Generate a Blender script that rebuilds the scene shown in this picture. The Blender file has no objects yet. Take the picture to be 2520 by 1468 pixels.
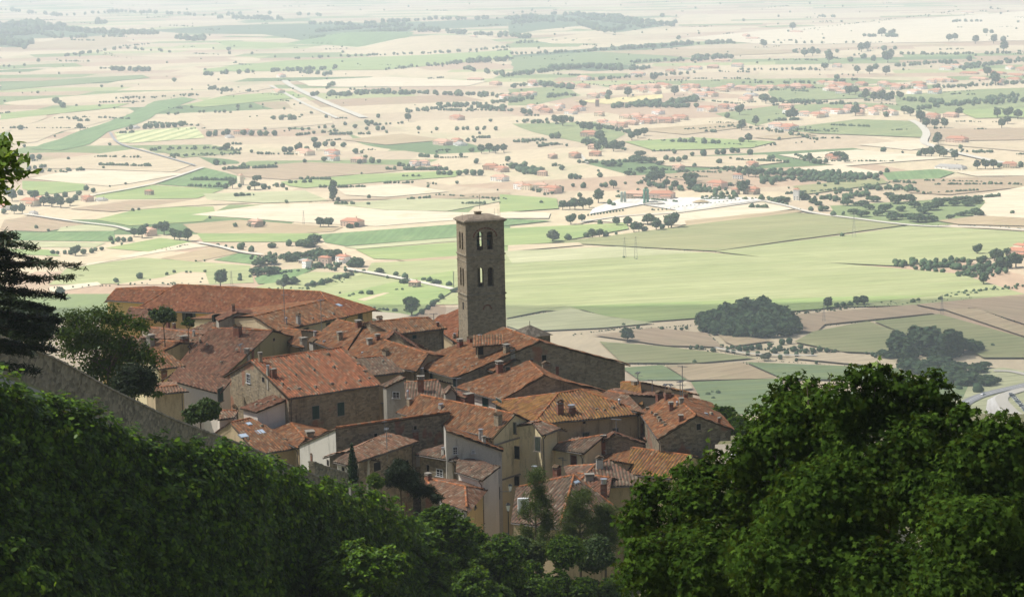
import bpy, math, random
import numpy as np
from mathutils import Vector, Matrix
random.seed(7); RNG = np.random.default_rng(7)
SC = bpy.context.scene
COL = SC.collection
# ------------------------------------------------------------------ camera
FPX, PITCH, ROLL = 5500.0, math.radians(9.0), 0.020
CAM = Vector((0, 0, 330.0))
FW = Vector((0, math.cos(PITCH), -math.sin(PITCH)))
R0 = Vector((1, 0, 0)); U0 = R0.cross(FW)
RT = (R0*math.cos(ROLL) - U0*math.sin(ROLL)); UP = (U0*math.cos(ROLL) + R0*math.sin(ROLL))
cd = bpy.data.cameras.new('camera'); cam = bpy.data.objects.new('camera', cd); COL.objects.link(cam)
cd.sensor_width = 36.0; cd.lens = FPX/2520*36; cd.clip_start = 0.5; cd.clip_end = 90000
M = Matrix((RT, UP, -FW)).transposed().to_4x4(); M.translation = CAM; cam.matrix_world = M
SC.camera = cam
ZS = {0: (0, 0, 1), 1: (196.9, 656.3, .20833), 2: (590.6, 656.3, .20833), 3: (1050, 656.3, .20833), 4: (393.8, 885.9, .20833),
      5: (853.1, 885.9, .20833), 6: (1312.5, 885.9, .20833), 7: (984.4, 1115.6, .20833), 8: (1082.8, 492.2, .2458),
      9: (1260, 733.7, .5), 10: (0, 0, .5), 11: (1260, 0, .5), 12: (0, 733.7, .5)}
def px(z, x, y):
    a = ZS[z]; return (a[0]+x*a[2], a[1]+y*a[2])
def ray(z, x, y):
    X, Y = px(z, x, y)
    return FW*FPX + RT*(X-1260) - UP*(Y-734)
def at_z(p, z):
    r = ray(*p[:3]); return CAM + r*((z-CAM.z)/r.z)
def at_d(p, d):
    r = ray(*p[:3]); return CAM + r*(d/r.y)
def on_plane(p, o, n):
    r = ray(*p[:3]); return CAM + r*((o-CAM).dot(n)/r.dot(n))
# ------------------------------------------------------------------ objects
def tag(o, label=None, cat=None, group=None, kind=None):
    if label: o['label'] = label
    if cat: o['category'] = cat
    if group: o['group'] = group
    if kind: o['kind'] = kind
    return o
def empty(name, loc, label=None, cat=None, group=None):
    o = bpy.data.objects.new(name, None); COL.objects.link(o); o.location = loc; o.empty_display_size = .3
    return tag(o, label, cat, group)
def link(name, me, parent=None, loc=None):
    o = bpy.data.objects.new(name, me); COL.objects.link(o)
    if parent is not None: o.parent = parent
    if loc is not None: o.location = loc
    return o
def mesh_np(name, V, F, mats, uv=None, midx=None, smooth=False):
    """F: (M,k) ints"""
    me = bpy.data.meshes.new(name); V = np.asarray(V, np.float32); F = np.asarray(F, np.int32)
    n, k = F.shape
    me.vertices.add(len(V)); me.vertices.foreach_set('co', V.ravel())
    me.loops.add(n*k); me.loops.foreach_set('vertex_index', F.ravel())
    me.polygons.add(n); me.polygons.foreach_set('loop_start', np.arange(n, dtype=np.int32)*k)
    me.polygons.foreach_set('loop_total', np.full(n, k, np.int32))
    if smooth: me.polygons.foreach_set('use_smooth', np.ones(n, bool))
    if midx is not None: me.polygons.foreach_set('material_index', np.asarray(midx, np.int32))
    if uv is not None:
        l = me.uv_layers.new(name='UVMap'); l.data.foreach_set('uv', np.asarray(uv, np.float32)[F.ravel()].ravel())
    for m in (mats if isinstance(mats, (list, tuple)) else [mats]): me.materials.append(m)
    me.update(calc_edges=True); return me
class MB:
    """collects polygons, built as one mesh"""
    def __init__(s): s.v = []; s.f = []; s.m = []
    def poly(s, pts, mi=0):
        b = len(s.v); s.v += [tuple(p) for p in pts]; s.f.append(tuple(range(b, b+len(pts)))); s.m.append(mi); return s
    def add(s, vs, fs, mi=0):
        b = len(s.v); s.v += [tuple(p) for p in vs]
        for f in fs: s.f.append(tuple(b+i for i in f)); s.m.append(mi)
        return s
    def box(s, c, sx, sy, sz, rz=0, mi=0, ax=None, taper=1.0):
        """c = centre of the bottom"""
        c = Vector(c)
        if ax is None: ax = (Vector((math.cos(rz), math.sin(rz), 0)), Vector((-math.sin(rz), math.cos(rz), 0)))
        X, Y = ax; vs = []
        for z, t in ((0, 1), (sz, taper)):
            for a, b in ((-1, -1), (1, -1), (1, 1), (-1, 1)):
                vs.append(c + X*(a*sx/2*t) + Y*(b*sy/2*t) + Vector((0, 0, z)))
        return s.add(vs, [(3, 2, 1, 0), (4, 5, 6, 7), (0, 1, 5, 4), (1, 2, 6, 5), (2, 3, 7, 6), (3, 0, 4, 7)], mi)
    def tube(s, a, b, r, n=6, mi=0, r2=None, cap=True):
        a = Vector(a); b = Vector(b); d = (b-a).normalized(); r2 = r if r2 is None else r2
        u = d.orthogonal().normalized(); w = d.cross(u)
        vs = [p + (u*math.cos(t*2*math.pi/n)+w*math.sin(t*2*math.pi/n))*q for p, q in ((a, r), (b, r2)) for t in range(n)]
        fs = [(i, (i+1) % n, n+(i+1) % n, n+i) for i in range(n)]
        if cap: fs += [tuple(range(n))[::-1], tuple(range(n, 2*n))]
        return s.add(vs, fs, mi)
    def prism(s, pts, vec, mi=0):
        n = len(pts); vec = Vector(vec); vs = [Vector(p) for p in pts] + [Vector(p)+vec for p in pts]
        return s.add(vs, [tuple(range(n))[::-1], tuple(range(n, 2*n))]+[(i, (i+1) % n, n+(i+1) % n, n+i) for i in range(n)], mi)
    def build(s, name, mats, parent=None, loc=None, smooth=False, world=True):
        me = bpy.data.meshes.new(name)
        off = Vector((0, 0, 0))
        if world and parent is not None: off = parent.location.copy(); q = parent.parent
        if world and parent is not None:
            while q is not None: off += q.location; q = q.parent
        if loc is not None and world and parent is None: off = Vector(loc)
        me.from_pydata([(v[0]-off.x, v[1]-off.y, v[2]-off.z) for v in s.v], [], s.f)
        for m in (mats if isinstance(mats, (list, tuple)) else [mats]): me.materials.append(m)
        me.polygons.foreach_set('material_index', np.array(s.m, np.int32))
        if smooth: me.polygons.foreach_set('use_smooth', np.ones(len(s.f), bool))
        import bmesh
        bm = bmesh.new(); bm.from_mesh(me); bmesh.ops.recalc_face_normals(bm, faces=bm.faces); bm.to_mesh(me); bm.free()
        me.update()
        return link(name, me, parent, loc if (loc is not None and parent is None) else None)
# ------------------------------------------------------------------ materials
def newmat(name):
    m = bpy.data.materials.new(name); m.use_nodes = True; nt = m.node_tree
    b = nt.nodes['Principled BSDF']; b.inputs['Roughness'].default_value = .85
    try: b.inputs['Specular IOR Level'].default_value = .25
    except Exception: pass
    return m, nt, b
class NT:
    def __init__(s, nt): s.nt = nt
    def n(s, t, **kw):
        o = s.nt.nodes.new(t)
        for k, v in kw.items(): setattr(o, k, v)
        return o
    def l(s, a, b): s.nt.links.new(a, b)
    def math(s, op, a, b=None, c=None):
        o = s.n('ShaderNodeMath', operation=op)
        for i, v in enumerate((a, b, c)):
            if v is None: continue
            if isinstance(v, (int, float)): o.inputs[i].default_value = v
            else: s.l(v, o.inputs[i])
        return o.outputs[0]
    def noise(s, vec, scale, detail=3, rough=.6):
        o = s.n('ShaderNodeTexNoise'); o.inputs['Scale'].default_value = scale; o.inputs['Detail'].default_value = detail
        o.inputs['Roughness'].default_value = rough
        if vec is not None: s.l(vec, o.inputs['Vector'])
        return o.outputs['Fac']
    def ramp(s, fac, stops, interp='LINEAR'):
        o = s.n('ShaderNodeValToRGB'); r = o.color_ramp; r.interpolation = interp
        while len(r.elements) < len(stops): r.elements.new(1)
        for e, (p, c) in zip(r.elements, stops): e.position = p; e.color = (*c, 1)
        s.l(fac, o.inputs[0]); return o.outputs[0]
    def mix(s, f, a, b, bt='MIX'):
        o = s.n('ShaderNodeMix', data_type='RGBA', blend_type=bt)
        for i, v in ((0, f), (6, a), (7, b)):
            if isinstance(v, (int, float)): o.inputs[i].default_value = v
            elif isinstance(v, tuple): o.inputs[i].default_value = (*v, 1)
            else: s.l(v, o.inputs[i])
        return o.outputs[2]
    def map(s, vec, sc=(1, 1, 1), rot=(0, 0, 0)):
        if any(rot):
            r = s.n('ShaderNodeMapping'); r.inputs['Rotation'].default_value = rot; s.l(vec, r.inputs['Vector']); vec = r.outputs[0]
        o = s.n('ShaderNodeMapping'); o.inputs['Scale'].default_value = sc
        s.l(vec, o.inputs['Vector']); return o.outputs[0]
    def comb(s, x, y, z=0.0):
        o = s.n('ShaderNodeCombineXYZ')
        for i, v in enumerate((x, y, z)):
            if isinstance(v, (int, float)): o.inputs[i].default_value = v
            else: s.l(v, o.inputs[i])
        return o.outputs[0]
    def bump(s, h, dist, strength=1.0):
        o = s.n('ShaderNodeBump'); o.inputs['Distance'].default_value = dist; o.inputs['Strength'].default_value = strength
        s.l(h, o.inputs['Height']); return o.outputs[0]
def smoothmap(n, f, a, b):
    o = n.n('ShaderNodeMapRange', interpolation_type='SMOOTHSTEP'); o.inputs[1].default_value = a; o.inputs[2].default_value = b
    n.l(f, o.inputs[0]); return o.outputs[0]
TW = .34
def tile_mat(name, cols, moss=(.10, .085, .05), lichen=None, pale=.12, gap=.5, colvar=.35, mossamt=.5, seed=0.0, fine=False):
    m, nt, b = newmat(name); n = NT(nt)
    uv = n.n('ShaderNodeTexCoord').outputs['UV']
    sp = n.n('ShaderNodeSeparateXYZ'); n.l(uv, sp.inputs[0]); u, v = sp.outputs[0], sp.outputs[1]
    cu = n.math('FLOOR', n.math('DIVIDE', u, TW))
    wn = n.n('ShaderNodeTexWhiteNoise', noise_dimensions='2D'); n.l(n.comb(cu, seed+3.3), wn.inputs['Vector'])
    cv = n.math('FLOOR', n.math('ADD', n.math('DIVIDE', v, .43), n.math('MULTIPLY', wn.outputs['Value'], .6)))
    w2 = n.n('ShaderNodeTexWhiteNoise', noise_dimensions='3D'); n.l(n.comb(cu, cv, seed), w2.inputs['Vector'])
    fac = n.math('ADD', n.math('MULTIPLY', w2.outputs['Value'], 1-colvar), n.math('MULTIPLY', wn.outputs['Value'], colvar))
    k = len(cols); stops = [((i+.5)/k*(.9) + .05, c) for i, c in enumerate(cols)]
    c = n.ramp(fac, stops)
    # pale sun-bleached or lichened tiles
    w3 = n.n('ShaderNodeTexWhiteNoise', noise_dimensions='3D'); n.l(n.comb(cu, cv, seed+9.1), w3.inputs['Vector'])
    big = n.noise(uv, .35, 4); med = n.noise(uv, 1.7, 4, .7)
    pf = n.math('MULTIPLY', n.math('GREATER_THAN', n.math('ADD', w3.outputs['Value'], n.math('MULTIPLY', n.math('SUBTRACT', med, .5), .7)), 1-pale*.65), .6)
    c = n.mix(pf, c, (.33, .27, .19))
    if lichen:
        lf = smoothmap(n, n.math('ADD', big, n.math('MULTIPLY', n.math('SUBTRACT', w3.outputs['Value'], .5), .25)), .42, .6)
        c = n.mix(n.math('MULTIPLY', lf, .75), c, lichen)
    mf = smoothmap(n, n.math('ADD', n.math('MULTIPLY', big, .6), n.math('MULTIPLY', med, .4)), .42, .68)
    c = n.mix(n.math('MULTIPLY', mf, mossamt), c, moss)
    # dirt and moss in the channels between cover tiles
    fr = n.math('ABSOLUTE', n.math('SUBTRACT', n.math('FRACT', n.math('DIVIDE', u, TW)), .5))
    ch = smoothmap(n, fr, .22, .42)
    c = n.mix(n.math('MULTIPLY', ch, min(1, gap*1.25)), c, moss)
    w4 = n.n('ShaderNodeTexWhiteNoise', noise_dimensions='3D'); n.l(n.comb(cv, cu, seed+5.7), w4.inputs['Vector'])
    g = n.math('ADD', n.math('MULTIPLY', w4.outputs['Value'], .5), .6); c = n.mix(1.0, c, n.comb(g, g, g), 'MULTIPLY')
    n.l(c, b.inputs['Base Color'])
    fv = n.math('FRACT', n.math('ADD', n.math('DIVIDE', v, .43), n.math('MULTIPLY', wn.outputs['Value'], .6)))
    hgt = n.math('ADD', n.math('MULTIPLY', n.math('SUBTRACT', 1.0, fv), .6), n.math('MULTIPLY', w2.outputs['Value'], .8))
    n.l(n.bump(hgt, .05, .8), b.inputs['Normal']); b.inputs['Roughness'].default_value = .9
    return m
def wall_mat(name, base, var, stain=(.06, .05, .035), stone=0.0, brick=None, stainamt=.5, bumpd=.03, scale=1.0):
    m, nt, b = newmat(name); n = NT(nt)
    o = n.n('ShaderNodeTexCoord').outputs['Object']
    c = n.mix(n.noise(o, .45*scale, 5, .65), base, var)
    if stone > 0:
        vo = n.n('ShaderNodeTexVoronoi'); vo.inputs['Scale'].default_value = 2.6; vo.inputs['Randomness'].default_value = .9
        n.l(n.map(o, (1, 1, 1.9)), vo.inputs['Vector'])
        sx = n.n('ShaderNodeSeparateXYZ'); n.l(vo.outputs['Color'], sx.inputs[0])
        c = n.mix(n.math('MULTIPLY', sx.outputs[0], stone), c, (.07, .06, .045))
        c = n.mix(n.math('MULTIPLY', n.math('GREATER_THAN', sx.outputs[1], .8), stone*.7), c, (.36, .31, .23))
        if brick:
            bf = smoothmap(n, n.noise(n.map(o, (1, 1, .8)), .33, 2), .60, .66)
            c = n.mix(n.math('MULTIPLY', bf, .7), c, brick)
        n.l(n.bump(vo.outputs['Distance'], bumpd, .8), b.inputs['Normal'])
    else:
        n.l(n.bump(n.noise(o, 6, 5, .7), bumpd*.5, .5), b.inputs['Normal'])
    st = smoothmap(n, n.noise(n.map(o, (1.3, 1.3, .28)), .8, 5, .7), .5, .72)
    c = n.mix(n.math('MULTIPLY', st, stainamt), c, stain)
    fine = n.noise(o, 9, 3, .7)
    c = n.mix(.35, c, n.mix(fine, (0, 0, 0), (1, 1, 1)), 'OVERLAY')
    n.l(c, b.inputs['Base Color']); b.inputs['Roughness'].default_value = .93
    return m
def plain_mat(name, col, rough=.7, metal=0, noise=.25, scale=4, emit=None):
    m, nt, b = newmat(name); n = NT(nt)
    o = n.n('ShaderNodeTexCoord').outputs['Object']
    dk = tuple(c*(1-noise) for c in col)
    n.l(n.mix(n.noise(o, scale, 4), dk, col), b.inputs['Base Color'])
    b.inputs['Roughness'].default_value = rough; b.inputs['Metallic'].default_value = metal
    return m
def leaf_mat(name, cols, trans=.3, rough=.7, spec=.05, isl=True):
    m, nt, b = newmat(name); n = NT(nt)
    geo = n.n('ShaderNodeNewGeometry'); o = n.n('ShaderNodeTexCoord').outputs['Object']
    k = len(cols)
    f = geo.outputs['Random Per Island']
    f2 = n.math('ADD', n.math('MULTIPLY', f, .65), n.math('MULTIPLY', n.noise(o, .9, 3), .35)) if isl else n.noise(o, 1.2, 4)
    c = n.ramp(f2, [(.15+.7*i/(k-1), x) for i, x in enumerate(cols)])
    n.l(c, b.inputs['Base Color']); b.inputs['Roughness'].default_value = rough
    b.inputs['Specular IOR Level'].default_value = min(spec, .12)
    tr = n.n('ShaderNodeBsdfTranslucent'); n.l(n.mix(.5, c, (.20, .26, .02)), tr.inputs[0])
    ms = n.n('ShaderNodeMixShader'); ms.inputs[0].default_value = trans
    n.l(b.outputs[0], ms.inputs[1]); n.l(tr.outputs[0], ms.inputs[2])
    out = [x for x in nt.nodes if x.type == 'OUTPUT_MATERIAL'][0]; n.l(ms.outputs[0], out.inputs[0])
    return m
R1, R2, R3, R4, R5 = (.30, .112, .042), (.25, .09, .036), (.18, .08, .040), (.37, .145, .052), (.26, .145, .075)
T = {
 'red': tile_mat('terracotta_tiles_red', [R3, R2, R1, R5, R4], pale=.10, gap=.55, mossamt=.35, seed=1),
 'brown': tile_mat('terracotta_tiles_brown', [(.16, .075, .045), (.21, .085, .05), (.25, .10, .055), (.22, .12, .075)], pale=.05, gap=.4, mossamt=.45, seed=2),
 'rust': tile_mat('terracotta_tiles_rust', [(.24, .085, .04), (.30, .11, .045), (.27, .09, .045), (.33, .13, .06)], pale=.04, gap=.35, mossamt=.3, seed=3),
 'stripe': tile_mat('terracotta_tiles_striped', [(.19, .10, .055), (.30, .12, .06), (.48, .14, .06), (.36, .11, .05), (.50, .16, .07)], pale=.14, gap=.8, colvar=.65, mossamt=.35, moss=(.13, .10, .055), seed=4),
 'grey': tile_mat('terracotta_tiles_mossy', [(.15, .085, .055), (.22, .11, .07), (.17, .11, .075), (.27, .12, .07)], pale=.3, gap=.75, mossamt=.55, moss=(.12, .10, .065), seed=5),
 'lichen': tile_mat('terracotta_tiles_lichen', [R3, R2, R1, R5, R4], lichen=(.36, .17, .03), pale=.28, gap=.65, mossamt=.3, seed=6),
 'orange': tile_mat('terracotta_tiles_orange', [R2, R1, R5, R4], lichen=(.40, .19, .035), pale=.16, gap=.7, mossamt=.25, seed=7),
 'pink': tile_mat('terracotta_tiles_pink', [(.22, .11, .065), (.28, .135, .075), (.25, .12, .07), (.32, .165, .10)], pale=.25, gap=.5, mossamt=.35, seed=8),
}
W = {
 'stone': wall_mat('rubble_stone', (.33, .26, .165), (.42, .335, .22), stone=.5, brick=(.34, .14, .08)),
 'darkstone': wall_mat('dark_rubble_stone', (.24, .195, .13), (.32, .26, .175), stone=.6, brick=(.26, .11, .07)),
 'tower': wall_mat('tower_stone', (.33, .265, .175), (.40, .325, .22), stone=.45, stainamt=.3),
 'cream': wall_mat('cream_plaster', (.74, .61, .36), (.78, .66, .42), stainamt=.3),
 'oldcream': wall_mat('stained_cream_plaster', (.68, .57, .33), (.76, .65, .41), stainamt=.6),
 'yellow': wall_mat('yellow_plaster', (.74, .54, .24), (.66, .48, .22), stainamt=.25),
 'olive': wall_mat('yellow_green_plaster', (.34, .30, .15), (.38, .34, .18), stainamt=.45),
 'white': wall_mat('white_plaster', (.74, .66, .56), (.78, .71, .61), stainamt=.15),
 'dirtywhite': wall_mat('weathered_white_plaster', (.47, .44, .38), (.56, .53, .46), stainamt=.45),
 'tan': wall_mat('tan_plaster', (.44, .335, .20), (.52, .405, .25), stainamt=.5),
 'grey': wall_mat('grey_render', (.33, .30, .24), (.40, .37, .30), stainamt=.5),
 'brick': wall_mat('old_brick', (.28, .10, .06), (.20, .09, .06), stone=.35, stainamt=.3),
 'pinkbeige': wall_mat('pinkish_plaster', (.44, .35, .27), (.50, .41, .32), stainamt=.4),
}
MT = dict(
 ridge=tile_mat('ridge_tiles', [R2, R4, (.48, .17, .07)], pale=.1, gap=.0, mossamt=.25, seed=11),
 eave=plain_mat('dark_eave_wood', (.09, .065, .045), .9), gutter=plain_mat('painted_gutter', (.10, .085, .07), .5),
 shutter=plain_mat('green_shutter_paint', (.02, .06, .05), .6), greyshutter=plain_mat('greygreen_shutter_paint', (.10, .12, .09), .7),
 glass=plain_mat('dark_window_glass', (.02, .022, .025), .12), frame=plain_mat('white_window_paint', (.6, .6, .58), .6),
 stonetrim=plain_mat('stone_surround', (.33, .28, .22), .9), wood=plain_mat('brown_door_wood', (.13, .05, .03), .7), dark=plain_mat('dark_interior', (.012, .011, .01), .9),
 metal=plain_mat('zinc_metal', (.45, .46, .48), .4, .6), aerial=plain_mat('aerial_metal', (.30, .30, .30), .5, .4), slab=plain_mat('chimney_slab', (.30, .27, .22), .9),
 white=plain_mat('white_painted_metal', (.75, .75, .73), .5), sky=plain_mat('skylight_glass', (.45, .55, .65), .15), black=plain_mat('black_iron', (.02, .02, .02), .5),
 redpipe=plain_mat('red_brown_pipe', (.18, .03, .025), .6), coping=wall_mat('stone_coping', (.31, .265, .19), (.39, .34, .25), stone=.5, stainamt=.4, bumpd=.01),
 lead=plain_mat('grey_flashing', (.27, .27, .27), .7), bronze=plain_mat('bell_bronze', (.10, .14, .11), .45, .5),
)
Zv = Vector((0, 0, 1))
HITS = []          # (kind, root, [Vector poly], normal)
HOUSES = {}
def newell(p):
    n = Vector((0, 0, 0))
    for i in range(len(p)):
        a, b = p[i], p[(i+1) % len(p)]
        n += Vector(((a.y-b.y)*(a.z+b.z), (a.z-b.z)*(a.x+b.x), (a.x-b.x)*(a.y+b.y)))
    return n.normalized()
def inside(p, poly, n):
    ax = max(range(3), key=lambda i: abs(n[i])); i, j = [(1, 2), (0, 2), (0, 1)][ax]
    x, y = p[i], p[j]; c = False; k = len(poly)
    for a in range(k):
        q, r = poly[a], poly[a-1]
        if (q[j] > y) != (r[j] > y) and x < (r[i]-q[i])*(y-q[j])/(r[j]-q[j])+q[i]: c = not c
    return c
def hit(p, kinds=('roof', 'wall'), only=None):
    r = ray(*p[:3]); best = None
    for kind, root, poly, n in HITS:
        if kind not in kinds or (only and root.get('_k') != only): continue
        dn = r.dot(n)
        if abs(dn) < 1e-6: continue
        t = (poly[0]-CAM).dot(n)/dn
        if t <= 0 or (best and t >= best[0]): continue
        q = CAM + r*t
        if inside(q, poly, n): best = (t, root, q, n if dn < 0 else -n, kind)
    return best
def roof_part(name, poly, ohs, mat, parent, thick=.13, lift=.03):
    poly = [Vector(p) for p in poly]
    n = newell(poly)
    if n.z < 0: n = -n; poly = poly[::-1]; ohs = (ohs[::-1][1:]+ohs[::-1][:1])
    o = poly[0]
    u = Zv.cross(n)
    u = u.normalized() if u.length > 1e-4 else Vector((1, 0, 0))
    v = n.cross(u)
    P2 = np.array([[(p-o).dot(u), (p-o).dot(v)] for p in poly]); res = np.array([(p-o).dot(n) for p in poly])
    k = len(P2)
    if abs(sum(P2[i][0]*P2[(i+1) % k][1]-P2[(i+1) % k][0]*P2[i][1] for i in range(k))) < .8: return link(name, bpy.data.meshes.new(name), parent) if False else None
    area = sum(P2[i][0]*P2[(i+1) % k][1]-P2[(i+1) % k][0]*P2[i][1] for i in range(k))
    if area < 0:
        P2 = P2[::-1]; res = res[::-1]; ohs = (ohs[::-1][1:]+ohs[::-1][:1])
    lines = []
    for i in range(k):
        a, b = P2[i], P2[(i+1) % k]; d = (b-a)/max(np.linalg.norm(b-a), 1e-6); nn = np.array([d[1], -d[0]])
        lines.append((a+nn*ohs[i], d))
    Q = []
    for i in range(k):
        (a, d), (b, e) = lines[i-1], lines[i]
        cr = d[0]*e[1]-d[1]*e[0]
        if abs(cr) < .15: Q.append((P2[i]+(lines[i][0]-P2[i] if True else 0))); continue
        t = ((b-a)[0]*e[1]-(b-a)[1]*e[0])/cr; q = a+d*t
        if np.linalg.norm(q-P2[i]) > 1.6: q = P2[i]+(q-P2[i])/np.linalg.norm(q-P2[i])*1.6
        Q.append(q)
    Q = np.array(Q)
    st = TW/4; us = np.arange(math.floor(Q[:, 0].min()/st)+1, math.ceil(Q[:, 0].max()/st))*st
    if len(us) < 3: us = np.linspace(Q[:, 0].min()+.01, Q[:, 0].max()-.01, 4)
    lo = np.full(len(us), 1e9); hi = np.full(len(us), -1e9)
    for i in range(k):
        a, b = Q[i], Q[(i+1) % k]
        if abs(b[0]-a[0]) < 1e-6: continue
        t = (us-a[0])/(b[0]-a[0]); m = (t >= -1e-6) & (t <= 1+1e-6); y = a[1]+t*(b[1]-a[1])
        lo[m] = np.minimum(lo[m], y[m]); hi[m] = np.maximum(hi[m], y[m])
    ok = hi > lo; us, lo, hi = us[ok], lo[ok], hi[ok]
    nv = max(2, int((hi-lo).max()/.7)+1); tt = np.linspace(0, 1, nv)
    U, TT = np.meshgrid(us, tt, indexing='ij'); V = lo[:, None]+(hi-lo)[:, None]*TT
    ph = (U/TW) % 1.0
    H = .115*np.cos(math.pi*(ph-.5))+lift
    s = random.random()*50
    H = H + .035*np.sin(U*.9+s)*np.sin(V*.8+s*2)+.02*np.sin(U*2.7+V*1.3+s) + RNG.normal(0, .006, U.shape)
    if np.abs(res).max() > .02:
        w = np.zeros(U.shape); rr = np.zeros(U.shape)
        for i in range(k):
            q = 1/((U-P2[i][0])**2+(V-P2[i][1])**2+.05); w += q; rr += q*res[i]
        H += rr/w
    off = parent_off(parent)
    W3 = np.array(o)[None, None]+U[..., None]*np.array(u)+V[..., None]*np.array(v)+H[..., None]*np.array(n)-off
    nu = len(us); idx = np.arange(nu*nv).reshape(nu, nv)
    F = np.stack([idx[:-1, :-1], idx[1:, :-1], idx[1:, 1:], idx[:-1, 1:]], -1).reshape(-1, 4)
    su = random.random()*100
    uv = np.stack([U.ravel()+TW*int(su*5), V.ravel()+su], -1)
    # slab
    SV = []
    for top in (0, 1):
        for i in range(k):
            q = np.array(o)+Q[i][0]*np.array(u)+Q[i][1]*np.array(v)+np.array(n)*((res[i] if np.abs(res).max() > .02 else 0)+(lift-.02 if top else lift-thick))-off
            SV.append(q)
    b = nu*nv
    allV = np.vstack([W3.reshape(-1, 3), np.array(SV)]); uvA = np.vstack([uv, np.zeros((2*k, 2))])
    quads = [F]; mi = [np.zeros(len(F), int)]
    side = np.array([[b+i, b+(i+1) % k, b+k+(i+1) % k, b+k+i] for i in range(k)])
    quads.append(side); mi.append(np.ones(k, int))
    caps = []
    if np.abs(res).max() > .02: pass
    elif k == 4: caps = [[b+3, b+2, b+1, b], [b+4, b+5, b+6, b+7]]
    elif k == 3: caps = [[b+2, b+1, b, b], [b+3, b+4, b+5, b+5]]
    elif k == 5: caps = [[b+3, b+2, b+1, b], [b+4, b+3, b, b]]
    caps = [c for c in caps if len(set(c)) == 4]
    if caps: quads.append(np.array(caps)); mi.append(np.ones(len(caps), int))
    me = mesh_np(name, allV, np.vstack(quads), [T[mat] if isinstance(mat, str) else mat, MT['eave']], uv=uvA, midx=np.concatenate(mi))
    if k == 3: # triangular underside
        pass
    ob = link(name, me, parent)
    return ob
def parent_off(o):
    off = Vector((0, 0, 0))
    while o is not None: off += o.location; o = o.parent
    return np.array(off)
def ridge_tiles(a, b, parent, r=.13):
    a = Vector(a); b = Vector(b); L = (b-a).length
    if L < .5: return
    d = (b-a)/L; s = Zv.cross(d).normalized(); w = d.cross(s)
    nseg = max(2, int(L/.4)); off = Vector(parent_off(parent)); V = []; F = []; uv = []
    for i in range(nseg):
        for e, rr in ((0, r*1.05), (1, r*.9)):
            p = a+d*(L*(i+e)/nseg)+Zv*.07-off
            for q in range(6):
                t = math.pi*q/5; V.append(p+s*math.cos(t)*rr+w*math.sin(t)*rr); uv.append((i*TW+TW*.5, i*.36+.1))
        bs = i*12
        F += [(bs+q, bs+q+1, bs+6+q+1, bs+6+q) for q in range(5)]
    me = mesh_np('ridge_tiles', V, F, MT['ridge'], uv=uv); link('ridge_tiles', me, parent)
def finish_house(key, label, cat, foot, walls, roofs, ridges, zb, wm, rm, gut=True, group=None):
    c = sum(foot, Vector((0, 0, 0)))/len(foot)
    root = empty('town_house', (c.x, c.y, zb), label, cat or 'house', group); root['_k'] = key
    HOUSES[key] = root
    mb = MB()
    for w in walls: mb.poly([p-Zv*.03 if p.z > zb+.1 else p for p in w]); HITS.append(('wall', root, [Vector(p) for p in w], newell([Vector(p) for p in w])))
    mb.build('wall', W[wm] if isinstance(wm, str) else wm, root)
    main = None
    for i, (poly, ohs) in enumerate(roofs):
        r = roof_part('roof', poly, ohs, rm, root); HITS.append(('roof', root, [Vector(p) for p in poly], newell([Vector(p) for p in poly])))
        if i == 0: main = r
    for a, b in ridges: ridge_tiles(a, b, main)
    root['_roof'] = main.name
    return root
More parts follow.
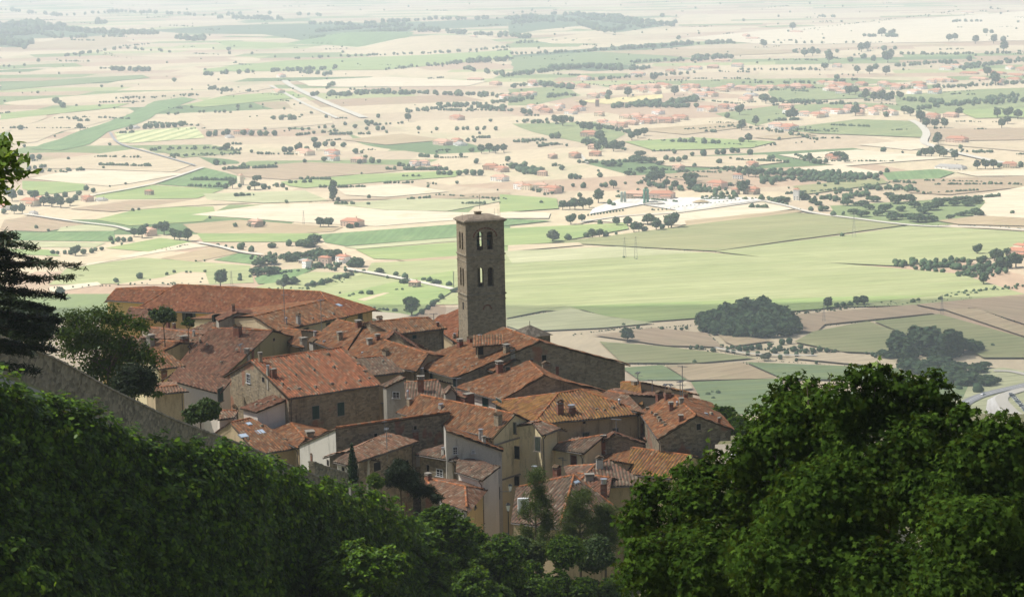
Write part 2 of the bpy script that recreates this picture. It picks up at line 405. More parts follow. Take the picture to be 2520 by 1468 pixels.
def house(key, label, C, L, R=None, w=8.0, K1=None, K2=None, ends='gg', solve='s', s=.32, zb=262, wm='tan', rm='red', h=0, cat=None, oh=.45, back=True, ridge=True, gutter=True, bk=1.5, hR=None, hL=None):
    C3 = at_z(C, 280+h); L3 = at_z(L, 280+(h if hL is None else hL))
    if R is not None: R3 = at_z(R, 280+(h if hR is None else hR))
    else:
        d = (L3-C3); d.z = 0; pr = Zv.cross(d.normalized())
        if pr.y < 0: pr = -pr
        R3 = C3+pr*w
    D3 = L3+R3-C3
    if solve == 's':
        d = (L3-C3).normalized(); pr = Zv.cross(d).normalized()
        if pr.dot(R3-C3) < 0: pr = -pr
        up = (pr+Zv*s).normalized(); n = d.cross(up).normalized()
        k1 = on_plane(K1, C3, n); k2 = on_plane(K2, C3, n)
    else:
        d = (R3-C3); d.z = 0; n = Zv.cross(d.normalized())
        k1 = on_plane(K1, C3, n)
        k2 = at_z(K2, k1.z) if K2 is not None else k1+(L3-C3)
    if R is None and solve == 's':
        # let the hidden half mirror the visible one
        pr2 = Zv.cross((L3-C3).normalized())
        if pr2.y < 0: pr2 = -pr2
        w2 = max(w, (k1-C3).dot(pr2)*bk); R3 = C3+pr2*w2; D3 = L3+pr2*w2
    B = lambda p: Vector((p.x, p.y, zb))
    walls = [[C3, L3, B(L3), B(C3)], [D3, R3, B(R3), B(D3)]]
    roofs = [([C3, L3, k2, k1], [oh, .22 if ends[1] == 'g' else .02, .0, .22 if ends[0] == 'g' else .02])]
    roofs.append(([D3, R3, k1, k2], [oh, .22 if ends[0] == 'g' else .02, .0, .22 if ends[1] == 'g' else .02]))
    ridges = [(k1, k2)] if ridge else []
    if ends[0] == 'g': walls.append([C3, k1, R3, B(R3), B(C3)])
    else: walls.append([C3, R3, B(R3), B(C3)]); roofs.append(([R3, C3, k1], [oh, .02, .02])); ridges += [(C3, k1), (R3, k1)]
    if ends[1] == 'g': walls.append([L3, k2, D3, B(D3), B(L3)])
    else: walls.append([L3, D3, B(D3), B(L3)]); roofs.append(([L3, D3, k2], [oh, .02, .02])); ridges += [(L3, k2), (D3, k2)]
    root = finish_house(key, label, cat, [C3, L3, R3, D3], walls, roofs, ridges, zb, wm, rm)
    if gutter:
        mb = MB(); d = (L3-C3).normalized(); pr = Zv.cross(d).normalized()
        if pr.dot(R3-C3) > 0: pr = -pr
        o = pr*(oh+.02)-Zv*(oh*s+.05); mb.tube(C3+o, L3+o, .06, 6); mb.build('gutter', MT['gutter'], root)
        dp = MB(); q = C3+pr*.1+d*.25; dp.tube(C3+o+d*.25, q-Zv*.7, .045, 5); dp.tube(q-Zv*.7, Vector((q.x, q.y, zb)), .045, 5); dp.build('drainpipe', MT['gutter'], root)
    return root
def shed(key, label, C, L, R, D=None, hC=0, hL=0, hR=0, zb=262, wm='tan', rm='red', cat=None, oh=.3, w=None):
    C3 = at_z(C, 280+hC); R3 = at_z(R, 280+hR)
    if L is not None: L3 = at_z(L, 280+hL)
    else:
        d = (R3-C3); d.z = 0; pr = Zv.cross(d.normalized())
        if pr.y < 0: pr = -pr
        L3 = C3+pr*w+Zv*(hL-hC)
    D3 = L3+R3-C3
    B = lambda p: Vector((p.x, p.y, zb))
    cyc = [C3, L3, D3, R3]
    walls = [[cyc[i], cyc[(i+1) % 4], B(cyc[(i+1) % 4]), B(cyc[i])] for i in range(4)]
    return finish_house(key, label, cat, cyc, walls, [(cyc, [oh]*4)], [], zb, wm, rm)
# ---------------------------------------------------------------- things on houses
def frame_axes(n):
    n = Vector((n.x, n.y, 0)).normalized(); t = Vector((-n.y, n.x, 0)); return n, t
def window(p, wp, hp, kind='glass', only=None, label=None):
    hh = hit(p, ('wall',), only) or hit(p, ('wall',))
    if hh is None: print('WINDOW MISS', p, only); return
    _, root, q, n, _ = hh; n, t = frame_axes(n)
    d = q.y; f = ray(*p[:3]).normalized()
    z = ZS[p[0]][2]; cosv = max(.3, abs(Vector((f.x, f.y, 0)).normalized().dot(n)))
    w = wp*z*d/FPX/cosv; h = hp*z*d/FPX
    w = min(w, h*1.3)
    rl = root
    def rb(mb, cx, cz, sx, sz, dep0, dep1, mi=0):
        c = q+t*cx+n*((dep0+dep1)/2)+Zv*(cz-sz/2); mb.box(c, sx, abs(dep1-dep0), sz, mi=mi, ax=(t, n))
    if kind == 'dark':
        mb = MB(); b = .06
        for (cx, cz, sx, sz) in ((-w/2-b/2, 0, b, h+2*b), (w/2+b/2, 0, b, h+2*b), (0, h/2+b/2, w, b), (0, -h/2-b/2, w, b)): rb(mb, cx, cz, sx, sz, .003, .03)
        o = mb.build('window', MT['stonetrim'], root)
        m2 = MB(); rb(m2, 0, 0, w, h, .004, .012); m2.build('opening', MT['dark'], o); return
    mb = MB(); b = .09
    trim = 'frame' if kind == 'white' else 'stonetrim'
    for (cx, cz, sx, sz) in ((-w/2-b/2, 0, b, h+2*b), (w/2+b/2, 0, b, h+2*b), (0, h/2+b/2, w, b)): rb(mb, cx, cz, sx, sz, .003, .05)
    rb(mb, 0, -h/2-b/2, w+4*b if kind != 'door' else w, b, .003, .12)
    o = mb.build('door' if kind == 'door' else 'window', MT[trim], root)
    if label: o['label'] = label
    if kind in ('shut', 'gshut'):
        for sgn in (-1, 1):
            m2 = MB(); rb(m2, sgn*w/4, 0, w/2-.015, h, .01, .045)
            k = max(3, int(h/.14))
            for i in range(k): rb(m2, sgn*w/4, -h/2+h*(i+.5)/k, w/2-.1, h/k*.55, .046, .06)
            m2.build('shutter', MT['shutter' if kind == 'shut' else 'greyshutter'], o)
    elif kind == 'open':
        m2 = MB(); rb(m2, 0, 0, w, h, .006, .015); m2.build('pane', MT['glass'], o)
        for sgn in (-1, 1):
            m2 = MB(); rb(m2, sgn*(w/2+w*.22), 0, w*.42, h, .055, .085); m2.build('shutter', MT['greyshutter'], o)
    elif kind == 'door':
        m2 = MB(); rb(m2, 0, 0, w, h, .01, .04); rb(m2, 0, 0, .03, h, .041, .05); m2.build('leaf', MT['wood'], o)
    elif kind == 'gdoor':
        m2 = MB(); rb(m2, 0, 0, w, h, .01, .04); rb(m2, 0, 0, .03, h, .041, .05); m2.build('leaf', MT['shutter'], o)
    else:
        m2 = MB(); rb(m2, 0, 0, w, h, .006, .015); m2.build('pane', MT['glass'], o)
        m3 = MB(); rb(m3, 0, 0, .05, h, .016, .04)
        for zz in (-.25, .08): rb(m3, -w/4-.01, h*zz, w/2-.06, .04, .016, .038); rb(m3, w/4+.01, h*zz, w/2-.06, .04, .016, .038)
        m3.build('glazing_bars', MT['frame'], o)
def chimney(p, top, wpx, kind='brick', cap='slab', only=None):
    """p = base pixel, top = pixel y of the top"""
    hh = hit(p, ('roof',), only) or hit(p, ('roof', 'wall'), only) or hit(p)
    if hh is None: print('CHIMNEY MISS', p); return
    _, root, q, n, kd = hh; d = q.y; z = ZS[p[0]][2]
    H = abs(p[2]-top)*z*d/FPX; w = max(.35, wpx*z*d/FPX)
    rt = bpy.data.objects[root['_roof']]
    rz = math.atan2(*( (lambda v: (v.y, v.x))(Zv.cross(n).normalized() if (n.z < .999 and Zv.cross(n).length > .01) else Vector((1, 0, 0)))))
    mb = MB(); mat = W['brick'] if kind == 'brick' else W['grey'] if kind == 'grey' else W['stone'] if kind == 'stone' else W['dirtywhite']
    base = q+Vector((0, w*.35, 0))-Zv*.5; hb = H*.8+.5
    mb.box(base, w*.92, w*.75, hb, rz)
    topz = base+Zv*hb
    if cap == 'slab':
        mb.box(topz, w*1.12, w*.95, .07, rz, 1)
        for a in (-1, 1):
            for b in (-1, 1):
                v = Vector((math.cos(rz)*a*w*.33-math.sin(rz)*b*w*.25, math.sin(rz)*a*w*.33+math.cos(rz)*b*w*.25, .07)); mb.box(topz+v, .1, .1, H*.12, rz)
        mb.box(topz+Zv*(.075+H*.12), w*1.2, w, .08, rz, 1)
    elif cap == 'gable':
        mb.box(topz, w*.95, w*.7, H*.08, rz, 1)
        ux = Vector((math.cos(rz), math.sin(rz), 0)); vy = Vector((-ux.y, ux.x, 0)); t0 = topz+Zv*(H*.081)
        for a in (-1, 1):
            for b in (-1, 1): mb.box(t0+ux*(a*w*.36)+vy*(b*w*.28), w*.2, w*.16, H*.14, rz)
        t1 = t0+Zv*(H*.141)
        mb.prism([t1-ux*w*.62-vy*w*.45, t1+ux*w*.62-vy*w*.45, t1-vy*w*.45+Zv*w*.32], vy*w*.9, 2)
    elif cap == 'pot':
        mb.box(topz, w*1.1, w*.9, .07, rz, 1); mb.tube(topz+Zv*.07, topz+Zv*(.07+H*.25), w*.28, 8, 2); mb.tube(topz+Zv*(.09+H*.25), topz+Zv*(.14+H*.25), w*.42, 8, 3)
    elif cap == 'metal':
        mb.tube(topz, topz+Zv*(H*.25), w*.4, 10, 3); mb.tube(topz+Zv*(H*.25+.02), topz+Zv*(H*.25+.08), w*.55, 10, 3)
    else:
        mb.box(topz, w*1.05, w*.85, .08, rz, 1)
    mb.build('chimney', [mat, MT['slab'], T['red'], MT['metal']], rt)
def flue(p, top, only=None, mat='metal', r=.11):
    hh = hit(p)
    if hh is None: return
    _, root, q, n, _ = hh; H = abs(p[2]-top)*ZS[p[0]][2]*q.y/FPX
    mb = MB(); mb.tube(q-Zv*.2, q+Zv*H*.85, r, 8); mb.tube(q+Zv*H*.86, q+Zv*H, r*1.6, 8, r2=r*.7)
    mb.build('flue_pipe', MT[mat], bpy.data.objects[root['_roof']])
def skylight(p, wp, lp):
    hh = hit(p, ('roof',))
    if hh is None: print('SKY MISS', p); return
    _, root, q, n, _ = hh; u = Zv.cross(n).normalized(); v = n.cross(u); d = q.y; z = ZS[p[0]][2]
    w = wp*z*d/FPX; l = w*lp
    def q4(a, b, e0, e1): return [q+u*(x*a)+v*(y*b)+n*e for e in (e0, e1) for x, y in ((-.5, -.5), (.5, -.5), (.5, .5), (-.5, .5))]
    fs = [(3, 2, 1, 0), (4, 5, 6, 7), (0, 1, 5, 4), (1, 2, 6, 5), (2, 3, 7, 6), (3, 0, 4, 7)]
    mb = MB(); mb.add(q4(w+.16, l+.16, 0, .15), fs); o = mb.build('skylight', MT['lead'], bpy.data.objects[root['_roof']])
    # the pane stays inside the skylight's own mesh, so that it is not a fourth level
    me = o.data; me.materials.append(MT['sky'])
    off = Vector(parent_off(o)); b = len(me.vertices)
    m2 = MB(); m2.add([x-off for x in q4(w, l, .152, .17)], fs); import bmesh
    bm = bmesh.new(); bm.from_mesh(me); vs = [bm.verts.new(x) for x in m2.v]
    for f in m2.f:
        ff = bm.faces.new([vs[i] for i in f]); ff.material_index = 1
    bm.to_mesh(me); bm.free()
def stones(pts):
    """loose stones weighting down tiles, pieces of the roof they lie on"""
    by = {}
    for p in pts:
        hh = hit(p, ('roof',))
        if hh: by.setdefault(hh[1].name, []).append(hh)
    for k, lst in by.items():
        for _, root, q, n, _ in lst:
            mb = MB(); mb.box(q+n*.02, random.uniform(.3, .6), random.uniform(.2, .4), random.uniform(.2, .3), random.random()*3, taper=.7)
            mb.build('loose_stone', MT['coping'] if random.random() < .5 else W['darkstone'], bpy.data.objects[root['_roof']])
NANT = [0]
def aerial(p, top, label, style=0):
    hh = hit(p, ('roof',)) or hit(p)
    if hh is None: print('AERIAL MISS', p); return
    q = hh[2]; H = abs(p[2]-top)*ZS[p[0]][2]*q.y/FPX; NANT[0] += 1
    mb = MB(); mb.tube(q-Zv*.1, q+Zv*H, .045, 5)
    rz = random.random()*3; ux = Vector((math.cos(rz), math.sin(rz), 0)); vy = Vector((-ux.y, ux.x, 0))
    if style in (0, 1):
        t = q+Zv*(H*.97); mb.tube(t-ux*.55, t+ux*.55, .035, 4)
        for i in range(7): e = t+ux*(-.5+i*.165); mb.tube(e-vy*.25, e+vy*.25, .025, 4)
    if style == 1:
        t = q+Zv*(H*.75); mb.tube(t-vy*.6, t+vy*.4, .02, 4)
        for i in range(5): e = t+vy*(-.5+i*.2); mb.tube(e-ux*.35, e+ux*.35, .014, 4)
    o = mb.build('tv_aerial', MT['aerial'], None, loc=tuple(q)); tag(o, label, 'aerial', 'television aerials on the roofs')
# ------------------------------------------------------------------ the town, back to front
house('palace', 'long palazzo with brown hipped roof and yellow walls, farthest back on the left', (0,835,777), (1,690,485), R=(2,1560,490), K1=(2,950,300), K2=(1,1140,215), ends='hh', wm='yellow', rm='rust', oh=.7)
house('palacewing', 'low yellow wing with hipped roof at the left end of the long palazzo', (1,960,420), (1,322,380), w=12, K1=(1,1045,291), K2=(1,430,262), ends='hh', wm='yellow', rm='rust', oh=.5, h=-.3)
house('court', 'cream house with wide red roof in front of the right end of the palazzo', (2,1245,572), (2,430,742), w=16, K1=(2,1010,398), K2=(2,165,587), ends='gg', wm='cream', rm='red', oh=.5, h=.3, s=.3)
shed('greygable', 'windowless grey rendered house wall rising from the roofs before the palazzo', (1,1625,665), (1,1700,560), (1,2050,640), hC=0, hL=.2, hR=0.2, wm='grey', rm='brown')
house('greytop', 'grey rendered gabled house among the roofs in front of the palazzo', (1,1640,640), None or (1,1600,600), R=(1,2052,560), K1=(1,1860,538), K2=None, solve='w', wm='grey', rm='brown', h=1.0, hR=1.3, ridge=False, gutter=False, oh=.1)
house('yellowlow', 'small yellow house with pinkish roof below the palazzo windows', (1,1640,738), (1,1375,722), w=5, K1=(1,1635,642), K2=(1,1560,650), wm='yellow', rm='pink', h=-.4)
house('pinkroof', 'long low house with pinkish tiled roof in front of the roof garden', (1,1520,955), (1,1045,885), w=9, K1=(1,1405,800), K2=(1,718,706), wm='pinkbeige', rm='pink', h=-.5)
house('leftback', 'small house behind the feathery tree, its brown roof partly hidden', (1,825,600), (1,560,560), w=7, K1=(1,770,500), K2=(1,600,482), wm='yellow', rm='brown', h=-.6)
house('leftorange', 'little house with bright orange roof edge behind the feathery tree', (1,742,648), (1,530,690), w=5, K1=(1,690,603), K2=(1,560,625), wm='yellow', rm='red', h=-.5)
house('leftlow', 'low red roofed house seen through the gaps of the feathery tree', (1,700,1000), (1,300,960), w=9, K1=(1,700,840), K2=(1,380,820), wm='tan', rm='pink', h=-.5)
house('leftlow2', 'low house with faded red roof beside the pale chimney stack', (1,960,1000), (1,760,960), w=8, K1=(1,1180,900), K2=(1,780,850), wm='tan', rm='red', h=-.8)
house('bigbrown', 'large brown roofed house with yellow green gable wall', (1,1700,1290), (1,1130,1175), R=(2,610,818), K1=(2,372,757), K2=(1,1560,730), solve='w', wm='olive', rm='brown', h=-2, hR=0, ridge=True, gutter=True)
house('midleft', 'house with red tiled roof sloping to the small pale chimney stack', (2,735,930), (2,600,900), w=9, K1=(2,700,750), K2=(2,330,712), wm='tan', rm='red', h=-.6)
house('midred', 'narrow red roofed house behind the domed chimney', (2,1240,1010), (2,850,850), w=10, K1=(2,1440,700), K2=(2,1150,628), wm='tan', rm='red', h=-.2)
house('midred2', 'red roofed house right of the domed chimney, with patched orange rows', (2,1420,1060), (2,1215,960), w=8, K1=(2,1800,772), K2=(2,1445,702), wm='tan', rm='red', h=-.2)
house('rightback', 'stone house with red roof and green shutter left of the bell tower', (2,2405,714), (2,1800,782), w=9, K1=(2,2225,605), K2=(2,1530,655), wm='stone', rm='red', h=1.5)
house('nave', 'church nave with plain red roof behind the bell tower', (3,350,870), (3,150,730), w=2, K1=(3,400,492), K2=(3,98,625), wm='tan', rm='rust', h=-3.6, s=.36, bk=1.02, ridge=False)
house('centre', 'red and grey roofed house in the centre below the stone parapet gable', (2,2085,1215), (2,1390,1090), w=9, K1=(2,2210,1028), K2=(2,1700,868), wm='tan', rm='red', h=.3)
house('parapet', 'brown stone gable wall in the centre with a slope of coping', (2,1700,890), (2,1690,860), R=(2,2110,975), K1=(2,1830,780), K2=None, solve='w', wm='stone', rm='brown', h=.9, hR=.5, ridge=False, gutter=False, oh=.05)
house('mossy', 'house with mossy grey roof right of the striped roof', (2,1912,1228), (2,1545,1272), w=8, K1=(2,1690,1060), K2=(2,1385,1085), wm='tan', rm='grey', h=.4)
house('striped', 'stone house with bright striped orange roof and two green shutters', (4,1515,440), (2,1640,1378), R=(4,750,195), K1=(4,1090,5), K2=(2,1210,955), solve='w', wm='stone', rm='stripe', oh=.35)
house('bigstone', 'largest stone gabled house with red roof, in front of the bell tower', (3,365,1290), (2,2000,1135), R=(3,2340,1145), K1=(3,1330,880), K2=(3,910,725), solve='w', wm='stone', rm='red', oh=.6)
house('smallred', 'small red roofed house squeezed against the big stone gable', (3,815,1218), (3,690,1190), w=6, K1=(3,1045,1092), K2=(3,900,1080), wm='darkstone', rm='red', h=.6)
house('shutters', 'house with orange roof and white wall with two tall green shutters', (5,1840,455), (5,1340,315), R=(6,885,385), K1=(5,2330,180), K2=(3,1215,1120), solve='w', wm='stone', rm='red', oh=.5)
house('greyhut', 'small grey house with a white framed window right of the striped roof', (5,470,308), (5,430,295), R=(5,700,205), K1=(5,690,205), K2=None, solve='w', wm='grey', rm='grey', h=.3, hR=1.4, ridge=False, gutter=False, oh=.2)
house('greytile', 'house with grey red tiles around the tall brick chimney in the middle', (5,1160,437), (5,715,442), w=8, K1=(5,1060,240), K2=(5,700,268), wm='tan', rm='grey', h=-.2)
house('hut', 'tiny grey gabled hut among the roofs in the middle', (5,1165,392), (5,1150,370), R=(5,1290,395), K1=(5,1240,325), K2=None, solve='w', wm='grey', rm='grey', h=.6, ridge=False, gutter=False, oh=.1)
shed('terrace', 'low brick terrace block left of the white wall with green shutters', (5,1395,445), None, (5,1510,425), hC=0.2, hL=.4, hR=.2, w=4, wm='brick', rm='brown', oh=.05)
house('bighip', 'house with wide orange lichened hip roof and two brick chimneys', (6,1275,612), (6,20,732), w=12, K1=(6,560,352), K2=(6,300,395), ends='hh', wm='tan', rm='lichen', oh=.5)
house('behindhip', 'pinkish roofed house behind the lichened hip roof', (6,1262,592), (6,700,480), w=8, K1=(6,1085,405), K2=(6,885,372), wm='tan', rm='pink', h=.3)
house('yellowlichen', 'narrow house with steep yellow orange lichened roof', (6,1272,490), (6,1060,430), w=7, K1=(6,1245,262), K2=(6,1050,265), wm='tan', rm='orange', h=.2, s=.5)
house('pinkfar', 'small house with pink roof behind the far right gabled house', (6,1480,420), (6,1275,470), w=6, K1=(6,1410,375), K2=(6,1300,345), wm='tan', rm='pink', h=-.3)
house('rightgable', 'far right stone gabled house with one small window', (6,1505,907), (6,1290,600), R=(6,2330,806), K1=(6,1925,655), K2=(6,1650,410), solve='w', wm='darkstone', rm='red', oh=.4)
house('gapbrown', 'low brown roof in the gap beside the far right gabled house', (6,1320,905), (6,1200,800), w=5, K1=(6,1325,655), K2=(6,1200,700), wm='tan', rm='brown', h=-2.5)
house('facade', 'tall cream plastered house with gable, moulding and grey green shutters', (5,1735,890), (5,640,600), R=(5,2215,745), K1=(5,1975,638), K2=(5,880,418), solve='w', wm='oldcream', rm='red', zb=258)
house('cornerroof', 'small hipped corner roof at the right end of the cream house', (5,2300,858), (5,2482,792), w=5, K1=(5,2215,745), K2=(5,2300,725), ends='gh', wm='oldcream', rm='grey', h=0, gutter=True, zb=258)
house('halfgable', 'weathered white house with a half gable against the cream house', (5,1830,1060), (5,1800,1002), R=(5,1170,830), K1=(5,1175,830), K2=None, solve='w', wm='dirtywhite', rm='red', h=-1.4, hR=1.4, ridge=False, gutter=False, oh=.2)
shed('annex', 'white walled lean-to against the striped roof house', (4,1150,602), (4,985,562), (4,1515,452), hC=-1.4, hL=-1.4, hR=-.3, wm='white', rm='brown')
house('skyroof', 'low house with three skylights in its red roof by the stone wall', (4,1640,1008), (4,1150,1092), w=9, K1=(4,1060,690), K2=(4,845,738), wm='tan', rm='red', h=-4)
house('skyroof2', 'small red roof between the skylight roof and the long ridge wall', (4,1640,1010), (4,1330,840), w=5, K1=(4,1712,925), K2=(4,1548,745), wm='tan', rm='red', h=-3.6)
house('ridgewall', 'long stone house with red ridge tiles above a dark wall and white end', (4,2075,812), (4,1650,1002), R=(5,1215,622), hL=-3.6, h=1, K1=(4,2075,812), K2=None, solve='w', wm='darkstone', rm='red', ridge=False, gutter=False, oh=.15) if False else shed('ridgewall', 'long stone house with red ridge tiles above a dark wall and white end', (4,2075,812), (4,1650,1002), (5,1215,622), hC=1, hL=-2.9, hR=1, wm='darkstone', rm='red', oh=.18)
house('lowstone', 'low stone house with pinkish roof and red hooded window below the dark wall', (5,780,952), (5,140,1170), w=3, K1=(5,462,868), K2=(5,92,1050), wm='darkstone', rm='pink', h=-.5, ridge=False, back=False)
house('lowwhite', 'tiny white lean-to behind the cypress', (4,2240,1218), (4,2090,1180), w=2.5, K1=(4,2245,1095), K2=(4,2190,1110), wm='dirtywhite', rm='grey', h=-.8, ridge=False)
house('leftcream', 'cream house with hipped red roof beside the feathery tree', (1,1205,1158), (1,925,1192), w=8, K1=(1,1000,1015), K2=(1,700,1000), wm='cream', rm='red', h=0)
house('shadeyard', 'low roofed store with dark front below the large brown roof', (1,1645,1320), (1,1330,1390), w=5, K1=(1,1500,1285), K2=(1,1150,1245), wm='yellow', rm='brown', h=-.6)
shed('whitecoping', 'low white walled yard building with a sloping tile coping', (4,705,390), None, (4,105,234), hC=-.5, hR=.9, hL=.3, w=3.5, wm='white', rm='brown', oh=.15)
house('leftedge', 'small red roof edge beside the feathery tree above the white yard wall', (4,280,352), (4,-60,382), w=5, K1=(4,190,305), K2=(4,-60,330), wm='tan', rm='pink', h=1)
house('whitelow', 'tiny pink roofed outhouse with white wall beside the round bush', (4,870,655), (4,700,680), w=4, K1=(4,900,600), K2=(4,690,600), wm='white', rm='pink', h=-1.6)
house('brownwall', 'stone back house with brown parapet and dark recess', (5,1300,1168), (5,865,1095), w=6, K1=(5,1260,1130), K2=(5,900,1075), wm='darkstone', rm='grey', h=-1.6, ridge=False)
house('tallwhite', 'tall narrow whitewashed house with brown pointed shutters', (7,985,292), (7,690,196), R=(7,1160,165), K1=(7,1160,152), K2=(7,695,95), wm='white', rm='grey', h=-2.0, zb=256, ridge=False)
house('lowerhip', 'yellow walled house with faded tile hip roof in the lower middle', (7,790,642), (7,470,535), R=(7,975,425), K1=(7,770,395), K2=(7,300,300), ends='hh', wm='yellow', rm='pink', h=-3, zb=256)
house('creamdoor', 'low cream house with brown door and mossy roof in the lower right', (6,605,1080), (6,195,1014), w=5, K1=(6,825,888), K2=(6,300,985), wm='cream', rm='grey', h=-2)
house('greywall', 'grey gabled wall with tile coping behind the mossy roofed cream house', (6,820,960), (6,800,940), R=(6,1310,985), K1=(6,965,866), K2=None, solve='w', wm='darkstone', rm='brown', h=-1.5, hR=-1.6, ridge=False, gutter=False, oh=.1)
house('orangeroof', 'cream walled house with orange roof and red ridge in the lower right', (6,1640,1372), (6,1120,1322), w=8, K1=(6,1870,1135), K2=(6,1175,1038), wm='cream', rm='orange', h=-3)
house('sideroof', 'red roofed house beside the orange roof, with grey flashing', (6,1130,1322), (6,760,1200), w=6, K1=(6,1175,1040), K2=(6,980,1020), wm='tan', rm='red', h=-3.4)
house('chimneyroof', 'red roofed house carrying a plastered chimney with tile cap', (6,1300,1452), (6,500,1480), w=8, K1=(6,870,1190), K2=(6,730,1240), ends='gh', wm='tan', rm='grey', h=-2.6)
house('lowest', 'lowest house with worn hipped roof and red hip line behind the pine', (7,1890,860), (7,1340,790), R=(7,2519,620), K1=(7,2055,263), K2=(7,1400,400), ends='hg', wm='tan', rm='grey', h=-3.4, zb=256)
house('lowestback', 'worn low roof between the pine and the tall chimney with black cowl', (7,2450,470), (7,1660,330), w=6, K1=(7,2480,290), K2=(7,2100,240), wm='tan', rm='brown', h=-2.9, zb=256)
# moulding and lower block of the cream facade
def facade_block():
    root = HOUSES['facade']; wl = [x for x in HITS if x[0] == 'wall' and x[1] is root][2]
    C3, K, R3 = wl[2][0], wl[2][1], wl[2][2]; t = (R3-C3); t.z = 0; t.normalize(); n = Vector((t.y, -t.x, 0))
    if n.y > 0: n = -n
    a = on_plane((5,1745,1010), C3, n); b = on_plane((5,2330,852), C3, n); z = min(a.z, b.z)+.25
    mb = MB(); A = C3+t*((a-C3).dot(t)); B = C3+t*((b-C3).dot(t))
    mb.prism([Vector((A.x, A.y, 258)), Vector((B.x, B.y, 258)), Vector((B.x, B.y, z)), Vector((A.x, A.y, z))], -n*.2 if False else n*.12)
    o = mb.build('lower_wall', W['oldcream'], root); q = A+n*.12
    HITS.append(('wall', root, [Vector((A.x, A.y, 258))+n*.12, Vector((B.x, B.y, 258))+n*.12, Vector((B.x, B.y, z))+n*.12, Vector((A.x, A.y, z))+n*.12], n))
    for zz in (z-.02, z-3.9):
        m = MB(); L = (B-A).length; c = (A+B)/2+n*.17; m.box(Vector((c.x, c.y, zz)), L+.1, .12, .14, ax=(t, n)); m.build('moulding', MT['slab'], root)
facade_block()
ridge_tiles(at_z((4,2075,806), 281.08), at_z((5,1215,616), 281.08), bpy.data.objects[HOUSES['ridgewall']['_roof']], .16)
# white plaster end of the long stone house
def white_end():
    root = HOUSES['ridgewall']; w = [x for x in HITS if x[0] == 'wall' and x[1] is root][0][2]; n = newell(w)
    if n.dot(CAM-w[0]) < 0: n = -n
    mb = MB(); mb.poly([p+n*.02-Zv*(.03 if p.z > 265 else 0) for p in w]); o = mb.build('plastered_end_wall', W['dirtywhite'], root)
    HITS.append(('wall', root, [p+n*.02 for p in w], n))
white_end()
def face_panel(key, wi, mat, name):
    root = HOUSES[key]; w = [x for x in HITS if x[0] == 'wall' and x[1] is root][wi][2]; n = newell(w)
    if n.dot(CAM-w[0]) < 0: n = -n
    mb = MB(); mb.poly([p+n*.02-Zv*(.04 if p.z > 265 else 0) for p in w]); mb.build(name, W[mat], root)
    HITS.append(('wall', root, [p+n*.02 for p in w], n))
face_panel('shutters', 0, 'white', 'plastered_front_wall')
face_panel('bigstone', 0, 'cream', 'plastered_front_wall')
face_panel('lowerhip', 0, 'dirtywhite', 'plastered_front_wall')
# ---------------------------------------------------------------- windows
for a in [((1,1290,590),85,110,'open'), ((1,1610,600),60,80,'open'), ((2,782,765),48,85,'gshut'), ((2,1042,700),42,80,'gshut'), ((2,1420,595),48,75,'gshut'),
          ((2,400,858),22,30,'dark'), ((2,2060,825),60,40,'shut'), ((4,1838,615),84,158,'shut'), ((4,2135,575),82,160,'shut'), ((4,1045,215),38,105,'white'), ((4,1220,230),28,60,'dark'),
          ((4,710,410),62,170,'gdoor'), ((5,1905,125),45,95,'shut'), ((5,1000,185),45,95,'shut'), ((5,1285,265),45,100,'shut'), ((3,1388,1085),50,90,'dark'),
          ((5,1640,500),66,165,'shut'), ((5,1800,530),66,150,'shut'), ((5,585,412),70,70,'white'), ((5,1975,800),50,130,'gshut'), ((5,2258,990),64,170,'gshut'), ((5,2005,1088),72,150,'dark'),
          ((5,2005,1420),66,120,'dark'), ((5,1280,1065),42,80,'white'), ((5,1495,1080),22,30,'white'), ((5,360,1252),84,110,'dark'), ((5,342,885),38,45,'dark'), ((5,810,795),32,45,'dark'),
          ((5,962,1272),34,78,'dark'), ((5,1100,1330),68,80,'white'), ((5,712,1200),46,46,'dark'), ((4,1985,1210),24,70,'dark'), ((4,2165,1280),26,46,'dark'),
          ((7,1030,325),16,60,'door'), ((7,1070,285),16,60,'door'), ((7,1003,730),44,160,'door'), ((7,1073,690),30,170,'door'), ((7,886,600),22,90,'shut'),
          ((6,1952,785),50,74,'dark'), ((6,478,1190),66,140,'door'), ((6,600,735),36,24,'dark'), ((6,620,885),80,60,'gshut'), ((6,970,830),80,50,'gshut'), ((6,1490,1400),70,70,'dark'), ((3,750,1225),60,60,'dark')]:
    window(*a)
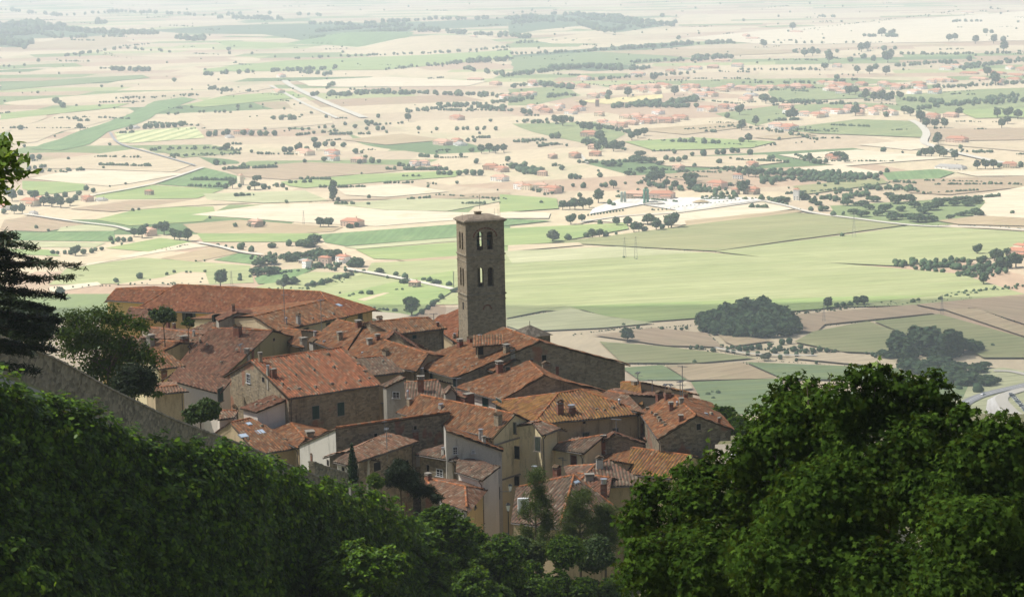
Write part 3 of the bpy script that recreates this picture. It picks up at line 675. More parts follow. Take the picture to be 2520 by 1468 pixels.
# ---------------------------------------------------------------- chimneys and roof furniture
for a in [((2,690,690),560,50,'white','gable'), ((2,1180,880),770,70,'stone','slab'), ((2,1400,730),635,75,'brick','slab'), ((2,1650,720),600,70,'white','gable'), ((2,750,970),835,75,'grey','slab'),
          ((2,880,985),880,110,'white','gable'), ((2,995,935),880,38,'grey','metal'), ((2,885,830),770,40,'grey','metal'), ((2,1530,930),850,70,'grey','slab'), ((2,1625,880),800,60,'brick','slab'), ((2,1720,1060),985,75,'stone','gable'),
          ((1,1230,960),815,90,'brick','slab'), ((1,1860,800),700,90,'brick','gable'), ((1,830,950),800,90,'grey','slab'), ((1,1040,730),600,45,'brick','slab'), ((1,1110,740),670,36,'brick','slab'), ((1,1810,540),450,45,'brick','gable'),
          ((1,1975,1130),960,60,'grey','slab'), ((1,2030,1050),970,50,'brick','slab'), ((1,2130,1140),1010,45,'stone','slab'), ((1,985,1350),1250,75,'brick','gable'), ((1,1345,830),760,24,'grey','metal'),
          ((2,395,1320),1180,70,'brick','none'), ((2,335,1400),1175,40,'grey','metal'),
          ((3,395,970),855,72,'brick','slab'), ((3,520,910),840,80,'brick','gable'), ((3,625,960),815,55,'white','metal'), ((3,330,870),800,50,'stone','pot'), ((3,945,1050),915,75,'stone','slab'), ((3,1015,1080),960,60,'grey','gable'),
          ((3,1895,1020),850,70,'brick','pot'), ((3,860,1290),1110,85,'brick','slab'), ((3,1410,1260),1140,90,'stone','gable'), ((3,1538,1230),1160,42,'brick','slab'), ((3,1435,850),765,36,'white','metal'), ((3,1240,1100),1095,30,'brick','slab'),
          ((5,878,390),180,78,'brick','slab'), ((5,890,180),100,45,'grey','metal'), ((5,1790,760),640,90,'pink' if 0 else 'stone','gable'), ((5,1112,570),525,60,'grey','metal'), ((5,740,510),450,60,'stone','none'),
          ((5,1585,950),825,60,'white','metal'), ((5,800,910),830,85,'brick','slab'), ((5,835,1200),1120,60,'grey','slab'), ((5,1275,1290),1150,55,'stone','none'), ((5,965,1430),1340,70,'brick','slab'), ((5,1440,450),390,110,'brick','none'),
          ((5,1140,1130),1040,34,'white','metal'), ((5,1620,1000),900,42,'white','slab'),
          ((6,318,650),480,80,'brick','gable'), ((6,455,640),540,88,'brick','metal'), ((6,1490,470),380,80,'brick','gable'), ((6,1590,465),375,95,'brick','gable'), ((6,1628,600),500,62,'brick','slab'), ((6,1800,440),395,60,'brick','gable'),
          ((6,1745,720),635,72,'brick','none'), ((6,1750,520),455,60,'grey','slab'), ((6,2195,740),670,40,'brick','none'), ((6,1560,350),335,50,'brick','none'), ((6,785,1290),1150,90,'white','gable'), ((6,830,1060),880,60,'brick','slab'),
          ((6,280,1370),1260,90,'brick','gable'), ((6,1825,1100),1030,70,'stone','slab'), ((6,1195,300),245,70,'stone','none'), ((6,835,1460),1410,60,'grey','metal'), ((6,855,1105),1070,55,'grey','metal'),
          ((7,1590,330),160,70,'grey','metal'), ((7,2410,520),310,80,'brick','metal'), ((7,2240,330),250,100,'grey','slab'),
          ((4,910,690),550,100,'stone','gable'), ((4,800,860),750,90,'brick','pot'), ((4,1770,920),845,110,'stone','slab'), ((4,1800,1180),1110,50,'brick','gable'), ((4,1025,960),890,60,'brick','none'), ((4,40,270),130,80,'brick','gable'),
          ((2,2335,710),645,36,'brick','none')]:
    chimney(*a)
for a in [((4,1050,760),55,1.0), ((4,1185,855),95,.9), ((4,985,900),95,.8), ((2,1168,460),55,1.2), ((6,2040,640),45,.6), ((1,1000,1000),40,.7), ((7,2080,345),90,.35)]: skylight(*a)
for p, t in [((2,1445,1040),1000), ((5,725,470),345), ((6,1015,530),450), ((2,550,680),590), ((6,1700,540),480)]: flue(p, t)
for k, a in enumerate([((2,965,780),370,'tall thin aerial on the cream house before the palazzo'), ((2,530,680),200,'very tall thin aerial mast left of the cream house'), ((2,2290,640),550,'short aerial at the right end of the roof by the bell tower'),
          ((3,1330,865),670,'leftmost tall aerial on the ridge of the big stone house'), ((3,1362,870),675,'second aerial on the ridge of the big stone house'), ((3,1398,880),690,'third aerial on the ridge of the big stone house'),
          ((6,1762,430),50,'tallest aerial mast on the far right gabled house'), ((6,1735,430),240,'thin mast beside the tallest aerial on the far right house'), ((6,1560,400),280,'aerial behind the paired brick chimneys'), ((6,1625,420),280,'aerial right of the paired brick chimneys'),
          ((6,1405,390),225,'thin aerial on the small pink roof'), ((6,1235,290),140,'aerial above the steep yellow orange roof'), ((6,980,860),685,'white aerial with two arms above the grey gabled wall'),
          ((5,430,640),490,'aerial on the long red ridge near the striped roof house'), ((5,450,870),700,'aerial in front of the long dark wall'), ((5,480,1180),780,'thin aerial before the low stone house'), ((5,910,660),490,'slanting aerial at the long ridge wall'),
          ((1,1900,1000),910,'aerial on the large brown roof beside the chimneys'), ((3,690,800),760,'aerial at the foot of the bell tower'), ((6,350,1240),1140,'aerial before the low cream house with brown door'), ((5,1300,400),200,'thin mast before the cream wall with green shutters')]):
    aerial(a[0], a[1], a[2], k % 2)
stones([(2,810,1070),(2,870,1225),(2,650,1285),(2,1040,1045),(2,1105,1195),(2,495,1395),(2,890,1430),(2,1250,1380),(2,1085,1395),(2,1400,1165),(2,1690,1120),(2,1470,1245),(2,1410,1355),(2,1530,1320),(2,570,1450),(2,700,1455),
  (3,170,1045),(3,390,1098),(3,470,1105),(3,590,1160),(3,450,1205),(3,765,875),(3,1070,875),(3,930,1410),(3,1200,1360),(3,545,1185),(3,200,1260),(3,1570,925),(3,1630,935),(3,1690,950),(3,1770,965),
  (4,1580,460),(4,1420,445),(4,1350,480),(4,1280,500),(4,1200,530),(4,1140,530),(4,480,120),(4,1480,945),(4,1200,790),(4,1040,940),
  (6,750,590),(6,840,600),(6,940,575),(6,1500,720),(6,1530,750),(6,1560,770),(6,1480,690),(6,1450,650),(6,1400,630),(6,1350,580),(6,2100,640),(6,2200,690),(6,2270,720),(6,2300,750),(6,500,1240),
  (1,480,880),(1,1420,880),(1,1330,880),(1,1085,995),(1,1500,920),(1,1670,1130),(1,1850,985),(2,1035,930),(2,1830,745),(2,1960,735),(2,2070,715),(2,1100,565),(2,980,590),(2,860,620)])
# dormer on the big stone house
def dormer():
    hh = hit((3,760,1050), ('roof',), 'bigstone') or hit((3,760,1050), ('roof',))
    root, q, n = hh[1], hh[2], hh[3]; rt = bpy.data.objects[root['_roof']]
    a = q+Vector((-1.9, 0, 0)); mb = MB()
    mb.box(q+Vector((-.2, .9, -.8)), 3.0, 1.8, 2.2, math.radians(8)); mb.build('dormer', W['stone'], rt)
    t = [q+Vector(v) for v in ((-2.1, -.5, 1.25), (1.5, -.1, 1.35), (1.5, 2.6, 2.1), (-2.1, 2.2, 2.0))]
    r = roof_part('dormer_roof', t, [.05]*4, 'red', rt)
    m = MB(); m.box(q+Vector((-1.75, -.12, .25)), .1, .7, .9, math.radians(8)); m.box(q+Vector((-1.2, -.16, .2)), .6, .06, 1.0, math.radians(8)); m.build('dormer_window', MT['glass'], rt)
dormer()
# ---------------------------------------------------------------- bell tower
def tower():
    A = at_d((8,255,236), 300); zt = A.z
    Rr = at_z((8,640,212), zt); Ll = at_z((8,172,190), zt)
    ux = (Rr-A); ux.z = 0; wx = ux.length; ux.normalize(); uy = Vector((-ux.y, ux.x, 0)); w = wx; w2 = w*.74
    zb = 266.0; root = empty('bell_tower', (A+ux*w/2+uy*w2/2).to_tuple()[:2]+(zb,), 'tall square stone bell tower with two tiers of paired arched openings', 'bell tower')
    mpp = 300/FPX*.2458; cz = lambda y: zt-(y-236)*mpp*1.0
    th = .7
    def arch_wall(o, dx, dn, z0, z1, ops, mat, name, width=w):
        """dx along the wall, dn outward; ops: (centre, width, sill, spring)"""
        mb = MB(); xs = {0.0, width}
        for c, ow, s0, s1 in ops:
            for i in range(13): xs.add(round(c-ow/2*math.cos(math.pi*i/12), 4))
        xs = sorted(xs)
        for a, b in zip(xs[:-1], xs[1:]):
            m = (a+b)/2; op = [q for q in ops if abs(m-q[0]) < q[1]/2]
            def col(za, zb_, ya=None, yb=None):
                p = [o+dx*a+Zv*(za-o.z), o+dx*b+Zv*((za if ya is None else ya)-o.z), o+dx*b+Zv*((zb_ if yb is None else yb)-o.z), o+dx*a+Zv*(zb_-o.z)]
                mb.prism(p, -dn*th)
            if not op: col(z0, z1)
            else:
                c, ow, s0, s1 = op[0]; r = ow/2
                f = lambda x: s1+math.sqrt(max(0, r*r-(x-c)**2))
                col(z0, s0); mb.prism([o+dx*a+Zv*(f(a)-o.z), o+dx*b+Zv*(f(b)-o.z), o+dx*b+Zv*(z1-o.z), o+dx*a+Zv*(z1-o.z)], -dn*th)
        return mb.build(name, W[mat], root)
    z1, z2, z3 = cz(565), cz(970), zb
    A0 = Vector((A.x, A.y, zb)); B0 = A0+ux*w; C0 = B0+uy*w2; D0 = A0+uy*w2
    ow = .88
    def ops(za, zc, c1=None):
        return [(w*.362, ow, za, zc-ow/2), (w*.628, ow, za, zc-ow/2)]
    upop = ops(cz(515), cz(328)); loop = ops(cz(892), cz(695))
    sides = [(A0, ux, -uy), (B0-ux*0, uy, ux), (C0, -ux, uy), (D0, -uy, -ux)]
    for i, (o, dx, dn) in enumerate(sides):
        wd = w
        if i % 2 == 1: o = o+dx*th; wd = w2-2*th
        fr = (lambda c: c) if i % 2 == 0 else (lambda c: (c/w)*w2-th)
        u_ = [(fr(c), q*(1 if i % 2 == 0 else .74), a, b) for c, q, a, b in upop]; l_ = [(fr(c), q*(1 if i % 2 == 0 else .74), a, b) for c, q, a, b in loop]
        arch_wall(o, dx, dn, z1, zt, u_, 'tower', 'belfry_wall', wd); arch_wall(o, dx, dn, z2, z1-.001, l_, 'tower', 'middle_wall', wd)
        arch_wall(o, dx, dn, z3, z2-.001, [], 'tower', 'lower_wall', wd)
    c = A0+ux*w/2+uy*w2/2
    for z, e, hgt in ((z1, .13, .16), (z2, .14, .18), (cz(630), .05, .12), (cz(1025), .07, .14)):
        mb = MB()
        for s, (o, dx, dn) in enumerate(sides):
            ww = w if s % 2 == 0 else w2; m = o+dx*ww/2+dn*(e/2); mb.box(Vector((m.x, m.y, z-hgt/2)), ww+(2*e if s % 2 == 0 else 0), e, hgt, ax=(dx, dn))
        mb.build('string_course', MT['coping'], root)
    # relieving arches and small window
    for cx, r, zc in ((w*.5, 1.55, cz(385)), (w*.52, .48, cz(1125))):
        mb = MB()
        for i in range(13):
            a0, a1 = math.pi*i/13+.02, math.pi*(i+1)/13-.02
            if r > 1 and 0.9 < a0 < 0.0: continue
            pts = [A0+ux*(cx+math.cos(a)*q)+Zv*(zc-zb+math.sin(a)*q*(.75 if r > 1 else 1)) - uy*.0 for a, q in ((a0, r), (a1, r), (a1, r+.2), (a0, r+.2))]
            mb.prism(pts, -uy*.03)
        mb.build('relieving_arch', W['brick'], root)
    mb = MB(); m = D0-uy*(w2*.55)-ux*.0; zc = cz(1130)
    mb.box(Vector((m.x, m.y, zc))-ux*.01, .5, .03, 1.0, ax=(uy, ux)); mb.build('slit_window', MT['dark'], root)
    # floors so that the shaft is not see-through from above, and roof
    mb = MB()
    for z in (z2-.2, z1-.5, zt-.35): mb.box(Vector((c.x, c.y, z)), w-2*th-.02, w2-2*th-.02, .2, ax=(ux, uy))
    mb.build('floor', MT['eave'], root)
    mb = MB(); ov = .34
    mb.box(Vector((c.x, c.y, zt+.001)), w+.35, w2+.35, .16, ax=(ux, uy)); mb.box(Vector((c.x, c.y, zt+.162)), w+2*ov, w2+2*ov, .12, ax=(ux, uy)); mb.build('cornice', MT['coping'], root)
    mb = MB(); rings = []; S = 8
    prof = [(0, w/2+ov), (.2, w/2+ov-.4), (.42, w*.36), (.58, w*.22), (.66, w*.08)]
    for z, r in prof: rings.append([c+ux*(a*r)+uy*(b*(r-(w-w2)/2*(1-z*1.3)))+Zv*(zt-zb+.283+z) for a, b in ((-1, -1), (1, -1), (1, 1), (-1, 1))])
    for a, b in zip(rings[:-1], rings[1:]):
        for i in range(4): mb.poly([a[i], a[(i+1) % 4], b[(i+1) % 4], b[i]])
    mb.poly(rings[-1]); rf = mb.build('roof', wall_mat('tower_roof_tiles', (.26, .20, .14), (.33, .26, .19), stone=.25, stainamt=.3), root)
    mb = MB(); mb.box(Vector((c.x, c.y, zt+.92))-ux*.3, .8, .7, .32, ax=(ux, uy)); mb.box(Vector((c.x, c.y, zt+1.241))-ux*.3, .95, .85, .08, ax=(ux, uy)); mb.build('finial_block', W['tower'], rf)
    mb = MB(); mb.tube(c+Zv*(zt-zb+1.6), c+Zv*(zt-zb+3.6), .03, 5)
    for a, b in ((-.95, -.5), (-.75, -.8), (-.5, -.9), (.9, -.2), (.95, .35), (.9, .85)):
        q = c+ux*(a*(w/2+.3))+uy*(b*(w2/2+.25))+Zv*(zt-zb+.3); mb.tube(q, q+Zv*(1.1 if abs(a) > .8 else .8), .022, 4)
    mb.build('lightning_rod', MT['aerial'], root)
    for cx in (.362, .628):
        q = A0+ux*(w*cx+.12)+uy*1.5; zz = cz(480); mb = MB(); pr = [(0, .40), (.12, .36), (.35, .27), (.6, .22), (.75, .1), (.8, .03)]
        for (h0, r0), (h1, r1) in zip(pr[:-1], pr[1:]): mb.tube(Vector((q.x, q.y, zz+h0)), Vector((q.x, q.y, zz+h1)), r0, 12, r2=r1, cap=False)
        mb.tube(Vector((q.x, q.y, zz+.8)), Vector((q.x, q.y, zz+1.1)), .03, 5); mb.box(Vector((q.x, q.y, zz+1.1)), 1.1, .12, .14, ax=(ux, uy)); mb.build('bell', MT['bronze'], root)
    for k in range(7):
        mb = MB(); q = D0+ux*(w*.362)-uy*.35; mb.box(Vector((q.x, q.y, cz(892)+.25+k*.34)), .9, .08, .1, ax=(ux, uy)); mb.build('louvre', MT['eave'], root)
    for k in range(3):
        mb = MB(); q = D0+ux*(w*.362)-uy*.3; mb.box(Vector((q.x, q.y, cz(515)+.3+k*.75)), .9, .1, .12, ax=(ux, uy)); mb.build('louvre', MT['eave'], root)
    return root, c, w
TOWER = tower()
# turret
def turret():
    a = at_d((3,1125,778), 288); b = at_d((3,1318,812), 284); ap = at_d((3,1210,668), 287); c = (a+b)/2; r = (b-a).length*.5
    root = empty('stone_turret', (c.x, c.y, 264), 'small turret with dark pyramid roof just right of the bell tower', 'turret')
    mb = MB(); mb.box(Vector((c.x, c.y, 264)), r*1.7, r*1.7, c.z-264, .5); mb.build('wall', W['darkstone'], root)
    cs = [Vector((c.x, c.y, c.z))+Vector((math.cos(.5+math.pi/4+i*math.pi/2), math.sin(.5+math.pi/4+i*math.pi/2), 0))*r*1.4 for i in range(4)]; t = Vector((c.x, c.y, ap.z))
    mb = MB()
    for i in range(4): mb.poly([cs[i], cs[(i+1) % 4], t])
    mb.poly(cs[::-1]); mb.build('roof', T['brown'] if False else wall_mat('turret_slates', (.10, .085, .065), (.15, .12, .09), stone=.4), root)
    mb = MB(); mb.tube(t-Zv*.1, t+Zv*.5, .04, 5); mb.build('finial', MT['black'], root)
turret()
# ------------------------------------------------------------------ terrain: one sheet from the camera's hill to beyond the horizon
BASE = [(-400, 345), (-5, 328), (0, 326), (15, 314), (40, 298), (90, 286), (150, 274), (180, 269), (220, 266), (330, 259), (430, 236), (1150, 30), (1350, 0), (50000, 0)]
WALLP = [((0,-60,806),104), ((0,0,830),107), ((0,60,853),110), ((0,150,893),115), ((0,250,948),121), ((0,330,988),127), ((0,420,1030),134), ((0,520,1067),142), ((0,620,1104),150), ((0,700,1140),156), ((0,780,1172),162)]
WPT = [at_d(p, d) for p, d in WALLP]
WY = np.array([p.y for p in WPT]); WX = np.array([p.x for p in WPT]); WZ = np.array([p.z for p in WPT])
BY = np.array([b[0] for b in BASE], float); BZ = np.array([b[1] for b in BASE], float)
def ground_np(x, y):
    z = np.interp(y, BY, BZ)
    wx = np.interp(y, WY, WX); wz = np.interp(y, WY, WZ)-4.6
    ed = .2
    t = np.clip((x-(wx+ed))/1.5, 0, 1); t = t*t*(3-2*t)
    f = np.clip((y-60)/40, 0, 1)*np.clip((176-y)/18, 0, 1); f = f*f*(3-2*f)
    zz = np.maximum(z, wz)*(1-t)+z*t
    z = z*(1-f)+zz*f
    dx = np.maximum(np.maximum(21.0-x, x-33), 0); dy = np.maximum(np.maximum(197-y, y-224), 0)   # the raised garden terrace at the right end of the town
    return np.maximum(z, 279.2-1.3*np.hypot(dx, dy))
def ground(x, y): return float(ground_np(np.array([x]), np.array([y]))[0])
def build_terrain():
    ys = np.concatenate([np.arange(-400, -20, 40), np.arange(-20, 80, 5), np.arange(80, 200, 2), np.arange(200, 260, 3), np.arange(260, 440, 15), np.arange(440, 1400, 60), np.geomspace(1400, 60000, 40)])
    xs = np.concatenate([-np.geomspace(60, 40000, 26)[::-1], np.arange(-57, 0, 1.0), np.arange(0, 57, 1.5), np.geomspace(60, 40000, 26)])
    X, Y = np.meshgrid(xs, ys, indexing='ij'); Z = ground_np(X, Y)
    m = (Y < 1300) & (Y > 10)
    Z = Z + np.where(m, .5*np.sin(X*.11+Y*.05)*np.sin(Y*.09)-.3, 0)
    idx = np.arange(X.size).reshape(X.shape)
    F = np.stack([idx[:-1, :-1], idx[1:, :-1], idx[1:, 1:], idx[:-1, 1:]], -1).reshape(-1, 4)
    m, nt, b = newmat('countryside_ground'); n = NT(nt)
    o = n.n('ShaderNodeTexCoord').outputs['Object']
    sp = n.n('ShaderNodeSeparateXYZ'); n.l(o, sp.inputs[0])
    def cells(sx, sy, rot):
        v = n.map(o, (sx, sy, 0), (0, 0, rot)); s = n.n('ShaderNodeSeparateXYZ'); n.l(v, s.inputs[0])
        row = n.math('FLOOR', s.outputs[1]); w = n.n('ShaderNodeTexWhiteNoise', noise_dimensions='1D'); n.l(row, w.inputs['W'])
        col = n.math('FLOOR', n.math('ADD', s.outputs[0], n.math('MULTIPLY', w.outputs['Value'], 7.0)))
        w2 = n.n('ShaderNodeTexWhiteNoise', noise_dimensions='2D'); n.l(n.comb(col, row), w2.inputs['Vector']); return w2.outputs['Value'], s
    f1, s1 = cells(1/330, 1/150, .12); f2, s2 = cells(1/460, 1/230, -.3)
    big = n.noise(n.map(o, (1/2600, 1/2600, 0)), 1, 2)
    sel = n.math('GREATER_THAN', big, .5)
    f = n.math('ADD', n.math('MULTIPLY', f1, n.math('SUBTRACT', 1.0, sel)), n.math('MULTIPLY', f2, sel))
    wheat, wheat2, tan, tan2, gr, gr2 = (.47, .38, .245), (.41, .32, .21), (.37, .26, .17), (.32, .225, .14), (.165, .205, .08), (.10, .15, .055)
    c = n.ramp(f, [(0, wheat), (.22, tan), (.36, wheat2), (.55, wheat), (.64, tan2), (.71, gr), (.84, wheat2), (.90, gr2), (.96, (.30, .31, .14))], 'CONSTANT')
    fine = n.noise(n.map(o, (1/14, 1/50, 0), (0, 0, .3)), 1, 5, .7)
    c = n.mix(.4, c, n.mix(fine, (.1, .1, .1), (.9, .9, .9)), 'OVERLAY')
    wet = smoothmap(n, n.noise(n.map(o, (1/180, 1/420, 0)), 1, 5, .6), .52, .7); c = n.mix(n.math('MULTIPLY', wet, .35), c, (.20, .24, .10))
    hill = smoothmap(n, sp.outputs[1], 1120, 1250)
    near = n.mix(n.noise(o, .06, 5), (.10, .12, .04), (.26, .22, .13))
    c = n.mix(hill, near, c)
    n.l(c, b.inputs['Base Color']); b.inputs['Roughness'].default_value = 1.0
    me = mesh_np('ground', np.stack([X.ravel(), Y.ravel(), Z.ravel()], -1), F, m, smooth=True)
    tag(link('ground', me), kind='structure')
build_terrain()
# ------------------------------------------------------------------ fields traced on the plain
def field_mat(name, a, b_, rot=.2, row=0.0, rowc=None, rs=7.0):
    m, nt, b = newmat(name); n = NT(nt); o = n.n('ShaderNodeTexCoord').outputs['Object']
    c = n.mix(smoothmap(n, n.noise(n.map(o, (1/60, 1/160, 0), (0, 0, rot)), 1, 5, .65), .3, .7), a, b_)
    fine = n.noise(n.map(o, (1/4, 1/28, 0), (0, 0, rot)), 1, 4, .7)
    c = n.mix(.55, c, n.mix(fine, (.12, .12, .12), (.88, .88, .88)), 'OVERLAY')
    trk = n.noise(n.map(o, (1/7, 1/400, 0), (0, 0, rot)), 1, 3, .6); c = n.mix(.5, c, n.mix(smoothmap(n, trk, .35, .65), (.36, .36, .36), (.62, .62, .62)), 'OVERLAY')
    dmp = smoothmap(n, n.noise(n.map(o, (1/45, 1/70, 0)), 1, 4, .6), .55, .72); c = n.mix(n.math('MULTIPLY', dmp, .3), c, (.26, .27, .12))
    if row > 0:
        s = n.n('ShaderNodeSeparateXYZ'); n.l(n.map(o, (1/rs, 1/rs, 0), (0, 0, rot)), s.inputs[0])
        w = smoothmap(n, n.math('ABSOLUTE', n.math('SUBTRACT', n.math('FRACT', n.math('ADD', s.outputs[0], n.math('MULTIPLY', fine, .4))), .5)), .25, .45)
        c = n.mix(n.math('MULTIPLY', w, row), c, rowc)
    n.l(c, b.inputs['Base Color']); b.inputs['Roughness'].default_value = 1.0; return m
FM = {
 'w': ('ripe wheat', field_mat('wheat_field', (.48, .39, .25), (.41, .325, .21), 1.2)), 'W': ('pale cut wheat', field_mat('cut_wheat_field', (.57, .49, .35), (.50, .415, .285), 1.45)),
 't': ('ploughed tan', field_mat('stubble_field', (.32, .24, .14), (.37, .285, .17), .9, .3, (.34, .25, .14), 11)), 'p': ('pinkish ploughed', field_mat('ploughed_field', (.335, .24, .15), (.30, .225, .14), -.8, .25, (.38, .30, .19), 9)),
 'g': ('green', field_mat('green_field', (.19, .26, .085), (.26, .30, .11), 1.3)), 'd': ('deep green', field_mat('deep_green_field', (.115, .185, .065), (.145, .215, .08), .1)),
 'l': ('light green', field_mat('light_green_field', (.24, .265, .11), (.30, .31, .145), 1.35, .12, (.42, .40, .19), 40)), 'o': ('olive green', field_mat('olive_field', (.19, .205, .085), (.25, .24, .11), 1.3, .3, (.31, .27, .14), 13)),
 'y': ('yellow', field_mat('yellow_field', (.55, .46, .22), (.50, .42, .2))), 's': ('grey green', field_mat('grey_green_field', (.14, .185, .075), (.18, .215, .09), 1.4, .35, (.14, .20, .11), 30)),
 'q': ('striped pale', field_mat('striped_field', (.50, .49, .25), (.44, .44, .22), .15, .8, (.22, .27, .11), 30)), 'v': ('orchard', field_mat('orchard_floor', (.16, .20, .08), (.22, .24, .10), .6)),
 'n': ('wood floor', field_mat('wood_floor', (.05, .085, .04), (.08, .12, .055), .9)),
 'k': ('dry grey green', field_mat('dry_meadow', (.32, .32, .17), (.38, .37, .21), 1.2)), 'b': ('bare white gravel', field_mat('gravel_yard', (.60, .57, .52), (.50, .46, .40))),
}
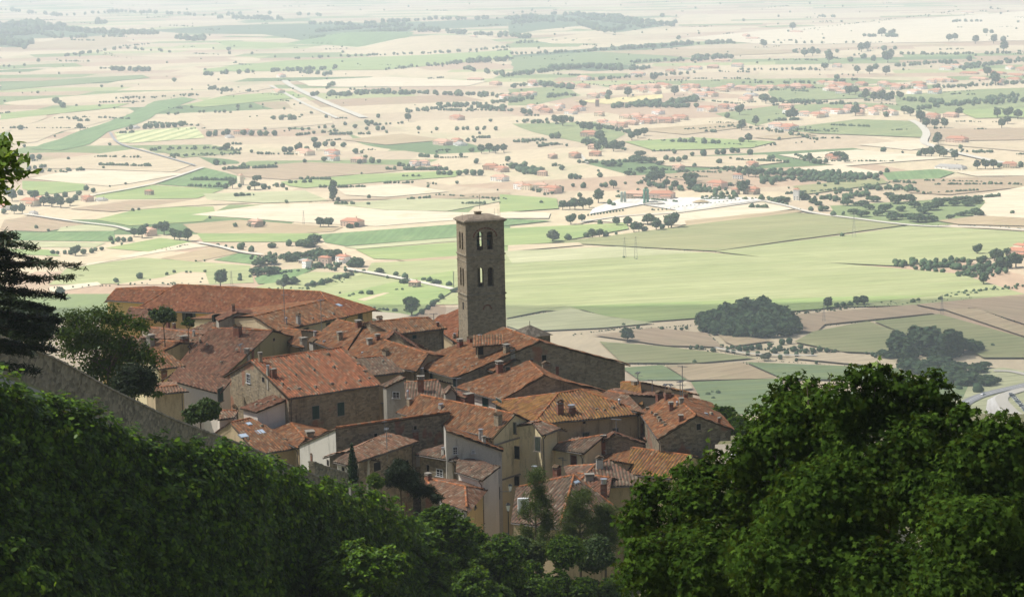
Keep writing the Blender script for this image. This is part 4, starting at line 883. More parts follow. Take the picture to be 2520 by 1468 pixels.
FD = [
 ('n',10,[(720,150),(1100,125),(1540,118),(2000,112),(2500,88),(2500,128),(2040,150),(1780,222),(1560,212),(1300,170),(900,165)]),('n',11,[(-20,88),(200,75),(345,66),(640,108),(760,128),(520,160),(330,128),(120,150),(-20,175)]),('n',10,[(-20,120),(300,128),(560,150),(600,175),(150,190),(130,235),(-20,232)]),('n',11,[(-20,275),(400,238),(860,205),(900,225),(480,262),(-20,300)]),('n',11,[(180,335),(520,318),(700,335),(400,352)]),('n',10,[(-20,425),(380,398),(740,384),(500,408),(-20,446)]),('g',10,[(1050,200),(1500,215),(1300,240),(1100,225)]),('v',11,[(-20,440),(250,425),(340,470),(100,520),(-20,520)]),('v',11,[(700,400),(1100,390),(1700,385),(2000,400),(1500,432),(900,430)]),('v',11,[(1880,470),(2300,440),(2600,430),(2600,520),(2100,560),(1900,520)]),('v',11,[(1000,560),(1300,520),(1700,505),(1950,520),(1500,545),(1200,620)]),('v',11,[(0,610),(420,600),(560,660),(440,740),(330,700),(100,650)]),
 ('l',10,[(330,1320),(700,1268),(1230,1308),(1250,1392),(1000,1402),(560,1397),(240,1402)]),('W',10,[(245,1412),(480,1388),(500,1402),(240,1442)]),('w',10,[(800,1366),(900,1338),(1010,1342),(1030,1400),(560,1402)]),
 ('W',10,[(330,1312),(920,1195),(1085,1206),(800,1240),(400,1312)]),('t',10,[(790,1272),(1085,1210),(1180,1245),(960,1290)]),('d',10,[(1050,1280),(1170,1248),(1270,1255),(1250,1302)]),('d',10,[(80,1148),(560,1138),(570,1190),(60,1184)]),
 ('g',10,[(520,1222),(790,1172),(945,1190),(730,1240)]),('k',10,[(60,1187),(520,1196),(470,1218),(60,1218)]),('g',10,[(40,1224),(240,1230),(300,1262),(20,1250)]),('w',10,[(0,1262),(300,1265),(640,1268),(330,1312),(0,1312)]),
 ('p',10,[(20,1085),(190,1058),(420,1105),(220,1142),(0,1132)]),('k',10,[(300,1120),(420,1106),(610,1118),(560,1138),(280,1140)]),('g',10,[(470,1082),(720,1020),(1050,1018),(1060,1050),(1000,1090),(640,1112)]),
 ('W',10,[(940,1058),(1300,1008),(1700,1000),(2000,1036),(2510,1056),(2235,1085),(1850,1115),(1500,1098)]),('t',10,[(900,1105),(1180,1083),(1500,1108),(1690,1118),(1640,1140),(1300,1165),(960,1148)]),
 ('g',10,[(970,1150),(1560,1150),(1600,1165),(1500,1192),(1000,1192)]),('d',10,[(1575,1155),(2510,1085),(2510,1150),(1700,1212),(1600,1195)]),('k',10,[(1690,1216),(2510,1153),(2510,1170),(1760,1227)]),
 ('g',10,[(1750,1230),(2510,1173),(2510,1245),(2000,1280),(1840,1275)]),('t',10,[(1950,1282),(2510,1243),(2510,1262),(2020,1290)]),('l',10,[(1830,1295),(2510,1264),(2520,1500),(1600,1500),(1540,1430),(1800,1345)]),
 ('l',10,[(1300,1400),(1530,1340),(1800,1345),(1560,1440),(1500,1480),(1200,1440)]),('d',10,[(1250,1370),(1380,1330),(1560,1320),(1400,1390),(1270,1400)]),
 ('g',10,[(110,892),(410,900),(430,935),(200,962),(110,930)]),('d',10,[(760,908),(1000,825),(1210,880),(1100,932)]),('g',10,[(470,962),(740,912),(1100,934),(970,978),(480,985)]),
 ('W',10,[(140,880),(380,835),(850,850),(900,858),(640,905),(530,918)]),('w',10,[(140,800),(700,730),(960,808),(850,848),(400,833),(150,830)]),('d',10,[(150,735),(640,562),(760,500),(900,480),(970,490),(820,545),(650,620),(530,650),(440,712),(300,742)]),
 ('w',10,[(60,640),(300,560),(630,552),(620,572),(300,650),(180,700),(0,722)]),('w',10,[(0,570),(230,565),(230,580),(60,640),(0,660)]),('q',10,[(560,652),(960,625),(1010,680),(640,706),(580,702)]),('v',10,[(730,735),(1060,718),(1190,752),(900,778)]),
 ('w',10,[(970,572),(1300,540),(1640,560),(1640,610),(1280,640),(1010,640)]),('p',10,[(1100,832),(1500,800),(2160,820),(1900,850),(1400,887),(1200,872)]),('g',10,[(1380,897),(1780,860),(2300,840),(2240,872),(1500,927),(1420,917)]),
 ('W',10,[(1660,932),(1950,905),(2210,945),(1900,972),(1700,962)]),('k',10,[(1000,955),(1500,940),(1620,990),(1300,1002),(1020,985)]),('p',10,[(1500,990),(1900,975),(2510,948),(2510,975),(1800,985)]),('k',10,[(1640,1008),(2000,978),(2510,985),(2200,1042),(1900,1036)]),
 ('w',10,[(480,985),(980,982),(1240,1002),(930,1015),(600,1040),(500,1010)]),('p',10,[(340,1030),(640,990),(960,985),(560,1045)]),('s',10,[(0,412),(400,386),(700,370),(740,385),(0,447)]),('g',10,[(0,560),(400,522),(640,510),(560,532),(0,592)]),
 ('t',10,[(140,215),(550,170),(650,210),(430,240),(150,240)]),('g',10,[(1000,342),(1400,300),(2100,272),(2519,247),(2519,285),(1900,345),(1000,355)]),('w',10,[(1140,430),(1340,415),(1360,430),(1100,475),(1000,500)]),('g',10,[(900,520),(1100,475),(1440,450),(1500,480),(1000,530)]),
 ('W',10,[(1460,400),(1900,380),(2400,400),(2300,425),(1700,430),(1520,425)]),('t',10,[(1680,690),(1980,660),(2200,690),(1900,715)]),('w',10,[(1400,500),(1500,480),(1620,560),(1480,570)]),
 ('s',11,[(0,285),(500,250),(900,290),(560,322),(0,352)]),('W',11,[(840,190),(1250,150),(2600,50),(2600,200),(1300,222)]),('t',11,[(380,255),(1100,238),(1420,260),(900,282)]),('y',11,[(300,500),(740,465),(745,485),(470,515)]),
 ('t',11,[(590,640),(1150,600),(1160,628),(850,665)]),('p',11,[(740,862),(1000,835),(1120,862),(1100,912),(950,905),(800,882)]),('W',11,[(1310,765),(1700,740),(2170,780),(1620,822)]),('W',11,[(1370,832),(1600,815),(1830,850),(1760,870)]),
 ('W',11,[(1700,715),(2000,690),(2110,722),(1960,742)]),('w',11,[(2080,712),(2600,690),(2600,755)]),('p',11,[(2040,640),(2600,630),(2600,690),(2060,697)]),('d',11,[(1820,852),(2100,835),(2180,852),(2100,882),(1850,890)]),
 ('p',11,[(1850,890),(2600,868),(2600,915),(2150,962),(1960,952)]),('W',11,[(2180,850),(2600,833),(2600,868),(2280,870)]),('W',11,[(2300,965),(2600,905),(2600,1085),(2260,1080),(2330,1000)]),('t',11,[(2090,1090),(2300,1065),(2600,1080),(2600,1118),(2200,1108)]),
 ('W',11,[(330,1090),(900,1030),(1260,990),(1400,1030),(830,1112),(560,1100)]),('t',11,[(850,1090),(1400,1036),(1440,1044),(860,1118)]),('b',11,[(400,1030),(520,985),(800,975),(1180,975),(1230,988),(830,1042),(640,1010),(380,1058)]),
 ('o',11,[(200,1197),(1400,1050),(1960,1108),(1000,1240),(540,1215)]),('l',11,[(1000,1242),(1980,1112),(2600,1150),(2600,1255),(1880,1312),(1400,1290)]),('l',11,[(-120,1252),(950,1246),(1850,1322),(2200,1352),(2480,1440),(2700,1500),(-80,1540)]),
 ('k',11,[(-40,1240),(520,1218),(920,1245),(0,1300)]),('w',11,[(-20,1212),(330,1198),(350,1210),(-20,1242)]),('g',11,[(-60,1130),(560,1100),(575,1130),(190,1200),(-60,1215)]),('d',11,[(-60,1080),(200,1090),(-60,1118)]),('W',11,[(-60,1045),(190,1052),(180,1078),(-60,1078)]),
 ('g',11,[(550,700),(900,680),(1300,700),(1180,730),(700,745)]),('g',11,[(-60,960),(220,980),(230,1030),(-60,1050)]),('w',11,[(600,780),(1250,765),(1350,800),(1100,830),(760,820)]),('t',11,[(1180,680),(1440,650),(1500,670),(1300,690)]),('v',11,[(1300,640),(1700,590),(1990,600),(2020,680),(1500,660)]),
 ('g',11,[(2200,545),(2600,530),(2600,580),(2280,585)]),('v',11,[(1250,430),(1700,440),(1900,480),(1300,500)]),('o',11,[(1380,920),(1820,880),(1850,905),(1450,960)]),
 ('g',9,[(280,45),(900,22),(2100,-10),(1500,60),(960,100),(650,122),(450,92)]),('l',9,[(-30,30),(270,45),(-30,105)]),('k',9,[(-30,112),(290,56),(480,98),(700,128),(450,152),(60,170),(-30,142)]),
 ('p',9,[(400,188),(700,152),(960,178),(1040,247),(760,240)]),('o',9,[(430,220),(760,245),(1200,300),(900,327),(540,325)]),('t',9,[(1010,180),(1290,215),(1100,242),(1050,222)]),
 ('p',9,[(1390,88),(1980,38),(2080,80),(1540,135),(1500,172),(1400,172)]),('t',9,[(750,336),(1130,325),(1315,402),(870,412)]),('s',9,[(540,350),(740,336),(862,410),(630,412)]),('w',9,[(620,416),(860,416),(890,452),(620,480)]),
 ('s',9,[(880,420),(1330,402),(1300,600),(960,560),(900,452)]),('s',9,[(1150,322),(1900,352),(2000,420),(1330,402)]),('w',9,[(1370,302),(1620,273),(1910,330),(1890,352)]),('o',9,[(1480,172),(1750,120),(1950,190),(1900,280),(1620,270),(1390,222)]),
 ('o',9,[(1780,120),(2100,85),(2600,225),(2600,300),(2320,300),(2200,230),(1950,190)]),('t',9,[(2120,60),(2290,58),(2600,175),(2600,222)]),('p',9,[(1990,38),(2600,-20),(2600,160),(2280,56),(2100,62)]),('k',9,[(1960,400),(2420,350),(2600,380),(2600,640),(2200,560)]),
 ('b',9,[(2330,575),(2340,510),(2400,478),(2460,560),(2440,590)]),('s',9,[(1200,590),(1250,500),(2250,430),(2220,500),(1700,640)]),('w',9,[(900,570),(1240,590),(1240,640),(900,640)]),
 ('g',2,[(850,420),(1900,180),(2519,60),(2519,300),(1900,700),(1200,420)]),('W',2,[(1530,540),(1900,570),(2300,640),(1800,700),(1540,620)]),('w',2,[(1390,405),(1700,325),(1770,325),(1470,425)]),
]
def field_sheets():
    for i, (k, z, pts) in enumerate(FD):
        P = [at_z((z, x, y), 0) for x, y in pts]
        if any(p.y < 0 or p.y > 30000 for p in P): continue
        zz = .25+.012*i; c = sum(P, Vector())/len(P)
        # every field is one gently lobed sheet on the plain
        me = bpy.data.meshes.new('field'); Q = []
        for a in range(len(P)):
            p, q = P[a], P[(a+1) % len(P)]; L = (q-p).length; nn = max(1, min(8, int(L/90))); s = Vector((-(q-p).y, (q-p).x, 0)).normalized()
            for j in range(nn): Q.append(p+(q-p)*(j/nn)+(s*random.uniform(-1, 1)*min(5, L*.02) if j else Vector()))
        me.from_pydata([(p.x-c.x, p.y-c.y, 0) for p in Q], [], [tuple(range(len(Q)))]); me.materials.append(FM[k][1])
        if me.polygons[0].normal.z < 0: me.flip_normals()
        o = link('field', me, None, (c.x, c.y, zz)); tag(o, kind='structure')
field_sheets()
def strip(name, z, pts, w, mat, zz, kind='structure'):
    P = [at_z((z, x, y), zz) for x, y in pts]; V = []
    # catmull resample
    Q = []
    for i in range(len(P)-1):
        a, b, c, d = P[max(0, i-1)], P[i], P[i+1], P[min(len(P)-1, i+2)]
        for t in np.linspace(0, 1, 8, endpoint=False):
            Q.append(.5*((2*b)+(c-a)*t+(2*a-5*b+4*c-d)*t*t+(-a+3*b-3*c+d)*t**3))
    Q.append(P[-1])
    for i, p in enumerate(Q):
        d = (Q[min(i+1, len(Q)-1)]-Q[max(i-1, 0)]); s = Vector((-d.y, d.x, 0)).normalized()*w/2; V += [p-s, p+s]
    F = [(2*i, 2*i+1, 2*i+3, 2*i+2) for i in range(len(Q)-1)]
    me = bpy.data.meshes.new(name); me.from_pydata([tuple(v) for v in V], [], F); me.materials.append(mat); me.update()
    if me.polygons[0].normal.z < 0: me.flip_normals()
    return tag(link(name, me), kind=kind), Q
DIRT = plain_mat('white_gravel_road', (.50, .46, .38), .95, noise=.15, scale=.05); ASPH = plain_mat('grey_asphalt', (.26, .255, .25), .9, noise=.15, scale=.1)
PAINT = plain_mat('road_paint', (.75, .75, .72), .8)
for z, pts, w, m in [(10,[(120,1050),(350,1085),(560,1110),(640,1132)],7,DIRT),(10,[(975,1190),(1080,1210),(1180,1235),(1290,1250)],7,DIRT),(10,[(1700,1318),(1830,1340),(1950,1362),(2100,1392),(2230,1420)],8,DIRT),
  (10,[(1400,395),(1440,425),(1600,500),(1790,577)],16,DIRT),(10,[(1330,420),(1380,445),(1500,510),(1660,580)],9,DIRT),(11,[(1965,590),(2010,615),(2040,655),(2030,700),(2130,735),(2300,775),(2420,800)],13,DIRT),
  (11,[(1240,987),(1350,1010),(1480,1044),(1680,1072),(2000,1108),(2300,1115),(2600,1135)],8,DIRT),(10,[(440,960),(740,905),(1000,822)],7,DIRT),(10,[(540,650),(590,705),(760,755),(960,812)],5,ASPH),
  (11,[(330,1092),(560,1060),(830,1042),(1240,985)],6,DIRT),(9,[(2370,355),(2450,357),(2540,375),(2640,400)],6,DIRT),(9,[(1000,240),(1180,270),(1500,280)],4,DIRT),(11,[(330,750),(370,800)],5,DIRT),(11,[(70,905),(130,918)],6,DIRT)]:
    strip('road', z, pts, w, m, 2.2)
strip('road', 9, [(2180,560),(2230,515),(2300,480),(2400,452),(2520,425),(2680,385)], 9, ASPH, 2.25)
strip('road', 9, [(2410,620),(2500,590),(2450,545),(2410,490),(2480,455),(2600,430)], 9, DIRT, 2.3)
for off in (-2, 2): strip('road_edge_line', 9, [(2180+off,562+off*1.4),(2230,515+off*1.6),(2300,480+off*1.7),(2400,452+off*1.7),(2520,425+off*1.7),(2680,385+off*1.7)], .35, PAINT, 2.28)
# ------------------------------------------------------------------ low hills far off
def mound(z, pts, hgt, mat):
    P = [at_z((z, x, y), 0) for x, y in pts]; c = sum(P, Vector())/len(P); rings = 9; V = []; n = len(P)*4; ring0 = []
    for i in range(len(P)):
        a, b = P[i], P[(i+1) % len(P)]
        for j in range(4): ring0.append(a+(b-a)*(j/4))
    for r in range(rings):
        f = r/rings; hh = hgt*(1-(1-f)**2)*1.0
        for p in ring0: q = p+(c-p)*f; V.append((q.x, q.y, hh*(1+.15*math.sin(q.x*.01)*math.sin(q.y*.004))+.1-(.4 if r == 0 else 0)))
    V.append((c.x, c.y, hgt)); F = []
    for r in range(rings-1):
        for i in range(n): F.append((r*n+i, r*n+(i+1) % n, (r+1)*n+(i+1) % n, (r+1)*n+i))
    F += [((rings-1)*n+i, (rings-1)*n+(i+1) % n, len(V)-1) for i in range(n)]
    me = bpy.data.meshes.new('hill'); me.from_pydata(V, [], F); me.materials.append(mat); me.update()
    if sum(p.normal.z for p in me.polygons) < 0: me.flip_normals()
    for p in me.polygons: p.use_smooth = True
    tag(link('hill', me), kind='structure')
mound(10, [(1730,240),(1900,205),(2150,180),(2420,195),(2519,230),(2200,252),(1900,250)], 26, FM['w'][1])
mound(10, [(1400,215),(1650,165),(2040,160),(2000,195),(1760,232),(1560,220)], 20, FM['d'][1])
mound(11, [(100,200),(400,160),(700,190),(500,215),(200,215)], 14, FM['w'][1])
# ------------------------------------------------------------------ tree makers
QUAD = np.array([(-.5, -.5), (.5, -.5), (.5, .5), (-.5, .5)])
LEAF = np.array([(0, -.5), (.32, -.15), (.28, .25), (0, .6), (-.28, .25), (-.32, -.15)])
STAR = np.array([(0, -.25), (.45, -.45), (.28, -.05), (.62, .22), (.22, .26), (0, .8), (-.22, .26), (-.62, .22), (-.28, -.05), (-.45, -.45)])
def leaf_mesh(name, C, N, size, mat, shape=LEAF, rng=RNG, curl=.0):
    """C centres, N normals -> polygons"""
    n = len(C); N = N/np.maximum(np.linalg.norm(N, axis=1, keepdims=True), 1e-6)
    A = rng.normal(size=(n, 3)); A -= (A*N).sum(1, keepdims=True)*N; A /= np.maximum(np.linalg.norm(A, axis=1, keepdims=True), 1e-6)
    B = np.cross(N, A); s = size*rng.uniform(.65, 1.3, (n, 1, 1)); k = len(shape)
    sh = shape[None]*s
    V = C[:, None]+A[:, None]*sh[..., :1]+B[:, None]*sh[..., 1:]
    if curl: V = V - N[:, None]*(curl*(sh**2).sum(-1, keepdims=True)/s)
    return mesh_np(name, V.reshape(-1, 3), np.arange(n*k).reshape(n, k), mat)
def lobes_points(lobes, n, rng=RNG, depth=.3, clump=14, csig=.16, up=.25, low=-.55):
    """positions and normals of leaves in clumps over a set of lobes (c, (rx,ry,rz))"""
    L = np.array([[*c, *r] for c, r in lobes]); w = (L[:, 3]*L[:, 5]); w = w/w.sum()
    m = max(4, n//clump); out = []; nor = []
    while sum(len(o) for o in out) < n:
        li = rng.choice(len(L), m, p=w); d = rng.normal(size=(m, 3)); d /= np.linalg.norm(d, axis=1, keepdims=True)
        keep = d[:, 2] > low; li, d = li[keep], d[keep]
        rad = 1-np.abs(rng.normal(0, depth, len(d))); rad = np.clip(rad, .35, 1)*rng.uniform(.93, 1.12, len(d))
        cc = L[li, :3]+d*L[li, 3:]*rad[:, None]
        ins = np.zeros(len(cc), bool)
        for j in range(len(L)):
            q = (((cc-L[j, :3])/L[j, 3:])**2).sum(1); ins |= (q < .55) & (li != j)
        cc, d, li = cc[~ins], d[~ins], li[~ins]
        if len(cc) == 0: continue
        r = L[li, 3:].mean(1)
        P = cc[:, None]+rng.normal(size=(len(cc), clump, 3))*(csig*r)[:, None, None]*np.array([1, 1, .6])
        Nn = d[:, None]*.8+rng.normal(size=(len(cc), clump, 3))*.55+np.array([0, 0, up])
        out.append(P.reshape(-1, 3)); nor.append(Nn.reshape(-1, 3))
    return np.concatenate(out)[:n], np.concatenate(nor)[:n]
def hull(lobes, f=.8, seg=10, jit=.12):
    V = []; F = []
    for c, r in lobes:
        b = len(V); rings = seg//2+1
        for i in range(rings+1):
            t = math.pi*i/rings
            for j in range(seg):
                p = 2*math.pi*j/seg; k = f*(1+random.uniform(-jit, jit))
                V.append((c[0]+r[0]*k*math.sin(t)*math.cos(p), c[1]+r[1]*k*math.sin(t)*math.sin(p), c[2]+r[2]*k*math.cos(t)))
        for i in range(rings):
            for j in range(seg): F.append((b+i*seg+j, b+(i+1)*seg+j, b+(i+1)*seg+(j+1) % seg, b+i*seg+(j+1) % seg))
    return np.array(V), np.array(F)
def join_leaf_hull(name, lm, HV, HF, mat):
    """adds an inner mass of foliage to a leaf mesh (leaf polygons padded to quads are kept separately)"""
    k = len(lm.polygons[0].vertices) if len(lm.polygons) else 4
    nv = len(lm.vertices); co = np.empty(nv*3, np.float32); lm.vertices.foreach_get('co', co); li = np.empty(len(lm.loops), np.int32); lm.loops.foreach_get('vertex_index', li)
    me = bpy.data.meshes.new(name); V = np.vstack([co.reshape(-1, 3), HV]); me.vertices.add(len(V)); me.vertices.foreach_set('co', V.astype(np.float32).ravel())
    n1 = len(lm.polygons); n2 = len(HF); loops = np.concatenate([li, (HF+nv).ravel()]).astype(np.int32)
    me.loops.add(len(loops)); me.loops.foreach_set('vertex_index', loops); me.polygons.add(n1+n2)
    st = np.concatenate([np.arange(n1)*k, n1*k+np.arange(n2)*4]).astype(np.int32); tot = np.concatenate([np.full(n1, k), np.full(n2, 4)]).astype(np.int32)
    me.polygons.foreach_set('loop_start', st); me.polygons.foreach_set('loop_total', tot); me.materials.append(mat); me.update(calc_edges=True); bpy.data.meshes.remove(lm); return me
BARK = plain_mat('bark', (.11, .085, .06), .95, scale=2)
LM_PLAIN = [leaf_mat('plain_tree_leaves', [(.034, .066, .032), (.055, .095, .044), (.08, .12, .05)], .15), leaf_mat('olive_leaves', [(.09, .11, .07), (.12, .145, .09), (.15, .17, .11)], .15), leaf_mat('light_leaves', [(.05, .10, .03), (.08, .14, .04), (.10, .17, .05)], .2)]  # plain tree greens raised and slightly blued, so some haze is painted in
def plain_variant(kind, seed):
    rng = np.random.default_rng(seed); random.seed(seed)
    lob = []
    if kind == 'round': lob = [((0, 0, .0), (.62, .62, .58))]+[((rng.uniform(-.4, .4), rng.uniform(-.4, .4), rng.uniform(-.3, .42)), (rng.uniform(.36, .5),)*3) for _ in range(6)]
    elif kind == 'tall': lob = [((rng.uniform(-.1, .1), rng.uniform(-.1, .1), z), (.42*(1-abs(z)*.3),)*2+(.5,)) for z in (-.7, -.2, .3, .8)]
    elif kind == 'bush': lob = [((rng.uniform(-.55, .55), rng.uniform(-.3, .3), rng.uniform(-.1, .1)), (.45, .4, .36)) for _ in range(5)]
    elif kind == 'wide': lob = [((rng.uniform(-.5, .5), rng.uniform(-.5, .5), rng.uniform(-.15, .2)), (.48, .48, .36)) for _ in range(8)]
    mat = LM_PLAIN[1 if kind == 'olive' else 0]
    if kind == 'olive': lob = [((rng.uniform(-.4, .4), rng.uniform(-.4, .4), rng.uniform(-.15, .25)), (.45, .45, .4)) for _ in range(5)]
    if kind == 'light': lob = [((rng.uniform(-.35, .35), rng.uniform(-.35, .35), rng.uniform(-.3, .6)), (.42, .42, .42)) for _ in range(7)]; mat = LM_PLAIN[2]
    P, N = lobes_points(lob, 620, rng, depth=.12, clump=5, csig=.14, low=-.8)
    lm = leaf_mesh('crown', P, N, .19, mat, QUAD, rng); HV, HF = hull(lob, .76, 8, .2)
    me = join_leaf_hull('crown', lm, HV, HF, mat)
    zmin = min(c[2]-r[2] for c, r in lob)
    tb = MB(); th = {'round': .45, 'tall': .25, 'bush': .06, 'wide': .7, 'olive': .35, 'light': .5}[kind]
    tb.tube((0, 0, zmin-th), (0, 0, zmin+.25), .085, 6, r2=.06)
    for a in range(4):
        t = a*1.57+rng.uniform(0, 1); tb.tube((0, 0, zmin-.02), (math.cos(t)*.3, math.sin(t)*.3, zmin+.45), .045, 5, r2=.025)
    tm = bpy.data.meshes.new('trunk'); tm.from_pydata(tb.v, [], tb.f); tm.materials.append(BARK)
    return me, tm, -(zmin-th)
PV = {k: [plain_variant(k, 11*i+s) for i in range(n)] for s, (k, n) in enumerate((('round', 4), ('tall', 3), ('bush', 2), ('wide', 3), ('olive', 2), ('light', 2)))}
